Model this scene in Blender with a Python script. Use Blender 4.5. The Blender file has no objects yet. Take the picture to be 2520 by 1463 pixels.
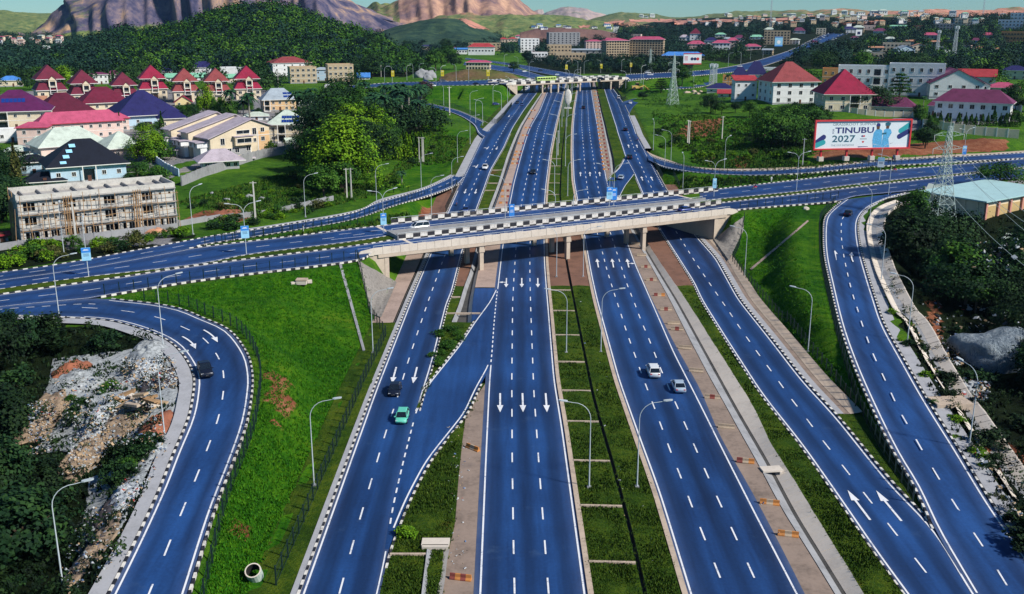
import bpy, math, random
import numpy as np
from mathutils import Vector, Matrix, noise
R_ = math.radians
random.seed(7); rng = np.random.default_rng(7)
SC = bpy.context.scene; COL = SC.collection

# ------------------------------------------------------------------ camera, world, sun, exposure
F, CX, CY, CAMH = 2450.0,1260.0,731.5,56.6
PITCH = math.atan((CY - 44.0) / F)
cam_d = bpy.data.cameras.new('camera'); cam = bpy.data.objects.new('camera', cam_d); COL.objects.link(cam)
cam.location = (0,0, CAMH); cam.rotation_euler = (math.pi/2 - PITCH,0,0)
cam_d.sensor_width = 36.0; cam_d.lens = 36.0 * F / 2520.0
cam_d.clip_start = 1.0; cam_d.clip_end = 30000.0
SC.camera = cam
SUN_EL, SUN_AZ = 40.0,118.0
W = bpy.data.worlds.new('World'); SC.world = W; W.use_nodes = True
nt = W.node_tree; nt.nodes.clear()
sky = nt.nodes.new('ShaderNodeTexSky'); sky.sky_type = 'NISHITA'; sky.sun_disc = False
sky.sun_elevation = R_(SUN_EL); sky.sun_rotation = R_(SUN_AZ)
sky.air_density = 1.0; sky.dust_density = 0.0; sky.ozone_density = 3.0; sky.altitude = 400
bg = nt.nodes.new('ShaderNodeBackground'); bg.inputs[1].default_value = 0.06
wo = nt.nodes.new('ShaderNodeOutputWorld')
tint = nt.nodes.new('ShaderNodeMix'); tint.data_type = 'RGBA'; tint.blend_type = 'MULTIPLY'; tint.inputs[0].default_value = 1.0
tint.inputs[7].default_value = (0.46,0.80,1.02,1)
nt.links.new(sky.outputs[0], tint.inputs[6]); nt.links.new(tint.outputs[2], bg.inputs[0]); nt.links.new(bg.outputs[0], wo.inputs[0])
sd = bpy.data.lights.new('sun', 'SUN'); so = bpy.data.objects.new('sun', sd); COL.objects.link(so)
sd.energy = 3.9; sd.angle = R_(5.0); sd.color = (1.0,0.93,0.82)
_a = R_(SUN_AZ); _e = R_(SUN_EL)
so.rotation_euler = Vector((math.sin(_a)*math.cos(_e), math.cos(_a)*math.cos(_e), math.sin(_e))).to_track_quat('Z', 'Y').to_euler()
so.location = (80,-80,200)
SC.view_settings.view_transform = 'Standard'; SC.view_settings.look = 'None'
SC.view_settings.exposure = 0.55; SC.view_settings.gamma = 1.0; SC.view_settings.use_curve_mapping = False
SC.render.engine = 'CYCLES'
SC.cycles.max_bounces = 5; SC.cycles.diffuse_bounces = 2; SC.cycles.glossy_bounces = 2
SC.cycles.transmission_bounces = 2; SC.cycles.transparent_max_bounces = 4; SC.cycles.volume_bounces = 0
SC.cycles.use_denoising = True; SC.cycles.caustics_reflective = False; SC.cycles.caustics_refractive = False
SC.render.film_transparent = False

# ------------------------------------------------------------------ pixel helpers (crop frames used while measuring)
K = 0.34178; KB = 0.4953
def _cr(x0, y0, k):
    def f(*pts):
        if len(pts) == 2 and not isinstance(pts[0],(tuple, list)): return (x0 + k*pts[0], y0 + k*pts[1])
        return [(x0 + k*a, y0 + k*b) for a, b in pts]
    return f
T1, T2, T3 = _cr(0,0, K), _cr(861.3,0, K), _cr(1658.7,0, K)
M1, M2, M3 = _cr(0,307.6, K), _cr(861.3,307.6, K), _cr(1658.7,307.6, K)
B1, B2, B3 = _cr(0,738.3, KB), _cr(830.6,738.3, KB), _cr(1658.7,738.3, KB)
CP, SP = math.cos(PITCH), math.sin(PITCH)
def ray(px, py):
    x = (px - CX)/F; u = -(py - CY)/F
    return x, CP + u*SP,-SP + u*CP
def depth(p): return p[1]*CP - (p[2]-CAMH)*SP
def sstep(a, b, x):
    t = np.clip((np.asarray(x, float)-a)/(b-a),0,1); return t*t*(3-2*t)
def zb(Y): return 9.0*sstep(255,470, Y)
def PZ(px, py, z=0.0):
    x, y, d = ray(px, py); t = (CAMH - z)/(-d); return Vector((x*t, y*t, z))
def PB(px, py, off=0.0):
    z = 0.0
    for _ in range(25):
        p = PZ(px, py, z); zn = float(zb(p.y)); z = 0.5*z + 0.5*zn
    p = PZ(px, py, z); p.z += off; return p
def PD(px, py, D):
    x, y, d = ray(px, py); t = D/y; return Vector((x*t, D, CAMH + d*t))
def resample(pts, step=None, n=None):
    P = np.array([tuple(p) for p in pts], float); s = np.r_[0, np.cumsum(np.linalg.norm(np.diff(P, axis=0), axis=1))]
    if n is None: n = max(2, int(round(s[-1]/step))+1)
    q = np.linspace(0, s[-1], n)
    return np.stack([np.interp(q, s, P[:, i]) for i in range(P.shape[1])],1)
def smooth(pts, it=2):
    P = np.array(pts, float)
    for _ in range(it):
        Q = P.copy(); Q[1:-1] = 0.25*P[:-2] + 0.5*P[1:-1] + 0.25*P[2:]; P = Q
    return P
def spline(pts, n=8):
    P = [np.array(p, float) for p in pts]; P = [2*P[0]-P[1]] + P + [2*P[-1]-P[-2]]; out = []
    for i in range(1, len(P)-2):
        for k in range(n):
            t = k/n; a, b, c, d = P[i-1:i+3]
            out.append(0.5*((2*b)+(c-a)*t+(2*a-5*b+4*c-d)*t*t+(-a+3*b-3*c+d)*t**3))
    out.append(P[-2]); return np.array(out)

# ------------------------------------------------------------------ materials
def srgb(r, g, b):
    f = lambda c: (c/255/12.92) if c/255 <= 0.04045 else ((c/255+0.055)/1.055)**2.4
    return (f(r), f(g), f(b),1.0)
class NT:
    def __init__(s, name):
        s.m = bpy.data.materials.new(name); s.m.use_nodes = True; s.t = s.m.node_tree; s.t.nodes.clear()
        s.out = s.n('ShaderNodeOutputMaterial'); s.b = s.n('ShaderNodeBsdfPrincipled'); s.l(s.b.outputs[0], s.out.inputs[0])
        s.geo = None
    def n(s, ty, **kw):
        x = s.t.nodes.new(ty)
        for k, v in kw.items(): setattr(x, k, v)
        return x
    def l(s, a, b): s.t.links.new(a, b)
    def pos(s, obj=False):
        if obj: return s.n('ShaderNodeTexCoord').outputs['Object']
        if not s.geo: s.geo = s.n('ShaderNodeNewGeometry')
        return s.geo.outputs['Position']
    def scaled(s, v, sc):
        m = s.n('ShaderNodeVectorMath', operation='MULTIPLY'); s.l(v, m.inputs[0]); m.inputs[1].default_value = sc; return m.outputs[0]
    def noise(s, v, scale, detail=4, rough=0.55):
        x = s.n('ShaderNodeTexNoise'); s.l(v, x.inputs['Vector']); x.inputs['Scale'].default_value = scale
        x.inputs['Detail'].default_value = detail; x.inputs['Roughness'].default_value = rough; return x.outputs[0]
    def ramp(s, fac, stops):
        r = s.n('ShaderNodeValToRGB'); s.l(fac, r.inputs[0]); e = r.color_ramp.elements
        while len(e) < len(stops): e.new(0.5)
        for k,(p, c) in enumerate(stops): e[k].position = p; e[k].color = c if len(c) == 4 else (*c,1)
        return r.outputs[0]
    def mix(s, fac, a, b, mode='MIX'):
        m = s.n('ShaderNodeMix', data_type='RGBA', blend_type=mode)
        for sock, v in ((m.inputs[0], fac),(m.inputs[6], a),(m.inputs[7], b)):
            if isinstance(v,(int, float)): sock.default_value = v
            elif isinstance(v, tuple): sock.default_value = v
            else: s.l(v, sock)
        return m.outputs[2]
    def math(s, op, a, b=None, clamp=False):
        m = s.n('ShaderNodeMath', operation=op, use_clamp=clamp)
        for k, v in enumerate((a, b)):
            if v is None: continue
            if isinstance(v,(int, float)): m.inputs[k].default_value = v
            else: s.l(v, m.inputs[k])
        return m.outputs[0]
    def attr(s, name):
        a = s.n('ShaderNodeAttribute'); a.attribute_name = name; return a
    def fin(s, col, rough=0.8, metal=0.0, bump=None, bs=0.3, bd=0.05, spec=None):
        if isinstance(col, tuple): s.b.inputs['Base Color'].default_value = col
        else: s.l(col, s.b.inputs['Base Color'])
        if isinstance(rough,(int, float)): s.b.inputs['Roughness'].default_value = rough
        else: s.l(rough, s.b.inputs['Roughness'])
        s.b.inputs['Metallic'].default_value = metal
        if spec is not None: s.b.inputs['Specular IOR Level'].default_value = spec
        if bump is not None:
            b = s.n('ShaderNodeBump'); b.inputs['Strength'].default_value = bs; b.inputs['Distance'].default_value = bd
            s.l(bump, b.inputs['Height']); s.l(b.outputs[0], s.b.inputs['Normal'])
        return s.m
MATS = {}
def dim(c, k): return (c[0]*k, c[1]*k, c[2]*k,1)
def M(name, col=None, rough=0.75, var=0.18, scale=0.6, metal=0.0, bump=0.0, obj=True, bscale=None, spec=None):
    """worn, slightly mottled paint / plaster / metal"""
    if name in MATS: return MATS[name]
    t = NT(name); v = t.pos(obj)
    n1 = t.noise(v, scale,5,0.6); n2 = t.noise(v, scale*7,3,0.6)
    f = t.math('ADD', t.math('MULTIPLY', n1,0.65), t.math('MULTIPLY', n2,0.35))
    c = t.ramp(f,[(0.3, dim(col,1-var*1.3)),(0.5, col),(0.72, dim(col,1+var*0.6))])
    MATS[name] = t.fin(c, rough, metal, n2 if bump else None, bump,0.05, spec)
    return MATS[name]

def mk_asphalt(name, c0, c1, seed=0.0, axis=None):
    t = NT(name); v = t.pos()
    big = t.noise(v,0.03,4,0.6); mid = t.noise(t.scaled(v,(0.9,0.06,1)),1.0,4,0.6); fine = t.noise(v,2.5,3,0.7)
    f = t.math('ADD', t.math('MULTIPLY', big,0.5), t.math('ADD', t.math('MULTIPLY', mid,0.3), t.math('MULTIPLY', fine,0.2)))
    c = t.ramp(f,[(0.38, c0),(0.5, tuple((a+b)/2 for a, b in zip(c0, c1))),(0.61, c1)])
    tr = t.attr('wear')
    c = t.mix(t.math('MULTIPLY', tr.outputs['Fac'], t.math('ADD',0.25, t.math('MULTIPLY', t.noise(t.scaled(v,(0.3,0.02,1)),1.0,3),0.9))), c, dim(c0,0.42))
    pt = t.ramp(t.noise(v,0.16,6,0.75),[(0.60,(0,0,0)),(0.70,(1,1,1))]); c = t.mix(t.math('MULTIPLY', pt,0.28), c,(0.06,0.115,0.22,1))
    ed = t.math('MULTIPLY', t.attr('edge').outputs['Fac'], t.math('MULTIPLY', t.noise(v,0.35,5,0.75),0.85)); c = t.mix(ed, c,(0.13,0.15,0.20,1))
    MATS[name] = t.fin(c,0.62,0, fine,0.15,0.02,0.35); return MATS[name]
def mk_grass(name, stops, soil, soil_at=0.66, sscale=0.09):
    t = NT(name); v = t.pos()
    a = t.noise(v,0.07,5,0.65); b = t.noise(v,0.55,5,0.7); d = t.noise(v,3.0,4,0.75)
    f = t.math('ADD', t.math('MULTIPLY', a,0.36), t.math('ADD', t.math('MULTIPLY', b,0.36), t.math('MULTIPLY', d,0.28)))
    c = t.ramp(f, stops)
    s = t.noise(v, sscale,6,0.7)
    c = t.mix(t.ramp(s,[(soil_at,(0,0,0)),(soil_at+0.06,(1,1,1))]), c, soil)
    MATS[name] = t.fin(c,0.95,0, d,0.9,0.35,0.1); return MATS[name]
ASPH = mk_asphalt('asphalt_blue',(0.0050,0.024,0.092,1),(0.0165,0.074,0.250,1))
ASPHX = mk_asphalt('asphalt_crossing',(0.0055,0.026,0.105,1),(0.014,0.062,0.215,1))
GRASS = mk_grass('verge_grass',[(0.36,(0.010,0.030,0.004)),(0.48,(0.030,0.070,0.005)),(0.58,(0.075,0.115,0.008)),(0.68,(0.15,0.14,0.02))],(0.10,0.062,0.016,1),0.63)
def mk_ground():
    t = NT('terrain'); v = t.pos()
    a = t.noise(v,0.045,5,0.62); b = t.noise(v,0.4,5,0.7); d = t.noise(v,2.6,4,0.75)
    f = t.math('ADD', t.math('MULTIPLY', a,0.38), t.math('ADD', t.math('MULTIPLY', b,0.36), t.math('MULTIPLY', d,0.26)))
    wild = t.ramp(f,[(0.34,(0.010,0.038,0.006)),(0.48,(0.038,0.115,0.008)),(0.58,(0.085,0.19,0.010)),(0.70,(0.17,0.18,0.035))])
    lush = t.ramp(f,[(0.36,(0.006,0.036,0.002)),(0.46,(0.018,0.095,0.002)),(0.55,(0.060,0.165,0.004)),(0.66,(0.15,0.18,0.016))])
    soil = t.ramp(f,[(0.36,(0.10,0.030,0.016)),(0.5,(0.24,0.085,0.045)),(0.66,(0.40,0.20,0.11))])
    pave = t.ramp(f,[(0.36,(0.11,0.12,0.15)),(0.5,(0.22,0.22,0.24)),(0.66,(0.38,0.34,0.28))])
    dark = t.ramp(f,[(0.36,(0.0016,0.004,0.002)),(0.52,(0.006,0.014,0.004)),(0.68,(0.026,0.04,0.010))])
    m1, m2 = t.attr('mask_a'), t.attr('mask_b')
    s1 = t.n('ShaderNodeSeparateColor'); t.l(m1.outputs['Color'], s1.inputs[0]); s2 = t.n('ShaderNodeSeparateColor'); t.l(m2.outputs['Color'], s2.inputs[0])
    def edge(ch, sc=0.35):
        nn = t.math('SUBTRACT', t.noise(v, sc,5,0.7),0.5)
        return t.math('MULTIPLY', t.math('SUBTRACT', t.math('ADD', ch, t.math('MULTIPLY', nn,1.1)),0.4),5.0, True)
    c = t.mix(edge(s1.outputs[1],0.25), wild, lush)
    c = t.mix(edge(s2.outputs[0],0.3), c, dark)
    c = t.mix(edge(s1.outputs[0],0.5), c, soil)
    c = t.mix(edge(s1.outputs[2],0.2), c, pave)
    MATS['terrain'] = t.fin(c,0.95,0, d,1.0,0.4,0.1); return MATS['terrain']
TERR = mk_ground()
def mk_worn(name, c, under, lo, hi, sc):
    t = NT(name); v = t.pos(); n = t.math('ADD', t.math('MULTIPLY', t.noise(v, sc,5,0.75),0.6), t.math('MULTIPLY', t.noise(v, sc*0.12,3,0.6),0.4)); MATS[name] = t.fin(t.ramp(n,[(lo, under),(hi, c)]),0.7); return MATS[name]
PAINT = mk_worn('road_paint',(0.74,0.76,0.80,1),(0.10,0.15,0.28,1),0.34,0.47,3.0)
KWHITE = mk_worn('kerb_white',(0.70,0.68,0.63,1),(0.20,0.17,0.15,1),0.30,0.52,1.6)
KBLACK = mk_worn('kerb_black',(0.012,0.013,0.02,1),(0.11,0.10,0.10,1),0.34,0.46,1.6)
KCREAM = M('kerb_concrete',(0.46,0.37,0.29,1),0.85,0.3,0.35, obj=False, bump=0.2)
CONC = M('bridge_concrete',(0.50,0.42,0.34,1),0.85,0.22,0.25, obj=False, bump=0.15)
CONCL = M('panel_concrete',(0.60,0.54,0.47,1),0.85,0.15,0.3, obj=False, bump=0.15)
CONCG = M('grey_concrete',(0.26,0.27,0.29,1),0.85,0.3,0.3, obj=False, bump=0.2)
SHOULD = M('shoulder_dirt',(0.25,0.19,0.155,1),0.95,0.38,0.22, obj=False, bump=0.4)
SHOULP = M('shoulder_pink',(0.36,0.27,0.23,1),0.95,0.3,0.22, obj=False, bump=0.3)
DIRT = M('red_dirt',(0.175,0.085,0.055,1),0.95,0.4,0.3, obj=False, bump=0.4)
PAVEW = M('footway',(0.34,0.35,0.38,1),0.9,0.2,0.4, obj=False, bump=0.15)
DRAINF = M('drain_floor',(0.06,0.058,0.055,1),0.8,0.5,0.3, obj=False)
STONE = M('pitching_stone',(0.22,0.205,0.19,1),0.9,0.45,1.6, obj=False, bump=0.8)
STEEL = M('galvanised_steel',(0.50,0.58,0.62,1),0.45,0.12,0.8, metal=0.3)
STEELW = M('lamp_white',(0.48,0.54,0.58,1),0.4,0.08,0.8)
FENCE = M('fence_green',(0.006,0.022,0.022,1),0.5,0.2,0.6, obj=False)
GLASS = M('window_glass',(0.010,0.016,0.026,1),0.12,0.5,0.5, spec=0.6)
BLACK = M('black_rubber',(0.008,0.008,0.010,1),0.7,0.2,2)
WOOD = M('scaffold_wood',(0.36,0.22,0.11,1),0.9,0.35,1.0)
BARK = M('bark',(0.07,0.05,0.035,1),0.95,0.4,1.5, bump=0.5)
BARKP = M('palm_bark',(0.24,0.23,0.20,1),0.95,0.3,1.0, bump=0.3)

# ------------------------------------------------------------------ mesh building
def np_mesh(name, V, quads=None, tris=None, mats=(), midx=None, attrs=None, smooth_=False):
    me = bpy.data.meshes.new(name); V = np.asarray(V, np.float32)
    loops, starts, tot = [],[],0
    if quads is not None and len(quads):
        q = np.asarray(quads, np.int32); loops.append(q.ravel()); starts.append(np.arange(len(q))*4); tot = len(q)*4
    if tris is not None and len(tris):
        q = np.asarray(tris, np.int32); loops.append(q.ravel()); starts.append(tot + np.arange(len(q))*3); tot += len(q)*3
    L = np.concatenate(loops); S = np.concatenate(starts)
    me.vertices.add(len(V)); me.vertices.foreach_set('co', V.ravel())
    me.loops.add(len(L)); me.loops.foreach_set('vertex_index', L.astype(np.int32))
    me.polygons.add(len(S)); me.polygons.foreach_set('loop_start', S.astype(np.int32))
    for m in mats: me.materials.append(m)
    if midx is not None: me.polygons.foreach_set('material_index', np.asarray(midx, np.int32))
    if smooth_: me.polygons.foreach_set('use_smooth', np.ones(len(S), bool))
    for k,(ty, dat) in (attrs or {}).items():
        a = me.attributes.new(k, ty, 'POINT')
        a.data.foreach_set('color' if ty == 'FLOAT_COLOR' else 'value', np.asarray(dat, np.float32).ravel())
    me.update(calc_edges=True); me.validate(); return me
def link(name, me, parent=None, **props):
    o = bpy.data.objects.new(name, me); COL.objects.link(o)
    if parent is not None: o.parent = parent
    for k, v in props.items(): o[k] = v
    return o
class MB:
    def __init__(s): s.v, s.f, s.m, s.mats = [],[],[],[]
    def mi(s, mat):
        if mat not in s.mats: s.mats.append(mat)
        return s.mats.index(mat)
    def poly(s, pts, mat):
        b = len(s.v); s.v += [tuple(p) for p in pts]; s.f.append(tuple(range(b, b+len(pts)))); s.m.append(s.mi(mat)); return s
    def box(s, c, size, mat, rz=0.0, M4=None):
        x, y, z = (k/2 for k in size); cs, sn = math.cos(rz), math.sin(rz); b = len(s.v); i = s.mi(mat)
        for dz in (-z, z):
            for dx, dy in ((-x,-y),(x,-y),(x, y),(-x, y)):
                p = Vector((dx*cs-dy*sn, dx*sn+dy*cs, dz)); p = (M4 @ p) if M4 else p
                s.v.append((c[0]+p.x, c[1]+p.y, c[2]+p.z))
        for q in ((3,2,1,0),(4,5,6,7),(0,1,5,4),(1,2,6,5),(2,3,7,6),(3,0,4,7)):
            s.f.append(tuple(b+k for k in q)); s.m.append(i)
        return s
    def prism(s, pts, z0, z1, mat):
        n = len(pts); b = len(s.v); i = s.mi(mat)
        zz = (lambda k, z: z[k] if isinstance(z,(list, tuple)) else z)
        s.v += [(p[0], p[1], zz(k, z0)) for k, p in enumerate(pts)] + [(p[0], p[1], zz(k, z1)) for k, p in enumerate(pts)]
        s.f.append(tuple(b+k for k in reversed(range(n)))); s.f.append(tuple(b+n+k for k in range(n))); s.m += [i, i]
        for k in range(n):
            s.f.append((b+k, b+(k+1) % n, b+n+(k+1) % n, b+n+k)); s.m.append(i)
        return s
    def cyl(s, p0, p1, r0, r1, mat, n=8, caps=True):
        p0, p1 = Vector(p0), Vector(p1); d = (p1-p0).normalized(); a = d.orthogonal().normalized(); c = d.cross(a); b = len(s.v); i = s.mi(mat)
        for p, r in ((p0, r0),(p1, r1)):
            for k in range(n):
                t = 2*math.pi*k/n; s.v.append(tuple(p + (a*math.cos(t)+c*math.sin(t))*r))
        for k in range(n): s.f.append((b+k, b+(k+1) % n, b+n+(k+1) % n, b+n+k)); s.m.append(i)
        if caps:
            s.f.append(tuple(b+k for k in reversed(range(n)))); s.f.append(tuple(b+n+k for k in range(n))); s.m += [i, i]
        return s
    def tube(s, pts, r, mat, n=6):
        rr = r if isinstance(r,(list, tuple)) else [r]*len(pts)
        for k in range(len(pts)-1): s.cyl(pts[k], pts[k+1], rr[k], rr[k+1], mat, n, k in (0, len(pts)-2))
        return s
    def loft(s, rings, mat, cap=True, closed=True):
        n = len(rings[0]); b = len(s.v); i = s.mi(mat)
        for r in rings: s.v += [tuple(p) for p in r]
        for j in range(len(rings)-1):
            for k in range(n if closed else n-1):
                s.f.append((b+j*n+k, b+j*n+(k+1) % n, b+(j+1)*n+(k+1) % n, b+(j+1)*n+k)); s.m.append(i)
        if cap:
            s.f.append(tuple(b+k for k in reversed(range(n)))); e = b+(len(rings)-1)*n
            s.f.append(tuple(e+k for k in range(n))); s.m += [i, i]
        return s
    def mesh(s, name, sm=False):
        me = bpy.data.meshes.new(name); me.from_pydata(s.v,[], s.f)
        for m in s.mats: me.materials.append(m)
        me.polygons.foreach_set('material_index', s.m)
        if sm: me.polygons.foreach_set('use_smooth',[True]*len(s.f))
        me.update(); return me
    def build(s, name, parent=None, sm=False, **props): return link(name, s.mesh(name, sm), parent, **props)
def thing(name, label, cat, loc=(0,0,0), rz=0.0, group=None, scale=None):
    o = bpy.data.objects.new(name, None); COL.objects.link(o); o.empty_display_size = 0.5
    o.location = loc; o.rotation_euler = (0,0, rz); o['label'] = label; o['category'] = cat
    if group: o['group'] = group
    if scale: o.scale = (scale,)*3 if isinstance(scale,(int, float)) else scale
    return o
def tag(o, label, cat, group=None):
    o['label'] = label; o['category'] = cat
    if group: o['group'] = group
    return o
KIDS = {}
def tree_of(o):
    if o.name not in KIDS: KIDS[o.name] = [(c,[g for g in c.children]) for c in o.children]
    return KIDS[o.name]
def dup(o, loc, rz=0.0, label=None, group=None, scale=None):
    c = o.copy(); COL.objects.link(c); c.location = loc; c.rotation_euler = (0,0, rz)
    if label: c['label'] = label
    if group: c['group'] = group
    if scale: c.scale = (scale,)*3 if isinstance(scale,(int, float)) else scale
    for ch, gs in tree_of(o):
        d = ch.copy(); COL.objects.link(d); d.parent = c
        for g in gs: e = g.copy(); COL.objects.link(e); e.parent = d
    return c
class Proto:
    def __init__(s, root): s.r, s.u = root, False; tree_of(root)
    def put(s, loc, rz=0.0, label=None, group=None, scale=None):
        if s.u: return dup(s.r, loc, rz, label, group, scale)
        s.u = True; o = s.r; o.location = loc; o.rotation_euler = (0,0, rz)
        if label: o['label'] = label
        if group: o['group'] = group
        if scale: o.scale = (scale,)*3 if isinstance(scale,(int, float)) else scale
        return o
def struct(name, me, parent=None): return link(name, me, parent, kind='structure')
# ------------------------------------------------------------------ survey lines of the expressway (plan functions Y -> X)
YS = np.arange(72.0,845.0,2.0)
class Line:
    def __init__(s, pts, sm=9):
        P = sorted([tuple(PB(*p)) for p in pts], key=lambda p: p[1])
        y = np.array([p[1] for p in P]); x = np.array([p[0] for p in P])
        k0 = (x[1]-x[0])/(y[1]-y[0]); k1 = (x[-1]-x[-2])/(y[-1]-y[-2])
        X = np.interp(YS, y, x); X = np.where(YS < y[0], x[0]+(YS-y[0])*k0, X); X = np.where(YS > y[-1], x[-1]+(YS-y[-1])*k1, X)
        if sm:
            k = np.hanning(sm+2)[1:-1]; k /= k.sum(); pad = sm//2
            E = np.r_[2*X[0]-X[pad:0:-1], X,2*X[-1]-X[-2:-pad-2:-1]]; X = np.convolve(E, k, 'valid')
        s.X = X
    def __call__(s, Y): return np.interp(Y, YS, s.X)
    def shift(s, d):
        o = object.__new__(Line); o.X = s.X + d; return o
ML_l = Line([(1182,1461),(1196,1125),(1204.5,946),(1208,897),(1211,877),(1216,800),(1222,738),(1229,677),(1237,608),(1254,506),(1265,451),(1282,386),(1301,325),(1313,300),(1329,273),(1348,225.6)])
ML_r = Line([(1438,1461),(1381,1045),(1363,936),(1347,738),(1345,718),(1340,649),(1339,598),(1339,512),(1343,458),(1353,380),(1365,320),(1376,273),(1389,218.7)])
MR_l = Line([(1694,1440),(1623,1209),(1573.6,1075),(1524,936),(1469.5,738),(1456,677),(1439,581),(1422,494),(1413,444),(1410,376),(1410.5,320),(1414,273),(1421.8,222)])
MR_r = Line([(1961,1463),(1857,1263),(1782,1115),(1718,986),(1658,869),(1601,738),(1562,649),(1535,574),(1504,485),(1492,444),(1483,390),(1473,330),(1463,273),(1454.5,222)])
MRA_r = Line([(1981,1463),(1916,1333),(1842,1194),(1772,1075),(1723,956),(1663,852),(1603,735),(1564,648),(1537,574),(1506,485),(1494,444),(1485,390),(1475,330),(1465,273),(1456,222)])
FL_l = Line([(748,1461),(861,1144),(925,966),(1014,738),(1022,718),(1058,632),(1103,524),(1131,461),(1160,400),(1189,340),(1220,305),(1258,260),(1280,236),(1296,222)])
FL_r = Line([(918,1500),(930,1451),(952,1352),(963,1263),(993,1134),(1023,1018),(1063,887),(1100,738),(1107,731),(1135,622),(1170,519.5),(1206,420),(1240,362),(1263,312),(1288,273),(1321,229)])
FR_l = Line([(2236,1463),(2154,1352),(2080,1243),(1976,1095),(1877,971),(1787,832),(1728,738),(1710,697),(1659,617),(1623,560),(1582,475),(1562,427),(1540,386),(1521,328),(1504,273),(1488,222)])
FR_r = Line([(2420,1500),(2364,1412),(2302,1303),(2203,1209),(2134,1124),(2055,1025),(1976,941),(1896,837),(1817,738),(1761,636),(1689,553),(1640,471),(1608,412),(1584,366),(1565,332),(1547,284),(1533,253),(1511,222)])
SL_l = Line([(1223,711),(1207,743),(1172,790),(1128,857),(1048,956),(1023,1018),(993,1134),(963,1263),(952,1352),(930,1451)],5)
SL_r = Line([(1224,700),(1211,877),(1208,897),(1172,961),(1148,1016),(1054,1134),(1004,1229),(954,1352),(930,1451)],5)
S2_l = Line([(1539,385),(1536,392),(1524,414),(1504,434),(1494,447),(1499,470),(1504,485),(1512,510)],3)
S2_r = Line([(1540,385),(1562,427),(1538,458),(1524,485),(1517,500),(1513,512)],3)
# verge lines
G1_w = Line([(1152,1500),(1166,1451),(1173,1258),(1188,1085),(1194,951),(1196,944)],3)
SH_l = Line([(1080,1500),(1093,1440),(1098,1382),(1120,1290),(1128,1184),(1138,1085),(1147,1020),(1172,976),(1194,945)],3)
UD_l = Line([(1110,800),(1130,752),(1145,700),(1156,676),(1170,620),(1203,513),(1227,451),(1247.5,386),(1282,307),(1305,270),(1338,222)])
UD_r = Line([(1160,800),(1162,745),(1175,676),(1190,620),(1217,513),(1240,451),(1262,386),(1290,307),(1312,270),(1341,222)])
MD_a = Line([(1588,1463),(1545,1280),(1510,1150),(1462,985),(1438,870),(1412,738),(1395,650),(1378,480),(1383,376),(1392,310),(1404,240)])
D3_a = Line([(2055,1463),(1976,1333),(1929,1263),(1867,1144),(1822,1065),(1790,1006),(1745,926),(1698,837),(1647,735),(1599,649),(1556,574),(1516,485),(1506,444),(1500,390),(1488,330),(1476,273),(1466,222)])
D3_b = Line([(2080,1463),(2000,1333),(1955,1263),(1893,1144),(1847,1065),(1812,1006),(1768,926),(1719,837),(1663,735),(1610,649),(1566,574),(1523,485),(1511,444),(1506,390),(1492,330),(1479,273),(1468,222)])
D3_c = Line([(2125,1463),(2055,1347),(2005,1268),(1950,1175),(1896,1095),(1857,1006),(1807,926),(1750,837),(1688,738),(1626,649),(1578,574),(1530,485),(1516,444),(1511,390),(1496,330),(1482,273),(1470,222)])
OL = FL_l.shift(-6.0); OR = FR_r.shift(4.4)

def rowX(lines, Y): return [float(l(Y)) for l in lines]
def ystep(y0, y1):
    out = [y0]
    while out[-1] < y1-0.5: out.append(min(y1, out[-1] + max(2.0, out[-1]*0.012)))
    return np.array(out)
def strip(name, la, lb, y0, y1, mat, ncol=2, lanes=0, off=0.0, parent=None, kind='structure', da=0.0, db=0.0, ca=0.0, cb=0.0, bumpy=0.0):
    """ground sheet between two plan lines; da/db shift the edges, ca/cb lift them"""
    Yv = ystep(y0, y1); A, B = la(Yv)+da, lb(Yv)+db; u = np.linspace(0,1, ncol)
    X = A[:, None]*(1-u) + B[:, None]*u; Y = np.repeat(Yv[:, None], ncol,1)
    Z = zb(Y) + off + ca*(1-u)[None, :] + cb*u[None, :]
    if bumpy:
        nz = np.array([[noise.noise((x*0.25, y*0.25,3.1)) for x, y in zip(rx, ry)] for rx, ry in zip(X, Y)])
        Z = Z + bumpy*nz*np.minimum(1,4*np.minimum(u,1-u))[None, :]
    n, m = X.shape; idx = np.arange(n*m).reshape(n, m)
    q = np.stack([idx[:-1, :-1], idx[:-1,1:], idx[1:,1:], idx[1:, :-1]],-1).reshape(-1,4)
    at = None
    if lanes:
        uu = (u*lanes) % 1.0; w = np.exp(-((uu-0.5)/0.2)**2)*1.0
        at = {'wear': ('FLOAT', np.tile(w, n)), 'edge': ('FLOAT', np.tile(np.maximum(np.exp(-u/0.05), np.exp(-(1-u)/0.05)), n))}
    me = np_mesh(name, np.stack([X, Y, Z],-1).reshape(-1,3), q, None,[mat], None, at)
    o = link(name, me, parent); o['kind'] = kind; return o
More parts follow.
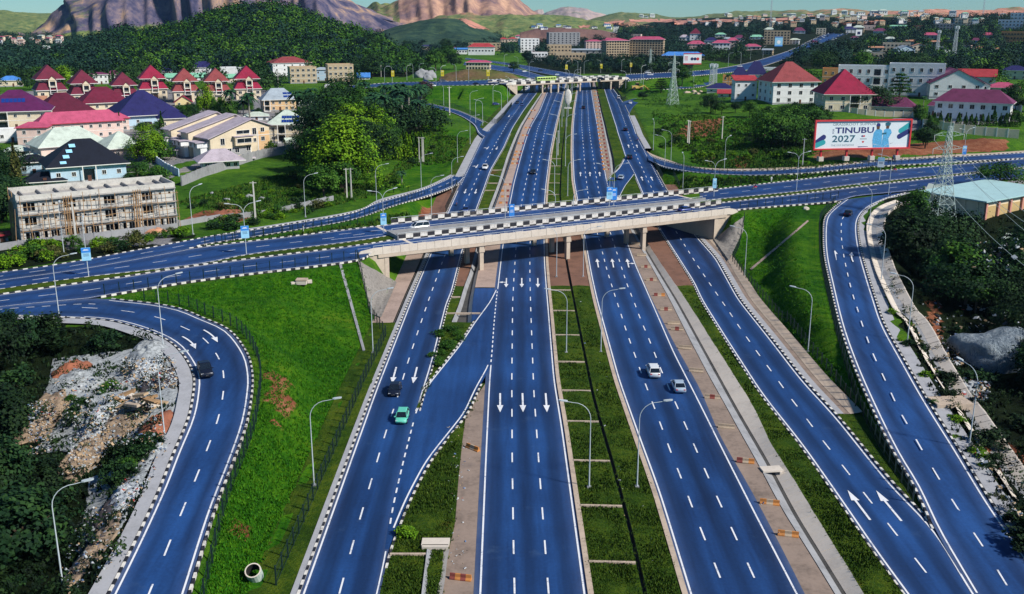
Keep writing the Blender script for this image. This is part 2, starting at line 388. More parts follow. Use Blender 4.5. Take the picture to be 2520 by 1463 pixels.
def ramp(name, left, right, mat, parent=None, ncol=9, lanes=2, step=3.0, off=0.0, sm=True):
    """strip between two edges given as (px, py, z)"""
    def wpts(e):
        P = [PZ(*p) for p in e]; S = spline([tuple(p) for p in P],8) if sm else np.array([tuple(p) for p in P]); return S
    A, B = wpts(left), wpts(right)
    L = max(np.linalg.norm(np.diff(A, axis=0), axis=1).sum(), np.linalg.norm(np.diff(B, axis=0), axis=1).sum()); n = max(4, int(L/step))
    A, B = resample(A, n=n), resample(B, n=n); u = np.linspace(0,1, ncol)
    zm = smooth(((A[:,2]+B[:,2])/2)[:, None],6)[:,0]
    for E in (A, B): k_ = (CAMH-zm)/(CAMH-E[:,2]); E[:,0] *= k_; E[:,1] *= k_; E[:,2] = zm
    V = A[:, None, :]*(1-u)[None, :, None] + B[:, None, :]*u[None, :, None]; V[...,2] += off
    idx = np.arange(n*ncol).reshape(n, ncol); q = np.stack([idx[:-1, :-1], idx[1:, :-1], idx[1:,1:], idx[:-1,1:]],-1).reshape(-1,4)
    v0, v1, v3 = V.reshape(-1,3)[q[0,0]], V.reshape(-1,3)[q[0,1]], V.reshape(-1,3)[q[0,3]]
    if np.cross(v1-v0, v3-v0)[2] < 0: q = q[:, ::-1]
    w = np.exp(-((((u*lanes) % 1.0)-0.5)/0.17)**2)*0.7
    me = np_mesh(name, V.reshape(-1,3), q, None,[mat], None, {'wear': ('FLOAT', np.tile(w, n)), 'edge': ('FLOAT', np.tile(np.maximum(np.exp(-u/0.07), np.exp(-(1-u)/0.07)), n))})
    o = struct(name, me, parent); return o, A, B

# ------------------------------------------------------------------ roads: asphalt sheets
YN, YF = 74.0,812.0
road_ml = strip('expressway_carriageway', ML_l, ML_r, YN, YF, ASPH,16,3, da=-0.7, db=0.35)
road_mr = strip('expressway_carriageway', MR_l, MRA_r, YN, YF, ASPH,16,3, da=-0.35, db=0.0)
road_fl = strip('frontage_road', FL_l, FL_r, YN, YF, ASPH,11,2, da=-0.35, db=0.35)
road_fr = strip('frontage_road', FR_l, FR_r, YN, YF, ASPH,11,2, da=-0.35, db=0.35)
yS0, yS1 = PB(0,1352).y, PB(0,711).y
road_s1 = strip('slip_road', SL_l, SL_r, yS0, yS1, ASPH,7,0, off=0.004, da=-0.2, db=0.2)
yT0, yT1 = PB(0,510).y, PB(0,386).y
road_s2 = strip('slip_road', S2_l, S2_r, yT0, yT1, ASPH,7,0, off=0.004)

def zlin(pts, z):
    n = len(pts); t = np.linspace(0,1, n); zz = np.interp(t, np.linspace(0,1, len(z)), z); return [(p[0], p[1], float(k)) for p, k in zip(pts, zz)]
CFu = [(-140,731,7.2),(-90,706.5,7.2),(0,690,7.2),(205,661,7.2),(444,617,7.2),(468,612,7.2),(615,594.7,7.2),(861,565.7,7.2),(974,552,7.2)]
CFl = [(-140,737,7.2),(-90,726.5,7.2),(0,712.6,7.2),(205,683.6,7.2),(478,652.8,7.2),(615,627,7.2),(861,596.4,7.2),(977,577,7.2)]
CNu = [(-140,751,7.2),(-90,741,7.2),(0,726,7.2),(307,682,7.2),(512,651,7.2),(861,608,7.2),(977,590,7.2)]
CNl = [(-140,790,7.2),(-90,772,7.2),(0,757,7.2),(120,745,7.2),(236,734,7.2),(266,727,7.2),(512,687,7.2),(861,644,7.2),(912,624,7.2)]
CFu[0] = (-140,712,7.2); CFl[0] = (-140,734,7.2); CNu[0] = (-140,749,7.2); CNl[0] = (-140,781,7.2)
CFu2 = [(1722,475,7.2),(1744,469,7.25),(1898,451,7.6),(2137,424,8.2),(2349,406,8.8),(2479,395,9.2),(2600,385,9.6),(2800,364,10.2)]
CFl2 = [(1722,494,7.2),(1744,493,7.25),(1966,471.7,7.6),(2164,447.7,8.2),(2424,422,8.8),(2500,414,9.2),(2620,402,9.6),(2820,382,10.2)]
CNu2 = [(1722,512.7,7.2),(1744,504,7.25),(1966,478.5,7.6),(2164,454.6,8.2),(2424,425,8.8),(2500,417,9.2),(2620,405,9.6),(2820,385,10.2)]
CNl2 = [(1722,529.8,7.2),(1819,516,7.25),(1898,509,7.4),(2058,496,7.7),(2110,483,7.9),(2239,470,8.2),(2424,448,8.8),(2520,438,9.2),(2640,424,9.6),(2840,404,10.2)]
r_cf, CF_A, CF_B = ramp('crossing_road', CFu, CFl, ASPHX)
r_cn, CN_A, CN_B = ramp('crossing_road', CNu, CNl, ASPHX)
r_cf2, CF2_A, CF2_B = ramp('crossing_road', CFu2, CFl2, ASPHX)
r_cn2, CN2_A, CN2_B = ramp('crossing_road', CNu2, CNl2, ASPHX)
LLo = zlin([(-140,781),(-90,772),(0,757),(120,745),(236,735),(297,740),(376,748.5),(444,762),(495,783),(560,812.6),(604,867),(619,921.6),(616.6,976),(604,1045),(574.5,1129.6),(525,1258),(465.6,1451),(440,1530)],[7.2,7.2,7.2,7.2,6.9,6.3,5.6,4.8,4.0,3.0])
LLi = zlin([(-140,782.5),(-90,779),(0,775),(49,778),(173,782),(277,790),(371,817),(426,845),(460,882),(480,926),(478,976),(465,1035),(431,1115),(396,1204),(346,1313),(277,1451),(235,1530)],[7.2,7.2,7.2,7.2,6.9,6.3,5.6,4.8,4.0,3.0])
r_ll, LL_A, LL_B = ramp('loop_ramp', LLo, LLi, ASPH)
RRl = zlin([(2077,492),(2045,519.5),(2031,540),(2028,581),(2031,632),(2045,700),(2069,800),(2104,902),(2154,1016),(2203,1115),(2253,1199),(2302,1303),(2364,1412),(2440,1540)],[7.7,7.3,6.8,6.0,5.0,3.8,2.6,1.4,0.5,0.0,0.0])
RRr = zlin([(2240,472),(2192,485),(2144,506),(2118,530),(2110,560),(2117,615),(2134,677),(2151,731),(2175,800),(2184,808),(2223,887),(2283,991),(2352,1100),(2431,1229),(2520,1357),(2640,1530)],[8.1,7.5,6.9,6.0,5.0,3.8,2.6,1.4,0.5,0.0,0.0])
del RRr[9]
r_rr, RR_A, RR_B = ramp('loop_ramp', RRl, RRr, ASPH)
RLu = [(-140,692,7.2),(-90,686,7.2),(0,671.6,7.2),(102,658,7.2),(205,641,7.2),(307,622,7.2),(444,596.4,7.1),(547,577.6,6.8),(683,557,6.2),(861,526,5.0),(930,499,4.4),(1032,470,3.8),(1100,441,3.4),(1128,424,3.6),(1150,402,3.9)]
RLl = [(-140,712,7.2),(-90,706.5,7.2),(0,690,7.2),(205,661,7.2),(444,617,7.2),(468,612,7.1),(499,603,6.9),(684,574,6.2),(861,543,5.0),(964,509,4.4),(1066,478.5,3.8),(1124,455,3.1),(1140,440,3.2)]
r_rl, RL_A, RL_B = ramp('loop_ramp', RLu, RLl, ASPH)
RFu = [(1583,364,6.3),(1606,386,5.3),(1657,402,5.6),(1727,416,6.0),(1830,421,6.8),(2000,414,7.6),(2171,397,8.3),(2342,387,9.0),(2479,379,9.4),(2620,370,9.6),(2800,349,10.2)]
RFl = [(1596,394,5.0),(1612,402,5.1),(1641,413.5,5.4),(1722,426,5.9),(1830,432,6.7),(1898,431,7.2),(2000,425.5,7.6),(2161,410,8.3),(2342,400,9.0),(2479,392,9.3),(2620,384,9.6),(2800,363,10.2)]
r_rf, RF_A, RF_B = ramp('loop_ramp', RFu, RFl, ASPH)
def onzb(pts): return [(p[0], p[1], PB(*p).z + 0.05) for p in pts]
r_fo, FO_A, FO_B = ramp('off_ramp', onzb([(1000,246),(1046,253.6),(1118,270),(1169,290),(1220,314),(1221,316)]), onzb([(990,256),(1046,265),(1097,273),(1135,287),(1165,307),(1176,328),(1189,338)]), ASPH)
r_so, SO_A, SO_B = ramp('side_road', onzb([(1531,252),(1553,245),(1577,240),(1605,231)]), onzb([(1547,284),(1560,262),(1580,248),(1608,238)]), ASPH)
# far crossing and what lies beyond it (terrain is levelled under them)
def zc(pts, z): return zlin(pts, z)
r_l2, L2_A, L2_B = ramp('far_crossing_road', zc([(840,213),(900,209),(964,204),(1066,202),(1160,199),(1240,195)],[11,12,13.5,15,15.6]), zc([(838,221),(900,217),(964,213),(1066,212),(1160,210),(1247,207)],[11,12,13.5,15,15.6]), ASPHX)
r_r2, R2_A, R2_B = ramp('far_crossing_road', zc([(1540,184),(1660,178),(1750,172),(1830,158),(1900,139),(1950,122),(2000,98),(2042,79)],[15.6,15.0,15,16,18,21,26,30]), zc([(1540,196),(1660,190),(1760,182),(1850,170),(1930,146),(1990,125),(2060,98),(2110,76)],[15.6,15.0,15,16,18,21,26,30]), ASPHX)
r_lp, LP_A, LP_B = ramp('loop_ramp', zc([(1545,196),(1620,190),(1690,190),(1742,193.5),(1753,202),(1740,211),(1690,218),(1620,221)],[15.2,14.5,13,11.5,10.5,9.6,9.3,9.2]), zc([(1545,200),(1620,194),(1688,193.5),(1728,196),(1736,202),(1724,207.5),(1688,213.5),(1620,217)],[15.2,14.5,13,11.5,10.5,9.6,9.3,9.2]), ASPH)
r_e1, E1_A, E1_B = ramp('expressway_beyond', zc([(1388,197),(1330,185),(1271,168.5),(1206,159.5),(1145,152)],[9.2,9.2,9.5,10]), zc([(1345,208),(1298,191),(1254,180.5),(1206,170.5),(1140,160)],[9.2,9.2,9.5,10]), ASPHX, lanes=3)
r_e2, E2_A, E2_B = ramp('expressway_beyond', zc([(1452,194),(1422,184),(1340,170),(1271,158),(1206,150),(1145,143)],[9.2,9.2,9.5,10]), zc([(1420,200),(1385,190),(1310,176),(1262,163),(1206,154),(1145,146.5)],[9.2,9.2,9.5,10]), ASPHX, lanes=3)

# ------------------------------------------------------------------ terrain height field
def axis(lo, hi, d, lim_lo, lim_hi, g=1.10):
    a = list(np.arange(lo, hi+0.01, d)); s = d
    while a[-1] < lim_hi: s *= g; a.append(a[-1]+s)
    s = d
    while a[0] > lim_lo: s *= g; a.insert(0, a[0]-s)
    return np.array(a)
GX = axis(-170,190,2.0,-4200,4200,1.085); GY = axis(66,420,2.0,-160,6000,1.05)
XX, YY = np.meshgrid(GX, GY)
def zfar(X, Y):
    z = zb(np.clip(Y,0,1e5)) + 0*X
    # wooded hill on the left
    px = np.array([120,200,267,345,424,492,520,595,684,752,779,827,861,930,974,1010,1060]); py = np.array([185,172,122,93,91,75,62,37,26,46,58,80,90,112,128,160,190])
    hx = (px-CX)/F*1050; hz = np.array([PD(a, b,1050).z - 9 for a, b in zip(px, py)]); hz = np.clip(hz,0, None)
    prof = np.interp(X, hx, hz)
    fall = np.where(Y < 1050, np.exp(-np.clip((1050-Y)/95,0,9)**2), np.exp(-np.clip((Y-1050)/170,0,9)**2))
    z = z + prof*fall
    # slope of the town rising on the right, gentle roll elsewhere
    z = z + 34*sstep(850,1700, Y)*sstep(150,700, X) + 10*sstep(1300,2600, Y)*sstep(-300,100, X)
    z = z + 7*sstep(360,520, Y)*sstep(70,200, X)*(1-sstep(650,900, Y)*0.4)
    return z
base = zfar(XX, YY)
CTRL = [(450,480,3.5),(600,480,3),(650,520,4),(250,560,5),(100,400,5),(300,330,6),(600,330,6),(850,400,3),(950,300,8),(500,250,9),(780,480,3),(700,420,4),(1020,400,4),(1080,350,6),(60,600,6),(200,620,6),
        (1750,400,6.5),(1800,330,9),(1900,350,10),(2085,372,10.5),(2200,362,11),(2300,300,14),(2000,260,14),(2400,250,15),(2450,340,13),(1700,300,9),(1650,250,9.5),(1800,380,8),(1950,385,10),(2480,365,12),
        (2300,700,1),(2420,800,0.5),(2450,600,4),(2500,1000,-1.5),(2460,1300,-3),(2300,600,3),(2240,560,5),(2200,560,6.5),(2380,1000,-0.8),(2440,1200,-1.5),(2200,800,2),
        (100,900,3),(50,1100,1),(150,1300,0),(300,950,4.5),(200,830,6),(380,1010,4.2),(100,1400,-0.5),(20,830,5),(250,1250,1.5),
        (700,900,3.4),(800,800,3.4),(650,750,5.6),(560,1400,1.4),(640,1200,1.9),(760,1250,0.9),(880,820,1.8),(900,700,4.6),(1900,800,3.2),(1950,650,5),(2000,900,2.5),(1850,620,5.2),(2150,1150,0.4),(1700,440,6),(1620,440,3.6)]
cp = np.array([tuple(PZ(*c)) for c in CTRL])
far_pts = np.array([(x, y, float(zfar(x, y))) for x in (-420,-330,-250,240,320,420) for y in range(60,560,60)] + [(x, y, float(zfar(x, y))) for x in range(-400,430,60) for y in (560,620)])
near_pts = np.array([(x,40.0,0.0 if abs(x) < 60 else -1.0) for x in range(-160,190,30)])
SEGS = []
for A, B in ((CF_A, CF_B),(CN_A, CN_B),(CF2_A, CF2_B),(CN2_A, CN2_B),(LL_A, LL_B),(RR_A, RR_B),(RL_A, RL_B),(RF_A, RF_B),(L2_A, L2_B),(R2_A, R2_B),(LP_A, LP_B),(E1_A, E1_B),(E2_A, E2_B),(FO_A, FO_B)):
    c = (A+B)/2; SEGS.append(np.c_[c, np.linalg.norm((A-B)[:, :2], axis=1)/2])
for A, B in ((CF_B, CN_A),(CF2_B, CN2_A)):
    c = (resample(A, n=60)+resample(B, n=60))/2; SEGS.append(np.c_[c, np.full(60,2.2)])
SEG = np.concatenate(SEGS)
ys_c = np.arange(72,812,10.0)
cor = np.concatenate([np.stack([L(ys_c)+d, ys_c, zb(ys_c)],1) for L, d in ((OL,0),(OL,-4),(OR,0),(OR,4))])
SP_ = np.concatenate([cp, far_pts, near_pts, SEG[::3, :3], cor])
def idw(X, Y, P, p=3.2):
    X = X.ravel(); Y = Y.ravel(); out = np.empty(len(X));
    for k in range(0, len(X),4000):
        d2 = (X[k:k+4000, None]-P[None, :,0])**2 + (Y[k:k+4000, None]-P[None, :,1])**2 + 4.0
        w = d2**(-p/2); out[k:k+4000] = (w@P[:,2])/w.sum(1)
    return out
loc = (np.abs(XX) < 460) & (YY < 640)
w_loc = (1-sstep(520,640, YY))*(1-sstep(340,460, np.abs(XX)))
HG = base.copy(); near = idw(XX[loc], YY[loc], SP_)
HG[loc] = base[loc]*(1-w_loc[loc]) + near*w_loc[loc]
# rough ground
def vnoise(X, Y, s, seed):
    return np.array([noise.noise((x*s, y*s, seed)) for x, y in zip(X.ravel(), Y.ravel())]).reshape(X.shape)
HG += 0.5*vnoise(XX, YY,0.06,1.7)*(YY < 900) + 4.0*vnoise(XX, YY,0.006,8.2)*sstep(600,1000, YY)*(np.abs(XX) > 60)
# level the ground under and beside each road
best = np.full(XX.shape,1e9); bz = np.zeros(XX.shape)
lv = (YY < 1900) & (np.abs(XX) < 900); lx, ly = XX[lv], YY[lv]; bb = np.full(lx.shape,1e9); bzz = np.zeros(lx.shape)
for k in range(0, len(lx),4000):
    d = np.sqrt((lx[k:k+4000, None]-SEG[None, :,0])**2 + (ly[k:k+4000, None]-SEG[None, :,1])**2) - SEG[None, :,3]
    i = d.argmin(1); bb[k:k+4000] = d[np.arange(len(i)), i]; bzz[k:k+4000] = SEG[i,2]
best[lv] = bb; bz[lv] = bzz
t = sstep(1.5,9.0, best); t = np.where(YY > 600, sstep(4,60, best), t)
HG = np.where(best < 60,(bz-np.where(best < 1.0,0.30,0.12))*(1-t) + HG*t, HG)
# corridor: level beside it, dropped under its own sheets
dl = OL(YY) - XX; dr = XX - OR(YY); outd = np.maximum(dl, dr); inc = (YY < 812) & (YY > 0)
tt = sstep(0.0,5.0, outd); HG = np.where(inc & (outd > -1.5) & (outd < 5),(zb(YY)-0.05)*(1-tt)+HG*tt, HG)
HG = np.where(inc & (outd <= -1.5), zb(YY)-2.6, HG)
def Hxy(x, y):
    i = int(np.clip(np.searchsorted(GX, x)-1,0, len(GX)-2)); j = int(np.clip(np.searchsorted(GY, y)-1,0, len(GY)-2))
    a = (x-GX[i])/(GX[i+1]-GX[i]); b = (y-GY[j])/(GY[j+1]-GY[j])
    return float(HG[j, i]*(1-a)*(1-b)+HG[j, i+1]*a*(1-b)+HG[j+1, i]*(1-a)*b+HG[j+1, i+1]*a*b)
def in_cor(x, y): return 60 < y < 812 and OL(y) < x < OR(y)
def HS(x, y): return float(zb(y)) if in_cor(x, y) else Hxy(x, y)
TS = np.geomspace(60,6000,420)
def G(px, py):
    x, y, d = ray(px, py); X, Y, Z = x*TS, y*TS, CAMH + d*TS; prev = None
    i = np.clip(np.searchsorted(GX, X)-1,0, len(GX)-2); j = np.clip(np.searchsorted(GY, Y)-1,0, len(GY)-2)
    a = (X-GX[i])/(GX[i+1]-GX[i]); b = (Y-GY[j])/(GY[j+1]-GY[j])
    h = HG[j, i]*(1-a)*(1-b)+HG[j, i+1]*a*(1-b)+HG[j+1, i]*(1-a)*b+HG[j+1, i+1]*a*b
    ic = (Y > 60) & (Y < 812) & (X > np.interp(Y, YS, OL.X)) & (X < np.interp(Y, YS, OR.X)); h = np.where(ic, zb(Y), h)
    e = Z-h; k = np.nonzero((e[1:] <= 0) & (e[:-1] > 0))[0]
    if len(k) == 0: return Vector((X[-1], Y[-1], h[-1]))
    k = k[0]; lo, hi = TS[k], TS[k+1]
    for _ in range(18):
        m = (lo+hi)/2
        if CAMH+d*m - HS(x*m, y*m) > 0: lo = m
        else: hi = m
    return Vector((x*hi, y*hi, CAMH+d*hi))
def Gn(px, py):
    px, py = np.asarray(px, float), np.asarray(py, float); out = np.empty((len(px),3))
    def hs(X, Y):
        i = np.clip(np.searchsorted(GX, X)-1,0, len(GX)-2); j = np.clip(np.searchsorted(GY, Y)-1,0, len(GY)-2); a = (X-GX[i])/(GX[i+1]-GX[i]); b = (Y-GY[j])/(GY[j+1]-GY[j])
        h = HG[j, i]*(1-a)*(1-b)+HG[j, i+1]*a*(1-b)+HG[j+1, i]*(1-a)*b+HG[j+1, i+1]*a*b; ic = (Y > 60) & (Y < 812) & (X > np.interp(Y, YS, OL.X)) & (X < np.interp(Y, YS, OR.X)); return np.where(ic, zb(Y), h)
    for s in range(0, len(px),1500):
        x = (px[s:s+1500]-CX)/F; u = -(py[s:s+1500]-CY)/F; y = CP+u*SP; d = -SP+u*CP; e = CAMH+d[:, None]*TS-hs((x[:, None]*TS).ravel(),(y[:, None]*TS).ravel()).reshape(len(x),-1)
        k = (e <= 0).argmax(1); k = np.where((e <= 0).any(1), np.maximum(k,1), len(TS)-1); lo, hi = TS[k-1].copy(), TS[k].copy()
        for _ in range(16): m = (lo+hi)/2; up = CAMH+d*m-hs(x*m, y*m) > 0; lo = np.where(up, m, lo); hi = np.where(up, hi, m)
        out[s:s+1500] = np.stack([x*hi, y*hi, CAMH+d*hi],1)
    return out
def rnd_in(P, n, r):
    P = np.asarray(P, float); lo, hi = P.min(0), P.max(0); Q = np.empty((0,2))
    while len(Q) < n: q = r.uniform(lo, hi,(n*2,2)); Q = np.r_[Q, q[inpoly(q[:,0], q[:,1], P)]]
    return Q[:n]
def inpoly(X, Y, P):
    P = np.asarray(P); r = np.zeros(X.shape, bool); j = len(P)-1
    for i in range(len(P)):
        c = ((P[i,1] > Y) != (P[j,1] > Y)) & (X < (P[j,0]-P[i,0])*(Y-P[i,1])/(P[j,1]-P[i,1]+1e-9)+P[i,0]); r ^= c; j = i
    return r
# what covers the ground where: picture outlines of lawns, bare soil, yards and dark undergrowth
def to_px(X, Y, Z):
    x, y, z = X, Y, Z-CAMH; zc_ = y*CP - z*SP; u = y*SP + z*CP
    return CX + F*x/zc_, CY - F*u/zc_
zc_ = np.maximum(YY*CP - (HG-CAMH)*SP,1); PXG, PYG = CX + F*XX/zc_, CY - F*(YY*SP+(HG-CAMH)*CP)/zc_
vis = (YY > 60)
m_soil = np.zeros(XX.shape); m_lush = np.zeros(XX.shape); m_pave = np.zeros(XX.shape); m_dark = np.zeros(XX.shape)
def paint(m, poly, val=1.0): m[inpoly(PXG, PYG, poly) & vis] = val
LUSH = [[(240,735),(885,640),(950,860),(860,1000),(740,1463),(450,1600),(560,1200),(640,1000),(640,880),(560,790)],
        [(1800,530),(2075,490),(2030,600),(2060,800),(2150,1010),(2310,1310),(2050,1020),(1800,700)],
        [(480,620),(1130,455),(1100,530),(960,550),(500,620)],[(1600,400),(2180,400),(2300,405),(1740,480),(1640,470)],
        [(1045,262),(1220,300),(1270,240),(1250,210),(1060,212)],[(430,500),(730,420),(790,480),(960,430),(1050,300),(1160,330),(1150,400),(960,480),(640,540)],
        [(1600,280),(1990,300),(2010,380),(1900,410),(1700,400)],[(2140,600),(2200,590),(2330,900),(2250,860)],[(440,435),(520,430),(470,420)],[(1545,205),(1760,200),(1700,225),(1560,230)]]
for p in LUSH: paint(m_lush, p)
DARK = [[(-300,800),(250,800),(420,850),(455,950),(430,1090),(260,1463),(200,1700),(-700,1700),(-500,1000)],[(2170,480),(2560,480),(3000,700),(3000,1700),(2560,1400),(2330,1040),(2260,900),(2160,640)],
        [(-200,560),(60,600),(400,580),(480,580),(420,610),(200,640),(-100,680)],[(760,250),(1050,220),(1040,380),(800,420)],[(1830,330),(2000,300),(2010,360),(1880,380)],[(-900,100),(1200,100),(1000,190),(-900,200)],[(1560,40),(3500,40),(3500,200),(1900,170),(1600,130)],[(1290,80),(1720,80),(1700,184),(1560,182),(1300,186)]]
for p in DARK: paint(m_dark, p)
SOIL = [[(500,520),(580,505),(620,515),(600,550),(450,545)],[(1660,330),(1700,300),(1780,290),(1760,330),(1700,345)],[(1720,390),(1760,385),(1750,405)],[(1800,385),(1850,385),(1845,415),(1810,412)],
        [(2000,375),(2420,340),(2480,345),(2480,372),(2200,385),(2000,395)],[(645,890),(690,915),(725,960),(700,1010),(660,1015)],[(660,1030),(690,1040),(670,1060)],
        [(2410,1100),(2470,1080),(2520,1130),(2470,1170)],[(1490,265),(1530,262),(1520,240),(1500,240)],[(1020,540),(1060,500),(1080,520),(1050,545)],[(150,1020),(280,1080),(330,1020),(250,960)],
        [(600,1150),(620,1160),(600,1320),(575,1350)],[(2280,735),(2310,730),(2330,900),(2300,880)]]
for p in SOIL: paint(m_soil, p,0.85)
PAVE = [[(380,430),(500,400),(560,370),(700,330),(740,350),(520,400),(420,440)],[(60,590),(420,570),(430,600),(60,620)],[(100,300),(720,330),(380,420),(20,420)],[(50,222),(690,222),(700,300),(420,345),(0,345),(0,240)],[(2100,300),(2500,270),(2500,300),(2150,330)],[(2250,480),(2520,440),(2520,470),(2280,520)]]
for p in PAVE: paint(m_pave, p,0.8)
one = np.ones(XX.size)
ny, nx = XX.shape; idx = np.arange(ny*nx).reshape(ny, nx)
q = np.stack([idx[:-1, :-1], idx[:-1,1:], idx[1:,1:], idx[1:, :-1]],-1).reshape(-1,4)
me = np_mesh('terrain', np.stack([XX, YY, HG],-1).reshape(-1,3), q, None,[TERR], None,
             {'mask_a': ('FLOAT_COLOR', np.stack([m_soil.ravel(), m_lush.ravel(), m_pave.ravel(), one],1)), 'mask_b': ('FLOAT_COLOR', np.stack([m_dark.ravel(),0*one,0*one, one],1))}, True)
terrain = struct('terrain', me)
# ------------------------------------------------------------------ verges, drains, shoulders between the carriageways
def Yp(py): return PB(1300, py).y
class LineF:
    def __init__(s, f): s.f = f
    def __call__(s, Y): return s.f(np.asarray(Y, float))
    def shift(s, d): return LineF(lambda Y: s.f(Y)+d)
y_slipend, y_gore, y_pad0, y_pad1 = Yp(1451), Yp(944), Yp(795), Yp(708)
yB0, yB1 = Yp(705), Yp(520)
SLR = LineF(lambda Y: np.maximum(SL_r(Y)+0.2, FL_r(Y)+0.35))
RRx = LineF(lambda Y: np.interp(Y, RR_A[::-1,1], RR_A[::-1,0]) - 0.25)
Y_tip = Yp(1303)
MLl = ML_l.shift(-0.7)
# lower gore
strip('grass_verge', SLR, SH_l, YN, y_gore, GRASS,6, bumpy=0.5, off=0.06)
yc = Yp(1352)
CH_a = Line([(1034,1500),(1038,1463),(1052,1352),(1060,1300)],0)
strip('dirt_shoulder', SH_l, MLl, YN, y_gore, SHOULD,6, off=-0.012, bumpy=0.08)
strip('drain_wall', CH_a, CH_a, YN, yc, CONCG,2, da=0, db=0.9, ca=0.30, cb=-0.25, off=0.06)
strip('drain_floor', CH_a, SH_l, YN, yc, CONCG,2, da=0.9, db=-0.9, off=-0.16)
strip('drain_wall', SH_l, SH_l, YN, yc, CONCL,2, da=-0.9, db=0.1, ca=-0.2, cb=0.25, off=0.06)
# upper gore and the strip left of the main carriageway
Y1 = Yp(1005)
GU = LineF(lambda Y: np.where(Y < y_pad0, SL_l(Y)-0.2, UD_l(Y)))
FLr = FL_r.shift(0.35)
strip('grass_verge', FLr, SL_l.shift(-0.2), Y1, y_pad0, GRASS,6, bumpy=0.5, off=0.06)
strip('grass_verge', FLr, UD_l, y_pad0, yB0, GRASS,6, bumpy=0.4, off=0.06)
strip('dirt_verge', FLr, UD_l, yB0, yB1, DIRT,6, bumpy=0.25, off=0.03)
strip('grass_verge', FLr, UD_l, yB1, YF, GRASS,6, bumpy=0.6, off=0.06)
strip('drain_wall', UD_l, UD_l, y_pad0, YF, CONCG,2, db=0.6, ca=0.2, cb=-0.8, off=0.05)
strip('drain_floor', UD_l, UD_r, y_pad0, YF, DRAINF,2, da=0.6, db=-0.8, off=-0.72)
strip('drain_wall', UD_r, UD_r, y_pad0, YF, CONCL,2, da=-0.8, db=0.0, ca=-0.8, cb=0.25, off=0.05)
strip('asphalt_pad', UD_r, SL_l.shift(-0.1), y_pad0, y_pad1, ASPH,3, off=-0.006)
strip('concrete_shoulder', UD_r, MLl, y_pad1, YF, SHOULP,5, off=0.02, bumpy=0.05)
# central reservation with its slot drain
for a, b in ((YN, yB0),(yB1, YF)):
    strip('grass_median', ML_r, MD_a, a, b, GRASS,6, da=0.9, db=-0.22, off=0.07, bumpy=0.35)
    strip('grass_median', MD_a, MR_l, a, b, GRASS,6, da=0.22, db=-0.9, off=0.07, bumpy=0.35)
strip('dirt_median', ML_r, MD_a, yB0, yB1, DIRT,6, da=0.9, db=-0.28, off=0.05, bumpy=0.2)
strip('dirt_median', MD_a, MR_l, yB0, yB1, DIRT,6, da=0.28, db=-0.9, off=0.05, bumpy=0.2)
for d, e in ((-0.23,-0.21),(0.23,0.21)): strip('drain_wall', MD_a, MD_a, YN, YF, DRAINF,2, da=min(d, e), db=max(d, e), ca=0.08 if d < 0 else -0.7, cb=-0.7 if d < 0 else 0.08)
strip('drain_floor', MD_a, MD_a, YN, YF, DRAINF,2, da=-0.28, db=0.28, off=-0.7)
for l, d in ((ML_r,0.35),(MR_l,-0.95)):
    strip('median_kerb', l, l, YN, YF, KCREAM,2, da=d, db=d+0.6, off=0.16)
    strip('median_kerb_face', l, l, YN, YF, KCREAM,2, da=d-0.01+(0.6 if d < 0 else 0), db=d+0.01+(0.6 if d < 0 else 0), ca=0.0 if d > 0 else 0.16, cb=0.16 if d > 0 else 0.0)
# strip right of the right carriageway
def culv(py): return Yp(py)
strip('dirt_shoulder', MRA_r, D3_a, YN, YF, SHOULD,7, off=-0.012, bumpy=0.10)
strip('drain_wall', D3_a, D3_b, YN, YF, CONCG,2, ca=0.06, cb=-0.55)
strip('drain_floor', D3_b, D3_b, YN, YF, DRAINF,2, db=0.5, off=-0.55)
strip('drain_bank', D3_b, D3_c, YN, YF, DRAINF,2, da=0.5, ca=-0.62, cb=0.05, off=-0.02)
drain = struct('drain', None)
def quad_sheet(P, th=0.12):
    a, b, c, d = [Vector(p) for p in P]; n = (b-a).cross(d-a).normalized(); n = n if n.z > 0 else -n; mb = MB()
    top = [p+n*th for p in (a, b, c, d)]; mb.poly(top, CONCL)
    for k in range(4): mb.poly([(a, b, c, d)[k],(a, b, c, d)[(k+1) % 4], top[(k+1) % 4], top[k]], CONCL)
    return mb
Y = YN
while Y < 250:
    L = 1.9; a, b = Y+0.03, Y+L-0.03; j = random.uniform(-0.03,0.05)
    P = [(float(D3_b(a))+0.5, a,-0.62+zb(a)),(float(D3_c(a))+j, a,0.05+zb(a)),(float(D3_c(b))+j, b,0.05+zb(b)),(float(D3_b(b))+0.5, b,-0.62+zb(b))]
    o = quad_sheet(P,0.10+random.uniform(0,0.04)).build('drain_slab', drain); Y += L
strip('grass_verge', D3_c, FR_l, YN, yB0, GRASS,6, db=-0.35, off=0.06, bumpy=0.35)
strip('dirt_verge', D3_c, FR_l, yB0, yB1-12, DIRT,6, db=-0.35, off=0.04, bumpy=0.2)
S2R = LineF(lambda Y: np.where((Y > Yp(512)) & (Y < Yp(427)), S2_r(Y),1e3))
yu0, yu1 = Yp(512), Yp(427)
strip('grass_verge', S2_r, FR_l, yB1-12, yu1, GRASS,5, da=0.1, db=-0.35, off=0.06, bumpy=0.25)
strip('grass_verge', LineF(lambda Y: D3_c(Y)), LineF(lambda Y: np.where(Y < Yp(386), np.minimum(S2_l(Y)-0.1, FR_l(Y)-0.35), FR_l(Y)-0.35)), Yp(446), YF, GRASS,6, off=0.06, bumpy=0.35)
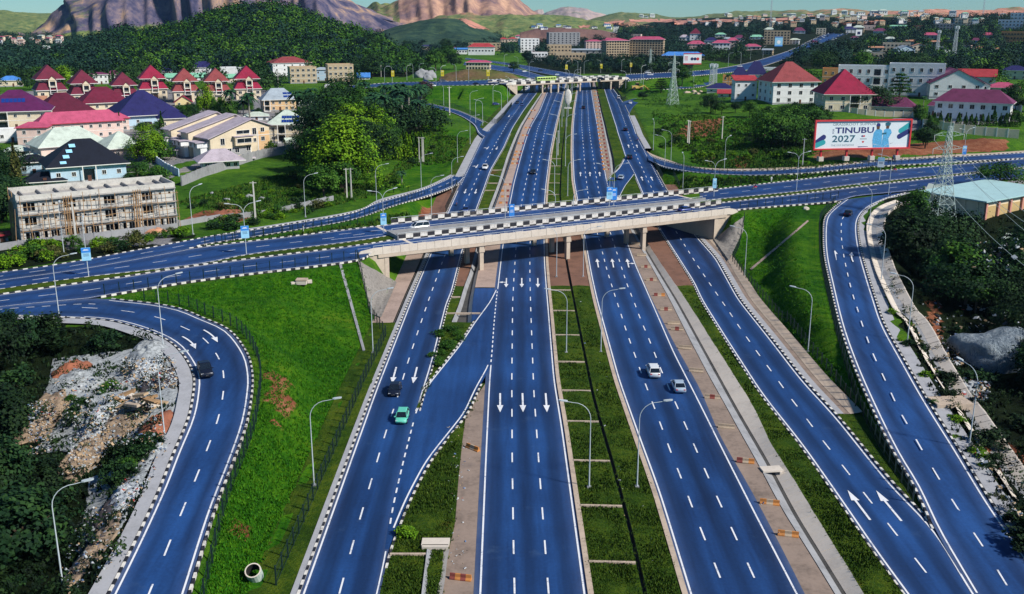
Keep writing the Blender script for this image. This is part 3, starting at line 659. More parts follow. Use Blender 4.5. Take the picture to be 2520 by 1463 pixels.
# outer verges
FLo = FL_l.shift(-0.35); FRo = LineF(lambda Y: np.minimum(FR_r(Y)+0.35, np.where(Y < 140, RRx(Y)-0.05,1e3)))
ye = Yp(795)
strip('grass_verge', OL, FLo, YN, ye, GRASS,5, off=0.05, bumpy=0.4, db=-0.6)
strip('footway', OL, FLo, ye, Yp(610), SHOULP,5, off=0.04, bumpy=0.05, db=-1.6)
strip('drain_floor', FLo, FLo, ye, Yp(610), DRAINF,2, da=-1.6, db=-1.0, off=-0.25)
strip('footway', FLo, FLo, YN, Yp(610), PAVEW,2, da=-1.0, off=0.10)
strip('dirt_verge', OL, FLo, Yp(610), Yp(455), DIRT,5, off=0.04, bumpy=0.1)
strip('grass_verge', OL, FLo, Yp(455), YF, GRASS,4, off=-0.02); strip('paved_verge', FLo, FLo, Yp(455), YF, PAVEW,2, da=-3.0, off=0.05)
ORn = LineF(lambda Y: np.where(Y < 175, np.minimum(OR(Y), RRx(Y)), OR(Y)))
yv = Yp(1020)
strip('grass_verge', FRo, ORn, Y_tip+0.5, yv, GRASS,4, off=0.04)
strip('footway', FRo, FRo, yv, Yp(560), PAVEW,2, db=1.3, off=0.10)
strip('drain_floor', FRo, FRo, yv, Yp(560), SHOULD,2, da=1.3, db=2.2, off=0.02)
strip('drain_slabs', FRo, ORn, yv, Yp(560), KCREAM,4, da=2.2, ca=0.0, cb=0.35, off=0.06, bumpy=0.15)
strip('dirt_verge', FRo, ORn, Yp(560), Yp(455), DIRT,4, off=0.03)
strip('grass_verge', FRo, ORn, Yp(366), Yp(285), GRASS,3, off=0.01); strip('paved_verge', FRo, FRo, Yp(366), Yp(285), PAVEW,2, db=2.6, off=0.06)
strip('grass_verge', FRo, ORn, Yp(285), YF, GRASS,4, off=0.03)
rib = MB().box((0,0,0.05),(1,0.35,0.34), KCREAM).mesh('median_rib'); ribs = struct('median_ribs', None)
for py in (1387,1248,1137,1040,964,893,827,767,716,480,452,430,410,392):
    Yr = Yp(py); a, b = float(ML_r(Yr))+0.95, float(MD_a(Yr))-0.28
    o = link('median_rib', rib, ribs); o.location = ((a+b)/2, Yr, float(zb(Yr))+0.02); o.scale = (b-a,1,1); o.rotation_euler = (0,0,-0.05)
for py, l0, l1 in ((733, FLr, UD_l),(773, FLr, SL_l),(452, FLr, UD_l),(420, FLr, UD_l),(470, FLr, UD_l)):
    Yr = Yp(py); a, b = float(l0(Yr))+0.2, float(l1(Yr))-0.2
    o = link('verge_rib', rib, ribs); o.location = ((a+b)/2, Yr, float(zb(Yr))+0.02); o.scale = (b-a,1,1)
Yr = Yp(1368); a, b = float(SLR(Yr))+0.2, float(CH_a(Yr)); o = link('verge_rib', rib, ribs); o.location = ((a+b)/2, Yr,0.05); o.scale = (b-a,1,1)
# culvert head and slab bridges over the drains
p = PB(1071,1352); mb = MB(); mb.box((0,0,0.2),(2.9,0.5,0.5), CONCL).box((0,0.9,0.34),(3.1,1.6,0.22), CONCL); tag(mb.build('culvert_head'), 'pale concrete culvert head where the open drain goes under the grass', 'culvert').location = p
p = PB(1898,1157); mb = MB(); mb.box((0,0,0.12),(2.7,1.5,0.22), CONCL,0.12).box((-1.1,-0.2,-0.25),(0.3,1.2,0.6), CONCL).box((1.1,-0.2,-0.25),(0.3,1.2,0.6), CONCL); tag(mb.build('slab_bridge'), 'pale concrete slab laid across the roadside drain', 'slab bridge').location = p

# ------------------------------------------------------------------ painted markings
def ribbon(mb, pts, w, off, mat=PAINT):
    P = np.asarray(pts, float); T = np.gradient(P, axis=0); T[:,2] = 0; T /= np.linalg.norm(T, axis=1)[:, None]+1e-9
    N = np.stack([-T[:,1], T[:,0],0*T[:,0]],1)*w/2; L_, R2 = P+N, P-N; L_[:,2] += off; R2[:,2] += off
    for k in range(len(P)-1): mb.poly([R2[k], R2[k+1], L_[k+1], L_[k]], mat)
def lpts(l, y0, y1, d=0.0, step=4.0):
    Yv = ystep(y0, y1); return np.stack([l(Yv)+d, Yv, zb(Yv)],1)
def dashes(mb, pts, per=7.8, ln=3.0, w=0.19, off=0.03, ph=0.0):
    P = np.asarray(pts, float); s = np.r_[0, np.cumsum(np.linalg.norm(np.diff(P, axis=0), axis=1))]; a = ph
    while a+ln < s[-1]:
        q = np.linspace(a, a+ln,3); ribbon(mb, np.stack([np.interp(q, s, P[:, i]) for i in range(3)],1), w, off); a += per
def pxl(pts, sm=5): return Line(pts, sm)
YD = 700.0
def mark_road(road, fn):
    mb = MB(); fn(mb); mb.build('lane_marking', road)
d_ml1 = pxl([(1266.5,1461),(1264,1362),(1260.5,1134.6),(1259.5,936),(1261.5,748),(1265,680),(1269.7,612),(1283.4,499),(1292,458),(1307,393),(1324,314),(1336,290),(1357,232)])
d_ml2 = pxl([(1348,1431.7),(1328.4,1174),(1313.5,961),(1306,758),(1304,680),(1304,608),(1310.7,499),(1315.9,458),(1327,393),(1343,314),(1353.5,273),(1372,229)])
def f(mb):
    ribbon(mb, lpts(ML_r, YN, YF),0.2,0.025); ribbon(mb, lpts(ML_l, YN, Yp(899)),0.2,0.025); ribbon(mb, lpts(ML_l, Yp(712), YF),0.2,0.025)
    dashes(mb, lpts(ML_l, Yp(892), Yp(716),-0.05,2),2.6,1.4,0.2)
    for d in (d_ml1, d_ml2): dashes(mb, lpts(d, YN, YD))
mark_road(road_ml, f)
d_mr1 = pxl([(1780,1441.6),(1740.4,1342.6),(1708,1261),(1680,1186),(1655,1124.6),(1614.7,1015.7),(1581,926.5),(1542.8,820),(1524,760.6),(1514.8,733),(1493.6,665),(1476.5,598),(1447.5,482),(1440.6,427),(1434,342),(1431,307.6),(1432,270),(1434,225)])
d_mr2 = pxl([(1849,1407),(1807,1315),(1770,1236),(1740,1169),(1713,1107),(1688.4,1050),(1666,1001),(1628,914),(1599,840),(1573.6,780),(1563.7,752),(1543,700.6),(1522.6,637),(1505.5,584),(1474.8,478.5),(1464.5,420),(1453,342),(1449,307.6),(1447,270),(1444,225)])
def f(mb):
    ribbon(mb, lpts(MR_l, YN, YF),0.2,0.025); ribbon(mb, lpts(MR_r, YN, Yp(490)),0.2,0.025); ribbon(mb, lpts(MR_r, Yp(446), YF),0.2,0.025)
    dashes(mb, lpts(MR_r, Yp(488), Yp(447),0,2),2.6,1.4,0.2)
    for d in (d_mr1, d_mr2): dashes(mb, lpts(d, YN, YD), ph=3.0)
mark_road(road_mr, f)
d_fl = pxl([(850,1407),(875,1315),(898.5,1233.6),(919,1166.7),(937,1105),(954,1050),(974,993),(1001.5,899),(1024,830),(1053.5,743),(1070,697),(1092,636),(1143,504),(1157,475),(1179,427),(1210,371),(1237,325),(1258,290.5),(1285,253),(1301,229)])
def f(mb):
    ribbon(mb, lpts(FL_l, YN, Yp(470)),0.2,0.025); ribbon(mb, lpts(FL_l, Yp(305), YF),0.2,0.025)
    ribbon(mb, lpts(FL_r, Yp(1018), YF),0.2,0.025); dashes(mb, lpts(d_fl, YN, YD))
    dashes(mb, lpts(FL_r, Yp(1290), Yp(1030),0,2),2.6,1.4,0.2); ribbon(mb, lpts(FL_r, YN, Yp(1352)),0.15,0.025)
    dashes(mb, lpts(FL_l, Yp(455), Yp(320),0.1,2),2.6,1.3,0.2)
mark_road(road_fl, f)
d_fr = pxl([(2315,1456),(2245.6,1367),(2178,1280),(2118,1204),(2066,1137),(2020,1079),(1981.6,1026.6),(1945,979.5),(1914,936),(1858,860),(1812,795),(1794,767),(1775,740),(1742,692),(1713,649),(1690,612),(1669,579),(1604.7,465),(1591,437.5),(1569,390),(1552,345),(1543,318),(1534.6,294),(1521,256),(1503,225)])
def f(mb):
    ribbon(mb, lpts(FR_l, YN, Yp(428)),0.2,0.025); ribbon(mb, lpts(FR_l, Yp(385), YF),0.2,0.025); ribbon(mb, lpts(FR_r, YN, Yp(470),-0.1),0.2,0.025)
    ribbon(mb, lpts(FR_r, Yp(330), YF),0.2,0.025); dashes(mb, lpts(d_fr, YN, YD), ph=4.0); dashes(mb, lpts(FR_l, Yp(426), Yp(388),0,2),2.4,1.3,0.2); dashes(mb, lpts(FR_r, Yp(460), Yp(340),-0.3,2),2.6,1.3,0.2)
mark_road(road_fr, f)
def f(mb):
    ribbon(mb, lpts(SL_l, Yp(1011), Yp(714)),0.2,0.03); ribbon(mb, lpts(SL_r, Yp(1300), Yp(899),-0.3),0.2,0.03)
    P = [PB(*p) for p in ((1023,1012),(1046,965),(1063,930))]; ribbon(mb,[tuple(p) for p in P],0.2,0.03)
mark_road(road_s1, f)
def f(mb): ribbon(mb, lpts(S2_r, Yp(505), Yp(428),0.0),0.2,0.03); ribbon(mb, lpts(S2_l, Yp(446), Yp(388),0.2),0.2,0.03)
mark_road(road_s2, f)
def edge(A, B, u, i0=0.0, i1=1.0):
    n = len(A); a, b = int(i0*(n-1)), max(int(i1*(n-1)), int(i0*(n-1))+2); return (A*(1-u)+B*u)[a:b+1]
def mark_ramp(road, A, B, solid=(0.06,0.94), dash=(0.5,), rng_=(0,1), w=0.2, drng=(0,1)):
    def f(mb):
        for u in solid: ribbon(mb, edge(A, B, u, *rng_), w,0.03)
        for u in dash: dashes(mb, edge(A, B, u, *drng))
    mark_road(road, f)
def frac_near(A, px, py, z):
    p = PZ(px, py, z); d = np.linalg.norm(A[:, :2]-np.array([p.x, p.y]), axis=1); return d.argmin()/(len(A)-1)
f0 = frac_near(LL_A,260,736,7.2)
mark_ramp(r_ll, LL_A, LL_B,(0.07,0.93),(0.5,),(f0,1), drng=(f0*0.9,1))
mark_road(r_ll, lambda mb: (ribbon(mb, edge(LL_A, LL_B,0.97,0, f0),0.2,0.03), dashes(mb, edge(LL_A, LL_B,0.3,0, f0),2.6,1.4,0.2)))
f1 = frac_near(RR_A,2302,1303,0)
mark_ramp(r_rr, RR_A, RR_B,(0.94,),(),(0.03,1)); mark_road(r_rr, lambda mb: ribbon(mb, edge(RR_A, RR_B,0.06,0.0, f1*1.08),0.2,0.03))
def f(mb):
    pts = [(2478,1441.6,0),(2421.5,1350,0),(2367,1268,0),(2320,1194,0),(2280,1127,0.1),(2244.6,1065,.4),(2213,1010,.7),(2189,959,1.1),(2167,912,1.5),(2148,870,2),(2133,830,2.5),(2120,793,2.9),(2110,760,3.3),(2100,730,3.7),(2092,700.6,4.1),(2086,675,4.4),(2076,627,5.2),(2070.5,581,6),(2071,547,6.6),(2077,533,6.9),(2096,509,7.4),(2112,497,7.7),(2128,487,7.9)]
    P = []
    for a in pts:
        p = PZ(*a); i = np.linalg.norm((RR_A+RR_B)[:, :2]/2-np.array([p.x, p.y]), axis=1).argmin(); z = float((RR_A[i,2]+RR_B[i,2])/2); p = PZ(a[0], a[1], z); P.append(tuple(p))
    dashes(mb, spline(P,6))
mark_road(r_rr, f)
g0 = frac_near(RL_B,490,606,7.1)
mark_ramp(r_rl, RL_A, RL_B,(0.08,0.92),(0.5,),(g0,1), drng=(0.0,1))
mark_ramp(r_rf, RF_A, RF_B,(0.1,0.9),(),(0.05,1))
for rd, A, B in ((r_cf, CF_A, CF_B),(r_cn, CN_A, CN_B),(r_cf2, CF2_A, CF2_B),(r_cn2, CN2_A, CN2_B)): mark_ramp(rd, A, B,(0.05,0.95),(0.5,), w=0.14)
mark_ramp(r_fo, FO_A, FO_B,(0.08,0.92),()); mark_ramp(r_l2, L2_A, L2_B,(0.06,0.94),(0.5,)); mark_ramp(r_e1, E1_A, E1_B,(0.05,0.95),(0.33,0.66), w=0.3); mark_ramp(r_e2, E2_A, E2_B,(0.05,0.95),(0.33,0.66), w=0.3)
def onramp(p, A, B, z):
    for _ in range(6): q = PZ(p[0], p[1], z); c = (A+B)/2; i = np.linalg.norm(c[:, :2]-np.array([q.x, q.y]), axis=1).argmin(); z = float(c[i,2])
    return PZ(p[0], p[1], z+0.03)
def arrow(road, tail, head, w=0.85, branch=0, zf=None, curve=0.0, AB=None):
    Pt, Ph = [Vector(PB(*p)) if zf is None else onramp(p, *AB, zf) for p in (tail, head)]
    d = (Ph-Pt); L = d.length; d.normalize(); n = Vector((-d.y, d.x,0)); mb = MB(); up = Vector((0,0,0.035)); hl = L*0.36
    def pt(s, t): return Pt + d*s + n*(t + curve*(s/L)*(1-s/L)*4) + up
    m = 6
    for k in range(m):
        a, b = (L-hl)*k/m,(L-hl)*(k+1)/m; mb.poly([pt(a,-0.14), pt(b,-0.14), pt(b,0.14), pt(a,0.14)], PAINT)
    mb.poly([pt(L-hl,-w/2), pt(L,0), pt(L-hl, w/2)], PAINT)
    if branch:
        c = L*0.45; s = branch
        mb.poly([pt(c-0.2,0.14*s), pt(c+0.25,0.14*s), pt(c+0.25,0.8*s), pt(c-0.2,0.8*s)][::1 if s < 0 else -1], PAINT)
        mb.poly([pt(c-0.7,0.8*s), pt(c+0.7,0.8*s), pt(c,1.75*s)][::1 if s < 0 else -1], PAINT)
    o = mb.build('arrow_marking', road)
for x0, x1 in ((808,808),(919,922),(1034,1041)): arrow(road_ml, B2(x0,465), B2(x1,560),1.0)
for x0, x1, b in ((1127,1124,-1),(1237,1237,0),(1352,1353,0)): arrow(road_ml, M2(x0,1105), M2(x1,1172),1.0, b)
for x0, x1, b in ((1789,1778,0),(1898,1886,0),(2008,1994,-1)): arrow(road_mr, M2(x0,1028), M2(x1,965),1.0, b)
for x0, x1 in ((1660,1659),(1729,1727),(1800,1796)): arrow(road_mr, M2(x0,370), M2(x1,340),1.0)
for x0, x1 in ((292,270),(395,375)): arrow(road_fl, B2(x0,335), B2(x1,416),1.0)
for x0, x1, y0, y1, b in ((836,824,464,496,0),(911,900,464,498,0),(922,905,288,312,-1),(1000,982,158,178,-1),(1062,1052,158,180,0),(1150+0,1141,-70,-55,0)): arrow(road_fl, M2(x0, y0), M2(x1, y1),1.0, b)
for x0, x1, y0, y1 in ((2108,2097,402,373),(2180,2166,402,373),(2009,2003,165,142),(2070,2062,166,143)): arrow(road_fr, M2(x0, y0), M2(x1, y1),1.0)
arrow(road_fr, B3(975,1095), B3(862,946),1.0); arrow(road_fr, B3(1130,1100), B3(1004,948),1.0)
arrow(r_rr, M3(1166,975), M3(1158,905),1.05,0,4.8,0,(RR_A, RR_B)); arrow(r_rr, M3(1290,987), M3(1280,918),1.05,0,4.8,0.2,(RR_A, RR_B))
arrow(r_ll, B1(1012,150), B1(1082,212),1.05,0,5.85,0.3,(LL_A, LL_B)); arrow(r_ll, B1(906,183), B1(973,245),1.05,0,5.85,0.35,(LL_A, LL_B))

# ------------------------------------------------------------------ kerbs of black and white stones
KST = [MB().box((0,0,-0.03),(0.94,0.28,0.36), m).mesh('kerb_stone') for m in (KWHITE, KBLACK)]
def kerb(pts, y_obj=225, L=0.95, w=0.28, max_obj=280, near_first=True):
    P = resample(pts, step=0.5); s = np.r_[0, np.cumsum(np.linalg.norm(np.diff(P, axis=0), axis=1))]; n = int(s[-1]/L)
    root = struct('kerb', None); mb = MB(); cnt = 0; one = np.arange(n) if P[0,1] < P[-1,1] else np.arange(n)[::-1]
    for k in one:
        q = [np.array([np.interp((k+t)*L, s, P[:, i]) for i in range(3)]) for t in (0.0,0.5,1.0)]; d = q[2]-q[0]; a = math.atan2(d[1], d[0])
        if q[1][1] < y_obj and cnt < max_obj:
            o = link('kerb_stone', KST[k % 2], root); o.location = q[1]; o.rotation_euler = (0,-math.asin(max(-1, min(1, d[2]/L))), a); o.scale = (L/0.96, w/0.28,1); cnt += 1
        else: mb.box((q[1][0], q[1][1], q[1][2]-0.03),(L*0.98, w,0.36),(KWHITE, KBLACK)[k % 2], a)
    if mb.v: o = mb.build('kerb_stones', root); o['kind'] = 'stuff'
    return root
def kl(l, y0, y1, d): return np.stack([l(ystep(y0, y1))+d, ystep(y0, y1), zb(ystep(y0, y1))],1)
kerb(kl(FL_l, YN, Yp(430),-0.55)); kerb(kl(FL_r, Yp(1012), Yp(330),0.5), w=0.2); kerb(kl(SL_l, Yp(960), Yp(786),-0.35)); kerb(kl(SL_r, Yp(1400), Yp(944),0.35))
kerb(kl(FR_l, YN, Yp(440),-0.5), w=0.22); kerb(np.stack([FRo(ystep(Y_tip, Yp(420)))+0.12, ystep(Y_tip, Yp(420)), zb(ystep(Y_tip, Yp(420)))],1), w=0.32); kerb(kl(S2_l, Yp(446), Yp(390),-0.2)); kerb(kl(FR_r, Yp(366), Yp(260),0.5))
kerb(edge(LL_A, LL_B,-0.02, f0,1)); kerb(edge(LL_A, LL_B,1.02, f0*0.55,1))
kerb(edge(RR_A, RR_B,-0.02,0.02, f1)); kerb(edge(RR_A, RR_B,1.02,0.02,1))
kerb(edge(RL_A, RL_B,-0.02,0.02,0.97)); kerb(edge(RL_A, RL_B,1.02, g0,0.97)); kerb(edge(RF_A, RF_B,-0.03,0.05,1)); kerb(edge(RF_A, RF_B,1.03,0.05,1))
gc = frac_near(CF_A,468,612,7.2); kerb(edge(CF_A, CF_B,-0.02, gc,1)); kerb(edge(CN_A, CN_B,-0.03,0,1), L=1.0, w=0.4); kerb(edge(CF_A, CF_B,1.02,0,1), w=0.2)
kerb(edge(CN_A, CN_B,1.02, frac_near(CN_B,250,731,7.2),1), w=0.22)
kerb(edge(CF2_A, CF2_B,-0.02,0,1)); kerb(edge(CN2_A, CN2_B,-0.03,0,1), w=0.4); kerb(edge(CF2_A, CF2_B,1.02,0,1), w=0.2); kerb(edge(CN2_A, CN2_B,1.02,0, frac_near(CN2_B,2060,496,7.7)), w=0.22)
for A, B in ((L2_A, L2_B),(R2_A, R2_B),(LP_A, LP_B)):
    for u in (-0.03,1.03): kerb(edge(A, B, u), L=1.6, w=0.5)
for u in (-0.04,): kerb(edge(FO_A, FO_B, u), L=1.2, w=0.35)
# grass in the crossing's median
def fill_between(name, A, B, mat, off, n=60, ncol=4, bumpy=0.15):
    a, b = resample(A, n=n), resample(B, n=n); u = np.linspace(0,1, ncol); V = a[:, None]*(1-u)[None, :, None]+b[:, None]*u[None, :, None]; V[...,2] += off+bumpy*np.minimum(u,1-u)[None, :]
    ix = np.arange(n*ncol).reshape(n, ncol); q = np.stack([ix[:-1, :-1], ix[1:, :-1], ix[1:,1:], ix[:-1,1:]],-1).reshape(-1,4)
    if np.cross(V[1,0]-V[0,0], V[0,1]-V[0,0])[2] < 0: q = q[:, ::-1]
    return struct(name, np_mesh(name, V.reshape(-1,3), q, None,[mat]))
fill_between('crossing_median', edge(CF_A, CF_B,1.03), edge(CN_A, CN_B,-0.05), GRASS,0.1); fill_between('crossing_median', edge(CF2_A, CF2_B,1.03), edge(CN2_A, CN2_B,-0.05), GRASS,0.1)
# pavements beside the loop ramps
def side_sheet(name, A, B, u0, u1, i0, i1, mat, off=0.08, n=80):
    fill_between(name, edge(A, B, u0, i0, i1), edge(A, B, u1, i0, i1), mat, off, n,3,0.0)
side_sheet('footway', LL_A, LL_B,1.05,1.28, f0*0.5,1, PAVEW); side_sheet('footway', RR_A, RR_B,1.05,1.30,0.03,1, PAVEW); side_sheet('footway', RF_A, RF_B,-0.45,-0.06,0.05,1, KCREAM); side_sheet('footway', RL_A, RL_B,-0.30,-0.06,0.3,0.97, PAVEW,0.05)
# ------------------------------------------------------------------ overpasses
def draped(name, pts4, mat, nu=14, nv=14, off=0.14, jag=0.0, kind='structure'):
    p = [np.array(q, float) for q in pts4]; V = []
    for j in range(nv+1):
        for i in range(nu+1):
            u, v = i/nu, j/nv; q = (p[0]*(1-u)+p[1]*u)*(1-v)+(p[3]*(1-u)+p[2]*u)*v; g = G(*q); z = g.z+off+jag*random.uniform(-1,1); V.append((g.x, g.y, z))
    ix = np.arange((nu+1)*(nv+1)).reshape(nv+1, nu+1); q = np.stack([ix[:-1, :-1], ix[1:, :-1], ix[1:,1:], ix[:-1,1:]],-1).reshape(-1,4); V = np.array(V)
    if np.cross(V[q[0,1]]-V[q[0,0]], V[q[0,3]]-V[q[0,0]])[2] < 0: q = q[:, ::-1]
    o = link(name, np_mesh(name, V, q, None,[mat])); o['kind'] = kind; return o
class Frame:
    def __init__(s, O, E): s.O = Vector(O); s.e = (Vector(E)-s.O); s.e.z = 0; s.L = s.e.length; s.e.normalize(); s.n = Vector((-s.e.y, s.e.x,0)); s.rz = math.atan2(s.e.y, s.e.x)
    def st(s, p): d = Vector(p)-s.O; return d.dot(s.e), d.dot(s.n)
ZD = 7.2
FR1 = Frame(PZ(912.6,622, ZD), PZ(1722.6,529.8, ZD))
def t_of(a, b): return (FR1.st(PZ(a[0], a[1], ZD))[1]+FR1.st(PZ(b[0], b[1], ZD))[1])/2
tCN = t_of((977.5,589.6),(1722.6,512.7)); tCFl = t_of((977,577),(1722.6,494)); tCFu = t_of((974,552),(1722.6,475))
sL = FR1.st(PZ(972,703,0))[0]; sR = FR1.st(PZ(1752,591,0))[0]
s_a = FR1.st(PZ(882,630, ZD))[0]; s_b = FR1.st(PZ(1819,520, ZD))[0]
s_c = FR1.st(PZ(974,552, ZD))[0]-1.0; s_d = FR1.st(PZ(1744,468, ZD))[0]; s_e = FR1.st(PZ(978,584, ZD))[0]; s_f = FR1.st(PZ(1745,500, ZD))[0]
def make_overpass(fr, zd, dims, label, cat, panel=1.8, far=False):
    """local frame: x along the deck, y away from the near parapet, z up from the road below"""
    (sL, sR, s_a, s_b, s_c, s_d, s_e, s_f, tCN, tCFl, tCFu, piers, zg) = dims
    root = thing('overpass', label, cat,(fr.O.x, fr.O.y, zg), fr.rz); D = zd-zg
    def bx(name, x0, x1, y0, y1, z0, z1, mat): return MB().box(((x0+x1)/2,(y0+y1)/2,(z0+z1)/2),(x1-x0, y1-y0, z1-z0), mat).build(name, root)
    bx('deck', s_a+2, s_b-2,-0.1, tCN+0.25, D-0.75, D-0.03, CONC); bx('deck', s_a+2, s_b-2, tCFl-0.2, tCFu+0.3, D-0.75, D-0.03, CONC)
    bx('road_surface', s_a-1, s_b+1,0.02, tCN+0.02, D-0.05, D+0.01, ASPHX); bx('road_surface', s_a-1, s_b+1, tCFl-0.02, tCFu, D-0.05, D+0.01, ASPHX)
    for y0 in np.linspace(0.3, tCN-0.5,4): bx('girder', sL, sR, y0, y0+0.5, D-1.45, D-0.75, CONC)
    for y0 in np.linspace(tCFl+0.3, tCFu-0.5,4): bx('girder', sL, sR, y0, y0+0.5, D-1.45, D-0.75, CONC)
    bx('edge_beam', s_a+5, s_b-4,-0.42,-0.1, D-1.35, D-0.62, CONC); bx('edge_beam', s_a+5, s_b-4, tCFu+0.3, tCFu+0.6, D-1.35, D-0.62, CONC)
    mk = MB()
    for u in (0.06,0.94):
        for a, w in ((0.0, tCN),(tCFl, tCFu-tCFl)): mk.box(((s_a+s_b)/2, a+w*u, D+0.017),(s_b-s_a,0.14,0.008), PAINT)
    x = s_a+2
    while x < s_b-4:
        mk.box((x+1.5, tCN/2, D+0.017),(3,0.16,0.008), PAINT); mk.box((x+3,(tCFl+tCFu)/2, D+0.017),(3,0.16,0.008), PAINT); x += 7.8
    mk.build('lane_marking', root)
    for xj in (s_e+0.2, s_f-0.2):
        bx('expansion_joint', xj-0.45, xj+0.45,0.02, tCN, D+0.012, D+0.03, CONCL); bx('expansion_joint', xj-0.45, xj+0.45, tCFl, tCFu, D+0.012, D+0.03, CONCL)
    # near parapet: cast panels with open joints, sloping ends
    n = int(round((s_b-s_a-7)/panel/1.15)); L = (s_b-s_a-7)/n; x0 = s_a+4
    pm = MB().box((0,0,0),(L-0.05,0.34,1.55), CONCL).mesh('parapet_panel'); pmb = MB().box((0,0,0.03),(L-0.05,0.40,1.62), CONCL).mesh('parapet_panel')
    if far: pm, pmb = (MB().box((0,0,0),(L-0.05,0.34,1.5), c).mesh('parapet_panel') for c in (KWHITE, KBLACK))
    for k in range(n):
        o = link('parapet_panel', pmb if k % 2 else pm, root); o.location = (x0+(k+0.5)*L,-0.24, D+0.19)
    for a, b, sgn in ((s_a, x0,1),(s_b, s_b-3,-1)):
        m = MB(); y0, y1 = -0.41,-0.07; z0 = D-0.7
        for y in (y0, y1): pass
        pts = [(a, z0),(b, z0),(b, D+0.95),(a+sgn*1.0, D+0.55),(a, D-0.35)]
        m.loft([[(px_, y0, pz_) for px_, pz_ in pts],[(px_, y1, pz_) for px_, pz_ in pts]], CONCL); m.build('parapet_end', root)
    # painted parapets: alternate black and white panels above a counter-changed kerb
    PMESH = {(c, h): MB().box((0,0, h/2),(1,0.32, h), c).mesh('parapet_panel') for c in (KWHITE, KBLACK) for h in (0.3,0.85)}
    CAP = MB().box((0,0,0),(1,0.42,0.14), KWHITE).mesh('parapet_cap')
    for (xa, xb, y) in ((s_e-1.0, s_f+1.0, tCN+0.25),(s_c, s_d+1.0, tCFu+0.2)):
        n = int((xb-xa)/panel); L = (xb-xa)/n
        for k in range(n):
            cx = xa+(k+0.5)*L; c, c2 = (KWHITE, KBLACK) if k % 2 else (KBLACK, KWHITE)
            o = link('parapet_panel', PMESH[(c,0.85)], root); o.location = (cx, y, D+0.3); o.scale = (L*0.985,1,1)
            o = link('parapet_kerb', PMESH[(c2,0.3)], root); o.location = (cx, y-0.12, D); o.scale = (L*0.985,1,1)
            if k % 2: o = link('parapet_cap', CAP, root); o.location = (cx, y, D+1.2); o.scale = (L*1.0,1,1)
        m = MB(); m.tube([(xa, y, D+1.55),(xb, y, D+1.55)],0.05, STEELW,6)
        for k in range(n//2+1): m.cyl((xa+2*k*L, y, D+1.1),(xa+2*k*L, y, D+1.55),0.04,0.04, STEELW,5)
        m.build('handrail', root)
    bx('inner_barrier', s_e-1.0, s_f+1, tCFl-0.55, tCFl-0.15, D-0.3, D+0.95, CONCG); bx('inner_barrier_end', s_e-1.2, s_e-0.9, tCN+0.1, tCFl-0.1, D-0.3, D+1.0, CONCG)
    m = MB(); m.tube([(s_e, tCFl-0.35, D+1.3),(s_f, tCFl-0.35, D+1.3)],0.05, STEELW,6)
    for k in range(30): x = s_e+(s_f-s_e)*k/29; m.cyl((x, tCFl-0.35, D+0.9),(x, tCFl-0.35, D+1.3),0.04,0.04, STEELW,5)
    m.build('handrail', root)
    m = MB(); m.tube([(s_a+4,-0.24, D+1.4),(s_b-3,-0.24, D+1.4)],0.05, STEELW,6)
    for k in range(44): x = s_a+4+(s_b-s_a-7)*k/43; m.cyl((x,-0.24, D+0.9),(x,-0.24, D+1.4),0.04,0.04, STEELW,5)
    m.build('handrail', root)
    for x in piers:
        pr = bx('pier', x-0.6, x+0.6,-0.15, tCN+0.1, D-2.15, D-1.45, CONC); pr2 = bx('pier', x-0.6, x+0.6, tCFl, tCFu, D-2.15, D-1.45, CONC)
        for y, par in ((0.45, pr),(tCN-0.9, pr),(tCFl+0.9, pr2),(tCFu-0.8, pr2)):
            m = MB(); r = 0.55
            m.loft([[(x+dx*r*k, y+dy*r*k, z) for dx, dy in ((-1,-1),(1,-1),(1,1),(-1,1))] for z, k in ((-0.6,0.9),(D-3.0,0.9),(D-2.9,1.25),(D-2.15,1.25))], CONC)
            m.build('pier_column', root)
    # abutments with triangular wing walls
    for x, sg, xe in ((sL,-1, s_a),(sR,1, s_b)):
        m = MB(); x0, x1 = sorted((x, x+sg*1.0)); m.box(((x0+x1)/2,(tCFu)/2,(D-0.75-0.8)/2),(x1-x0, tCFu+0.4, D-0.75+0.8), CONC); m.build('abutment', root)
        pts = [(x,-0.8),(x, D-0.62),(xe+(-sg)*1.5, D-0.62),(xe-sg*1.0, D-1.5)]
        for y0 in (-0.12, tCFu+0.1): MB().loft([[(a, y0, z) for a, z in pts],[(a, y0+0.5, z) for a, z in pts]], CONC).build('wing_wall', root)
    return root
piers1 = [FR1.st(PZ(1191,668,0))[0], FR1.st(PZ(1395.7,637,0))[0], FR1.st(PZ(1583.5,613.5,0))[0]]
overpass = make_overpass(FR1, ZD,(sL, sR, s_a, s_b, s_c, s_d, s_e, s_f, tCN, tCFl, tCFu, piers1,0.0), 'concrete road overpass with black and white painted parapets across the expressway', 'overpass')
draped('stone_pitching',[M2(58,985), M2(338,1140), M2(225,1395), M2(150,1365)], STONE,20,20,0.25,0.08)
draped('stone_pitching',[M3(285,835), M3(500,672), M3(500,770), M3(395,990)], STONE,20,20,0.45,0.08)
draped('drain_steps',[M1(2435,985), M1(2455,985),(900,868),(893,868)], CONCG,2,16,0.18,0.05)
ZF = 16.0
FR2 = Frame(PZ(1255,207, ZF), PZ(1541,193.5, ZF))
far_piers = [FR2.st(PZ(x, y,9))[0] for x, y in (T2(1352,670), T2(1425,660), T2(1555,680), T2(1620,655), T2(1745,635), T2(1810,632))]
a2, b2 = FR2.st(PZ(1277,234,9))[0], FR2.st(PZ(1516,218.7,9))[0]
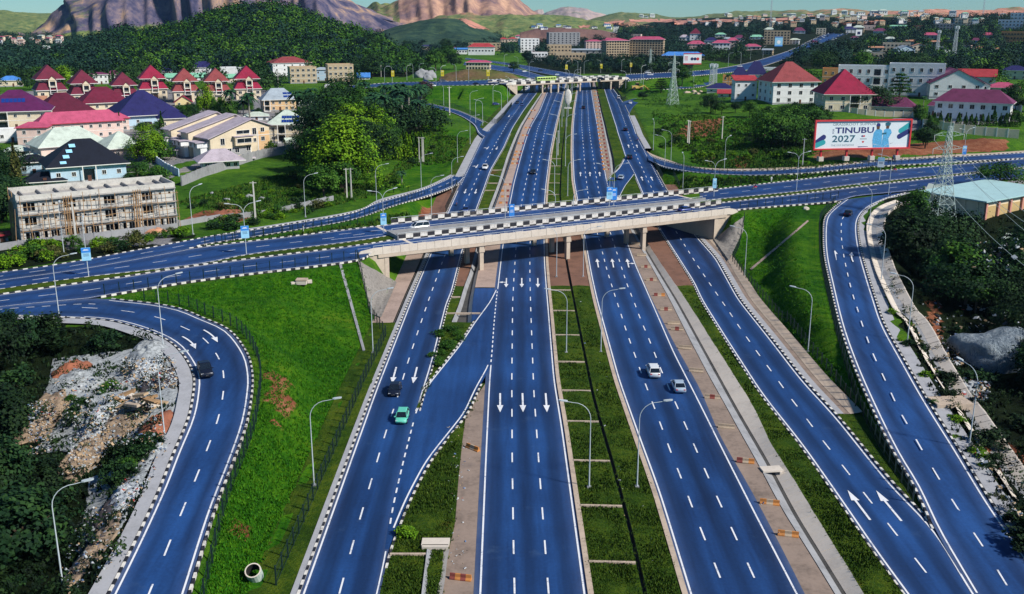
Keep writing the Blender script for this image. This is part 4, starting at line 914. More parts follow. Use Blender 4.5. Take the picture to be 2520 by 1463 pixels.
overpass_far = make_overpass(FR2, ZF,(a2, b2, a2-9, b2+8, a2-8, b2+7, a2-6, b2+6,9.5,11.5,21.0, far_piers,9.0), 'second concrete overpass far up the expressway carrying a green bus', 'overpass',3.4, True)
ORD = 'first second third fourth fifth sixth seventh eighth ninth tenth eleventh twelfth thirteenth fourteenth fifteenth sixteenth seventeenth eighteenth nineteenth twentieth twenty-first twenty-second twenty-third twenty-fourth'.split()
# ------------------------------------------------------------------ fences
def hgt(P): return np.array([[p[0], p[1], HS(p[0], p[1])] for p in P])
PXY = lambda pts: [G(*p) for p in pts]
POST = MB().box((0,0,1.1),(0.15,0.15,2.3), FENCE).mesh('fence_post')
def fence(pts, label, gap=2.7, h=2.1):
    P = hgt(resample([tuple(p) for p in pts], step=gap)); root = thing('mesh_fence', label, 'fence', tuple(P[len(P)//2]),0, None); o = P[len(P)//2]
    mb = MB()
    for k, p in enumerate(P):
        q = link('fence_post', POST, root); q.location = p-o
        if k:
            a, b = P[k-1]-o, p-o; a, b = Vector(a), Vector(b)
            for z in (0.15,0.95,1.95): mb.cyl(a+Vector((0,0, z)), b+Vector((0,0, z)),0.022,0.022, FENCE,3, False)
            m = 9
            for j in range(1, m):
                c = a.lerp(b, j/m); mb.cyl(c+Vector((0,0,0.1)), c+Vector((0,0, h)),0.009,0.009, FENCE,3, False)
    w = mb.build('wire_mesh', root); w['kind'] = 'stuff'; return root
F1 = 'dark green mesh fence '
fence(PXY([(236+22,728),(512,689),(700,664),(876,641)]), F1+'along the near edge of the left bridge approach')
fence(PXY([(880,640), M2(75,1040), M2(110,1200), M2(160,1390)]) + [PB(*p,0) - Vector((1.9,0,0)) for p in ((975,830),(930,930),(890,1030),(850,1130),(810,1230),(770,1330),(725,1440))], F1+'running downhill beside the left frontage road to the bottom edge')
fence([tuple(p) for p in edge(LL_A, LL_B,-0.17, f0*1.25,1)], F1+'around the outside of the curved ramp at lower left')
fence(PXY([(505,605),(684,577),(861,546),(964,512.5),(1066,482),(1124,459)]), F1+'between the upper left ramp and the grass island')
fence(PXY([(1125,462),(1112,490),(1097,522)]), F1+'short stretch going down beside the frontage road behind the bridge')
fence(PXY([(547,600),(700,579),(861,561),(950,546)]), F1+'on the grass edge of the far lane left of the bridge')
fence(PXY([M3(475,612), M3(700,588), M3(1000,556), M3(1180,535)]), F1+'along the near edge of the right bridge approach')
fence(PXY([M3(505,690), M3(490,770), M3(415,985), M3(520,1120), M3(690,1320), M3(790,1440), B3(560,110), B3(690,275), B3(800,410), B3(900,540)]), F1+'down the foot of the right grass bank beside the frontage road')
fence([tuple(p) for p in edge(RR_A, RR_B,-0.13,0.01, f1*0.97)], F1+'along the inner side of the curved ramp at right')
fence(PXY([M2(2185,275), M2(2215,330), M2(2250,392)]), F1+'small stretch at the corner behind the bridge on the right')
fence(PXY([M2(2330,375), M2(2370,452)]), F1+'short stretch beside the drain mouth behind the bridge on the right')
fence(PXY([M3(310,452), M3(700,405), M3(1100,365), M3(1470,330)]), F1+'on the grass beside the far lane right of the bridge')
fence(PXY([M3(5,318), M3(200,345), M3(500,358), M3(1000,338), M3(1500,290), M3(2020,250)]), F1+'along the near side of the ramp below the billboard')
fence(PXY([T2(600,740), T2(750,775), T2(900,840), T2(1055,895), T2(1110,840), T2(1165,765)]), F1+'around the far grass triangle left of the expressway')
fence(PXY([T2(1905,645), T2(1960,730), T2(1985,715)]), F1+'small stretch beside the far frontage road near the second bridge')

# ------------------------------------------------------------------ street lamps
def lamp_proto(double=False, far=False):
    root = thing('street_lamp', 'lamp', 'street lamp'); n = 5 if far else 8
    mb = MB().cyl((0,0,-0.3),(0,0,9.4),0.10 if not far else 0.12,0.05 if not far else 0.08, STEELW, n); mb.build('pole', root)
    MB().box((0,0,0.1),(0.5,0.5,0.25), CONCG).build('base', root)
    for s in ((1,-1) if double else (1,)):
        pts = [(s*2.9*(1-math.cos(t))**1.0*0.75 if t else 0,0,9.3+2.1*math.sin(t)) for t in np.linspace(0, math.pi/2,7)]; pts.append((s*3.0,0,11.55))
        MB().tube(pts,[0.052-0.002*k for k in range(len(pts))] if not far else 0.075, STEELW, n).build('arm', root)
        m = MB(); hx, hz = s*3.0,11.55
        m.loft([[(hx+s*a, b*w, hz+0.12*a+z) for b, z in ((-1,0),(1,0),(1,0.14),(-1,0.14))] for a, w in ((-0.15,0.12),(0.1,0.2),(0.7,0.19),(0.95,0.1))], STEELW); m.build('lamp_head', root)
    return Proto(root)
LS, LDb, LF = lamp_proto(), lamp_proto(True), lamp_proto(False, True)
def lamp(p, rz, label, group=None, proto=None, sc=1.0): return (proto or LS).put(tuple(p), rz, label, group, sc)
PI = math.pi
near_l = [
 ((1393.7,869.6), PI, 'grey street lamp on the left half of the median, first before the bridge going away'),((1478.5,868),0, 'grey street lamp on the right half of the median beside the white car'),
 ((1449.7,1201), PI, 'tall grey street lamp on the left of the median nearest the camera'),((1567.6,1200),0, 'tall grey street lamp on the right of the median nearest the camera'),
 ((1369.5,682), PI, 'grey street lamp on the median standing in front of the bridge, arm to the left'),((1435,682),0, 'grey street lamp on the median standing in front of the bridge, arm to the right'),
 ((773,1196.5),0.1, 'lone grey street lamp on the open grass left of the frontage road'),((918,869.6),0.15, 'grey street lamp beside the fence below the left stone slope'),
 ((402,854.7),0.5, 'grey street lamp on the inner pavement of the left loop near the curve arrows'),((406,1080),0.1, 'grey street lamp at the edge of the rubble heaps'),((157.5,1461),0.25, 'grey street lamp in the bottom left corner over scattered litter'),
 ((147.6,793),0.3, 'grey street lamp where the left loop leaves the crossing road'),((159,634),1.9, 'grey street lamp in the hedge in front of the unfinished building'),
 ((752,535),0.4, 'grey street lamp behind the white utility post on the left ramp'),((475,577.6),1.0, 'grey street lamp right of the unfinished building'),
 ((927,502),0.2, 'grey street lamp on the bank above the left ramp, first of four'),((1037,468),0.2, 'grey street lamp on the bank above the left ramp, second of four'),((1112.5,475),0.2, 'grey street lamp at the tip of the grass island behind the bridge'),
 ((1126,400),0.1, 'grey street lamp on the bank above the left ramp, third of four'),((1062,530),0.2, 'grey street lamp on the bare grass island left of the frontage road'),((1157,355),0.1, 'grey street lamp on the bank above the left ramp, farthest of four'),
 ((1832,683.6), PI-0.3, 'grey street lamp at the foot of the right stone slope'),((1988,867), PI-0.3, 'grey street lamp in the middle of the right grass bank'),((2137,574), PI-0.4, 'grey street lamp on the outer pavement near the dark car on the right ramp'),
 ((2168,694), PI-0.4, 'grey street lamp beside the concrete drain right of the ramp'),((2233,840), PI-0.4, 'grey street lamp at the bend of the concrete drain'),((2384,1105), PI-1.2, 'grey street lamp beside the red soil at lower right'),
 ((2186,482), PI-0.3, 'grey street lamp where the right ramp joins the crossing road'),((1782,420),0.9, 'grey street lamp between bushes below the soil bank'),((1680,467), PI/2, 'grey street lamp on the small lawn right behind the bridge'),
 ((1650.8,398), PI-0.2, 'grey street lamp left of the bushes on the right slope, arm to the left'),((1635.5,413), PI-0.2, 'grey street lamp at the corner of the ramp behind the bridge'),((1607.5,369), PI/2, 'plain grey pole lamp beside the right footpath')]
for px, rz, lb in near_l: lamp(G(*px) if not (1180 < px[0] < 1580) else PB(*px), rz, lb)
for px, rz, lb in (((606.7,628.9),0.5, 'double street lamp on the crossing median with a blue banner, left of the bridge'),((218.7,683.6),1.9, 'street lamp on the crossing median with the leftmost blue banner'),((945,586),0.6, 'double street lamp with a blue banner at the left end of the bridge'),
                   ((1959.5,471.7),0.3, 'double street lamp on the crossing median right of the bridge'),((2163.5,447.7),0.4, 'double street lamp carrying a white banner'),((1756,494),0.5, 'double street lamp at the right end of the bridge with a blue banner'),((2369.6,400),0.5, 'double street lamp at the far right with a blue banner')):
    lamp(G(*px), rz, lb, None, LDb)
for px, lb in (((1243,541), 'street lamp standing between the bridge decks, left one'),((1499,505), 'street lamp standing between the bridge decks, right one'),((1510,504), 'second street lamp of the close pair between the bridge decks')):
    p = PZ(px[0], px[1]+3, ZD); lamp(p, PI if px[0] != 1510 else 0, lb)
k = 0
for k, Yl in enumerate(np.arange(268,780,47.0)):
    for l, d, rz in ((ML_r,3.0, PI),(MR_l,-3.0,0)):
        lamp((float(l(Yl))+d, Yl, float(zb(Yl))), rz, f'grey median lamp reaching {"left" if rz else "right"}, {ORD[k]} of its row beyond the bridge', 'median lamps between the bridges', LF)
far_l = [T2(250,600), T2(305,600), T2(410,580), T2(455,565), T2(500,562), T2(620,620), T2(655,600), T2(765,590), T2(855,600), T2(995,600), T2(1030,760), T2(675,760), T2(865,820), T2(1090,822), T2(1135,742), T2(1150,690), T2(905,890), T2(955,905),
         T2(1555,540), T2(1640,535), T2(1685,535), T2(1805,528), T2(1955,520), T2(2020,530), T2(2110,640), T2(1985,640), T2(2095,600), T3(140,640), T3(390,480), T3(550,430), T3(640,420), T3(480,470), T2(1290,545), T2(1210,500), T2(1110,480),(1480,158),(1560,168),(1610,172)]
for k, p in enumerate(far_l): lamp(G(*p),(0, PI,0.6,2.4)[k % 4], 'small distant grey street lamp along the far crossing road', 'lamps along the far crossing road', LF)

# ------------------------------------------------------------------ banners on lamp posts
BLUE = M('banner_blue',(0.035,0.24,0.72,1),0.5,0.1,1); BLUEL = M('banner_pale',(0.30,0.62,0.85,1),0.5,0.1,1); YEL = M('banner_yellow',(0.75,0.62,0.03,1),0.5,0.1,1); INKW = M('ink_white',(0.85,0.88,0.9,1),0.6,0.03,1); INKD = M('ink_dark',(0.012,0.02,0.10,1),0.6,0.05,1)
def text(name, body, size, mat, parent, loc, rot=(PI/2,0,0), align='CENTER', bold=0.0, sx=1.0):
    c = bpy.data.curves.new(name, 'FONT'); c.body = body; c.size = size; c.align_x = align; c.align_y = 'CENTER'; c.extrude = 0.004; c.offset = bold; c.resolution_u = 2; c.materials.append(mat)
    o = bpy.data.objects.new(name, c); COL.objects.link(o); bpy.context.view_layer.update(); me = bpy.data.meshes.new_from_object(o.evaluated_get(bpy.context.evaluated_depsgraph_get())); bpy.data.objects.remove(o); o = link(name, me, parent); o.location = loc; o.rotation_euler = rot; o.scale = (sx,1,1); return o
def banner(p, zc, w, h, rz, body, top, label, cat='banner'):
    root = thing('lamp_banner', label, cat,(p[0], p[1], p[2]+zc), rz)
    MB().box((0,-0.16,0),(w,0.07, h), body).build('board', root)
    MB().box((0,-0.2, h*0.30),(w*0.98,0.02, h*0.36), top).build('header', root)
    m = MB()
    for z in (0.30,0.36): m.box((0,-0.225, h*z),(w*(0.62-abs(z-0.3)*3),0.01, h*0.035), INKW)
    for z in (0.02,-0.06,-0.14): m.box((0,-0.205, h*z),(w*0.6,0.01, h*0.025), INKW if body is BLUE else INKD)
    m.build('lettering', root)
    m = MB()
    for z in (h*0.45,-h*0.45): m.box((0,-0.02, z),(0.30,0.3,0.06), STEEL)
    m.build('bracket', root); return root
for px, zc, w, h, rz, b, t_, lb in (((218.7,683.6),4.8,1.7,2.6,0.35, BLUEL, BLUE, 'blue banner on the leftmost lamp of the crossing median'),((606.7,628.9),5.2,1.7,2.7,0.35, BLUEL, BLUE, 'blue banner on the lamp midway between the left edge and the bridge'),
        ((945,586),4.6,1.4,2.8,0.3, BLUEL, BLUE, 'blue banner on the lamp at the left end of the bridge'),((1756,494),5.0,1.1,2.8,0.1, BLUEL, BLUEL, 'pale blue banner on the lamp at the right end of the bridge'),((2163.5,447.7),6.0,1.9,3.0,-0.3, INKW, BLUEL, 'white banner on the lamp where the right ramp joins'),((2369.6,400),4.2,1.4,3.0,0.0, BLUE, BLUEL, 'blue banner on the lamp behind the lattice pylon')):
    banner(G(*px), zc, w, h, rz, b, t_, lb)
banner(PZ(1499,508, ZD),3.6,1.7,3.3,0.25, BLUEL, BLUE, 'left of two close blue banners between the bridge decks'); banner(PZ(1510,507, ZD),3.3,1.7,3.3,0.25, BLUE, BLUE, 'right of two close blue banners between the bridge decks'); banner(PZ(1259,543, ZD),2.6,1.4,3.2,0.25, BLUE, BLUE, 'narrow blue banner between the bridge decks on the left')
for px, lb in ((T2(310,600), 'yellow banner on a far lamp by the left trees'),(T2(667,600), 'yellow banner on a far lamp before the brown mound'),(T2(995,600), 'yellow banner on a far lamp left of the second bridge'),(T2(1558,540), 'yellow banner on a far lamp behind the second bridge, left'),(T2(1808,532), 'yellow banner on a far lamp behind the second bridge, middle'),(T2(2022,520), 'yellow banner on a far lamp right of the second bridge')):
    banner(G(*px),6.5,2.1,4.0,0, YEL, YEL, lb)

# ------------------------------------------------------------------ billboards
RED = M('billboard_red',(0.62,0.035,0.045,1),0.5,0.15,0.4); BWHT = M('billboard_white',(0.74,0.82,0.86,1),0.5,0.05,0.3); NAVY = M('ink_navy',(0.012,0.022,0.16,1),0.6,0.05,1); TEAL = M('ink_teal',(0.02,0.36,0.40,1),0.6,0.05,1); TEALD = M('ink_dteal',(0.01,0.11,0.17,1),0.6,0.05,1); SKYB = M('ink_sky',(0.10,0.42,0.72,1),0.6,0.5,2.5); GREYI = M('ink_grey',(0.20,0.28,0.32,1),0.6,0.05,1); SKIN = M('skin',(0.10,0.045,0.025,1),0.6,0.1,1)
p0, p1 = PZ(2021,389.6,10.2), PZ(2209,386,10.2); fr = Frame(p0, p1); Lg = fr.L
bb = thing('billboard', 'large red framed billboard reading TINUBU 2027 on the soil bank', 'billboard',(p0.x, p0.y,9.6), fr.rz)
zz = depth(p0); zb0 = (389.6-370)*zz/F; zt = (389.6-297)*zz/F; x0, x1 = -3.2, Lg+4.0; Wb, Hb = x1-x0, zt-zb0; zm = (zb0+zt)/2+0.6; xm = (x0+x1)/2
MB().box((xm,0.25, zm),(Wb-0.8,0.3, Hb-0.8), BWHT).build('panel', bb)
m = MB()
for c, s in (((xm,0.1, zm+Hb/2-0.25),(Wb,0.9,0.5)),((xm,0.1, zm-Hb/2+0.25),(Wb,0.9,0.5)),((x0+0.25,0.1, zm),(0.5,0.88, Hb-1.0)),((x1-0.25,0.1, zm),(0.5,0.88, Hb-1.0))): m.box(c, s, RED)
m.build('frame', bb)
for k in range(4):
    x = Lg*k/3; lg = MB().box((x,0.5,(zm-Hb/2)/2),(0.5,0.5, zm-Hb/2+0.1), RED).box((x,1.3,(zm-Hb/2)/2+0.4),(0.25,0.25, zm-Hb/2+1.2), RED).build('leg', bb); MB().box((x,0.8,0.25),(1.7,1.9,1.5), CONCL).build('footing', lg)
def T_(body, u, v, size, mat, bold=0.0, al='CENTER', sx=1.0): return text('lettering', body, size, mat, bb,(x0+u*Wb,0.085, zm-Hb/2+v*Hb), align=al, bold=bold, sx=sx)
T_('GRASSROOT SUPPORT',0.42,0.845, Hb*0.125, GREYI,0.01, sx=1.28); T_('TINUBU',0.415,0.635, Hb*0.27, NAVY,0.07, sx=1.42); T_('2027',0.305,0.355, Hb*0.31, TEALD,0.06, sx=1.32); T_('THE 1019 INITIATIVE',0.30,0.145, Hb*0.085, GREYI, sx=1.05)
o = text('lettering', 'FOR', Hb*0.085, NAVY, bb,(x0+0.195*Wb,0.085, zm-Hb/2+0.62*Hb),(PI/2,-PI/2,0), bold=0.01)
def pill(c0, c1, r, mat, dy):
    m = MB(); a, b = Vector(c0), Vector(c1); d = (b-a).normalized(); n = Vector((-d.y, d.x)); pts = []
    for k in range(9): t = -PI/2+PI*k/8; pts.append(b+(d*math.cos(t)+n*math.sin(t))*r)
    pts += [a+n*r, a-n*r]; m.poly([(x0+0.6+p.x,0.085-dy, zm-Hb/2+0.6+p.y) for p in pts], mat); m.build('printed_shape', bb)
iw, ih = Wb-1.2, Hb-1.2
pill((0, ih*0.18),(iw*0.085, ih*0.42), ih*0.095, NAVY,0); pill((0,-0.02*ih+1),(iw*0.085, ih*0.22), ih*0.095, TEAL,0.005)
pill((iw, ih*0.86),(iw*0.905, ih*0.62), ih*0.095, TEAL,0); pill((iw, ih*0.62),(iw*0.895, ih*0.40), ih*0.095, NAVY,0.005)
def printed(pts, mat, dy=0.0): m = MB(); m.poly([(x0+u*Wb,0.084-dy, zm-Hb/2+v*Hb) for u, v in pts], mat); return m.build('printed_shape', bb)
printed([(.615, .055),(.70, .055),(.705, .3),(.70, .62),(.675, .68),(.635, .66),(.612, .55),(.605, .3)], SKYB); printed([(.70, .055),(.79, .055),(.77, .35),(.80, .55),(.785, .66),(.745, .70),(.715, .64),(.71, .35)], SKYB,0.002)
printed([(.64, .66),(.668, .66),(.672, .78),(.655, .83),(.636, .78)], SKIN,0.004); printed([(.632, .77),(.676, .77),(.672, .86),(.655, .875),(.638, .86)], NAVY,0.006); printed([(.737, .68),(.765, .68),(.77, .78),(.755, .84),(.735, .78)], SKIN,0.004); printed([(.728, .78),(.775, .78),(.785, .87),(.755, .90),(.725, .87)], TEALD,0.006)
printed([(.70, .48),(.745, .50),(.745, .56),(.70, .54)], TEALD,0.006); printed([(.46, .07),(.565, .085),(.565, .10),(.46, .10)], NAVY)
for u in (.497, .515): printed([(u+.011*math.cos(t), .445+.03*math.sin(t)) for t in np.linspace(0,2*PI,12, False)], NAVY if u < .5 else RED)
for v in (.36, .335): printed([(.475, v),(.545, v),(.545, v+.012),(.475, v+.012)], GREYI)
printed([(.503, .22),(.515, .22),(.522, .28),(.497, .28)], RED)
# far billboards
def far_board(px, zbase, wpx, hpx, lift, label, face, trim, post=1):
    p = G(*px); d = depth(p); w, h, l = wpx*d/F, hpx*d/F, lift*d/F
    r = thing('billboard', label, 'billboard', tuple(p)); MB().box((0,0, l+h/2),(w,0.8, h), face).build('panel', r)
    MB().box((0,-0.45, l+h*0.06),(w*1.02,0.3, h*0.10), trim).box((0,-0.45, l+h*0.97),(w*1.02,0.3, h*0.06), trim).build('frame', r)
    for k in range(post): x = 0 if post == 1 else (-0.42+0.84*k)*w; MB().box((x,0.5, l/2),(w*0.05,0.5, l+0.6), FENCE).build('leg', r)
    return r, w, h, l
r, w, h, l = far_board((1702,186),0,44,27,26, 'white unipole billboard with red lower edge and dark red print', INKW, RED)
for u in (-0.02,0.13,0.27): MB().cyl((u*w*1.1,-0.42, l+h*0.5),(u*w*1.1,-0.46, l+h*0.5), h*0.14, h*0.14, INKD if u < 0.2 else RED,8).build('printed_shape', r)
for v in (0.4,0.5,0.6,0.7): MB().box((-w*0.35,-0.44, l+h*v),(w*0.18,0.02, h*0.04), RED).build('printed_line', r)
r, w, h, l = far_board((1915,122),0,19,23,7, 'blue and white portrait billboard before the scaffolded block', BLUEL, BLUE); MB().cyl((0,-0.42, l+h*0.45),(0,-0.47, l+h*0.45), h*0.2, h*0.2, INKW,8).build('printed_shape', r)
r, w, h, l = far_board((2112,98),0,15,17,8, 'white portrait billboard beside the traffic jam', INKW, GREYI,2); MB().box((0,-0.44, l+h*0.45),(w*0.5,0.02, h*0.4), INKD).build('printed_shape', r)
p = PB(1397.5,268); r = thing('median_marker', 'white oval sign on a post standing on the far median', 'sign', tuple(p))
MB().box((0,0,0.3),(4,1.5,0.7), KWHITE).build('plinth', r); MB().cyl((0,0,0.5),(0,0,12.5),0.22,0.12, KWHITE).build('pole', r)
m = MB(); m.loft([[(2.0*math.cos(t)*math.sin(a),0.4*math.sin(t)*math.sin(a)-0.1,6.2+4.2*-math.cos(a)) for t in np.linspace(0,2*PI,12, False)] for a in np.linspace(0.05, PI-0.05,9)], KWHITE); m.build('oval_board', r, True)

# ------------------------------------------------------------------ poles, pylons and masts
PALE = M('pale_pole',(0.62,0.60,0.56,1),0.8,0.2,0.5)
def pole_proto():
    r = thing('utility_pole', 'pole', 'utility pole'); MB().loft([[(dx*w, dy*w*0.8, z) for dx, dy in ((-1,-1),(1,-1),(1,1),(-1,1))] for z, w in ((-0.5,0.2),(9.5,0.12))], PALE).build('pole', r); MB().box((0,0,9.2),(1.5,0.12,0.12), PALE).build('cross_arm', r); return Proto(r)
UP = pole_proto()
for px, s, lb in ((M1(1842,710),1.15, 'tall white utility post standing alone before the grass lot'),(M1(2500,535),1.0, 'pale utility pole left of the banana plants, left of a pair'),(M2(12,535),1.0, 'pale utility pole left of the banana plants, right of a pair'),(M2(500,270),1.0, 'left pole of the three pale poles before the hedge'),(M2(522,272),1.0, 'middle pole of the three pale poles before the hedge'),(M2(530,272),1.0, 'right pole of the three pale poles before the hedge'),
                  (T3(97,1035),1.0, 'left of two pale poles standing close together on the right grass slope'),(T3(108,1040),1.0, 'right of two pale poles standing close together on the right grass slope'),(T3(345,1005),1.0, 'single pale pole in the middle of the right grass slope'),(M3(925,300),1.0, 'pale pole on the soil bank left of the billboard'),(M1(555,880),1.1, 'pale utility pole in front of the unfinished building'),(T2(718,830),1.5, 'tall pale pole beside the far ramp'),(T2(225,555),1.0, 'left pale pole at the edge of the far trees'),(T2(263,495),1.2, 'taller pale pole among the far trees'),(T2(1660-0,560),0.9, 'pale pole beyond the second bridge'),(M2(1497,220),1.0, 'plain pale pole on the median between the bridges'),(T1(2005,650),1.3, 'thin pale pole by the pale kerb behind the maroon houses'),(T3(2440-2520+2510,460),1.0, 'pale pole at far right')):
    UP.put(tuple(G(*px) if not (1300 < px[0] < 1420) else PB(*px)), random.uniform(-0.3,0.3), lb, None, s)
PYL = M('pylon_steel',(0.42,0.52,0.50,1),0.5,0.2,0.5, metal=0.2)
def lattice(root, name, w0, w1, z0, z1, n, r, mat=PYL, y0=0.0):
    mb = MB(); q = ((-1,-1),(1,-1),(1,1),(-1,1)); wd = lambda z: w0+(w1-w0)*(z-z0)/(z1-z0)
    zs = [z0+(z1-z0)*(1-(1-k/n)**1.35) for k in range(n+1)]
    for a, b in zip(zs, zs[1:]):
        for k in range(4):
            c, d = q[k], q[(k+1) % 4]; wa, wb = wd(a), wd(b)
            mb.cyl((c[0]*wa, c[1]*wa, a),(c[0]*wb, c[1]*wb, b), r*1.3, r*1.3, mat,4, False); mb.cyl((c[0]*wa, c[1]*wa, a),(d[0]*wb, d[1]*wb, b), r, r, mat,4, False); mb.cyl((d[0]*wa, d[1]*wa, a),(c[0]*wb, c[1]*wb, b), r, r, mat,4, False); mb.cyl((c[0]*wb, c[1]*wb, b),(d[0]*wb, d[1]*wb, b), r, r, mat,4, False)
    return mb.build(name, root)
def pylon(px, H, w0, label, r=0.07, rz=0.2, arms=(0.62,0.76,0.9), al=4.2):
    p = G(*px); root = thing('lattice_pylon', label, 'pylon', tuple(p), rz)
    lattice(root, 'lower_body', w0, w0*0.32,-0.5, H*0.58,7, r); lattice(root, 'upper_body', w0*0.32, w0*0.12, H*0.58, H,7, r*0.8)
    for f_ in arms:
        z = H*f_; m = MB(); b = w0*0.25
        for s in (-1,1):
            for dy in (-b, b): m.cyl((s*b, dy, z),(s*al,0, z+0.3), r*0.8, r*0.5, PYL,4); m.cyl((s*b, dy, z+1.2),(s*al,0, z+0.3), r*0.7, r*0.5, PYL,4)
            for t in (0.35,0.65): m.cyl((s*(b+(al-b)*t),-b*(1-t), z+0.15),(s*(b+(al-b)*t), b*(1-t), z+0.6), r*0.5, r*0.5, PYL,4)
            m.cyl((s*al,0, z+0.3),(s*al,0, z-1.1),0.1,0.07, PALE,5)
        m.build('cross_arm', root)
    MB().cyl((0,0, H),(0,0, H+2.2), r*1.5,0.02, PYL,4).build('peak', root); return root, p
pyl, pp = pylon((2312,545),24.5,3.0, 'grey lattice power pylon standing before the cream warehouse')
pylon(T2(2322,755),27.0,2.8, 'grey lattice power pylon right of the second bridge',0.09,0.3,(0.7,0.84),3.4); pylon(T2(2160,520),20,2.2, 'slim distant lattice pylon behind the second bridge',0.08,0.3,(0.75,0.9),2.6)
def wire(a, b, sag, name, label):
    m = MB(); a, b = Vector(a), Vector(b); pts = [a.lerp(b, t)-Vector((0,0, sag*4*t*(1-t))) for t in np.linspace(0,1,25)]; m.tube(pts,0.035, PYL,4); tag(m.build(name), label, 'power cable', 'power cables from the pylon')
for dx, f_ in ((-4.2,0.62),(4.2,0.62),(4.2,0.76),(-4.2,0.9)):
    a = pp+Vector((dx*math.cos(0.2), dx*math.sin(0.2),24.5*f_-0.9)); wire(a,(78+dx,95,26*f_+4),5, 'power_cable', 'thin power cable sagging from the pylon over the dark trees')
def mast(px, H, w, label, head=True):
    p = G(*px); r = thing('lattice_mast', label, 'mast', tuple(p)); lattice(r, 'body', w, w*0.6,0, H,12,0.09, STEELW)
    if head:
        m = MB()
        for k in range(5): a = k*1.256; m.box((w*1.3*math.cos(a), w*1.3*math.sin(a), H-1.5),(0.5,0.5,2.4), STEELW, a)
        m.build('antenna', r)
mast(T3(1885,450),30,1.4, 'pale telecom mast behind the white building, left of two'); mast(T3(2005,490),36,1.6, 'pale telecom mast behind the white building, right of two')
for px, H, lb in ((T3(2100,90),62, 'tall thin lattice mast on the right skyline'),(T3(2222,130),85, 'darkest tall mast on the right skyline'),(T3(1948,80),50, 'faint thin mast on the right skyline'),(T3(1985,84),52, 'pale striped mast on the right skyline'),(T3(690,230),70, 'thin mast beside the scaffolded block')): mast(px, H,1.3, lb, False)
mast(T3(268,625),16,1.6, 'white water tank frame beside the navy roofs'); mast(T3(295,600),14,1.2, 'second white frame beside the navy roofs')

# ------------------------------------------------------------------ concrete barriers on the shoulders
ORNG = M('barrier_orange',(0.50,0.20,0.05,1),0.8,0.35,1.2); MARO = M('barrier_maroon',(0.22,0.05,0.04,1),0.8,0.35,1.2); CRM = M('barrier_cream',(0.42,0.33,0.24,1),0.9,0.35,0.8)
def barrier_mesh(cols, L=2.3):
    m = MB(); n = len(cols)
    for k, c in enumerate(cols):
        xa, xb = -L/2+L*k/n,-L/2+L*(k+1)/n
        m.loft([[(x, y, z) for y, z in ((-0.3,0),(0.3,0),(0.28,0.12),(0.12,0.3),(0.09,0.62),(-0.09,0.62),(-0.12,0.3),(-0.28,0.12))] for x in (xa, xb)], c)
    return m.mesh('concrete_barrier')
BM = [barrier_mesh((CRM, CRM, CRM)), barrier_mesh((ORNG, CRM, ORNG)), barrier_mesh((MARO, CRM, ORNG)), barrier_mesh((CRM, MARO, CRM))]
BMF = [barrier_mesh((ORNG, CRM, MARO),2.6)]
def barrier(p, rz, mesh, label, group): o = link('concrete_barrier', mesh, None); o.location = p; o.rotation_euler = (0,0, rz); tag(o, label, 'road barrier', group)
for k,(x, y) in enumerate([(15,150),(55,243),(110,357),(190,490),(260,637),(355,808),(475,1015),(567,1172)]):
    p = PB(*B3(x, y)); barrier(p,-0.25, BM[(3,0,0,3,0,2,1,1)[k]], f'worn concrete barrier across the right dirt shoulder, {ORD[7-k]} up from the bottom edge', 'barriers across the right shoulder')
for k,(x, y) in enumerate([(2055,862),(2100,945),(2130,1028),(2170,1122),(2228,1232),(2275,1335),(2330,1435)]): barrier(PB(*M2(x, y)),-0.1, BM[(0,0,3,3,2,3,0)[k]], f'worn concrete barrier across the right dirt shoulder, {ORD[k]} in front of the bridge', 'barriers across the right shoulder')
barrier(PB(*B2(672,742)),-0.75, BM[1], 'yellow and cream road barrier lying askew on the left dirt shoulder', None); barrier(PB(*B2(612,1388)),-0.2, barrier_mesh((MARO, ORNG, MARO, ORNG)), 'orange and maroon road barrier by the culvert at the bottom edge', None)
for k,(x, y) in enumerate(sorted([(1280,25),(1260,80),(1230,138),(1215,198),(1205,222),(1193,253),(1187,283),(1135,435),(1118,480),(1117,522),(1105,567),(1302,-40),(1318,-100)], key=lambda q: -q[1])): barrier(PB(*M2(x, y)),0.1, BMF[0], f'orange barrier across the far left shoulder, {ORD[k]} beyond the bridge', 'barriers across the far left shoulder')
for k, t in enumerate(np.linspace(1,0,22)): barrier(PB(*T2(1772+50*t+t*t*25,665+560*t+0)),-0.05, BMF[0], f'orange barrier across the far right shoulder, {ORD[k]} beyond the bridge', 'barriers across the far right shoulder')
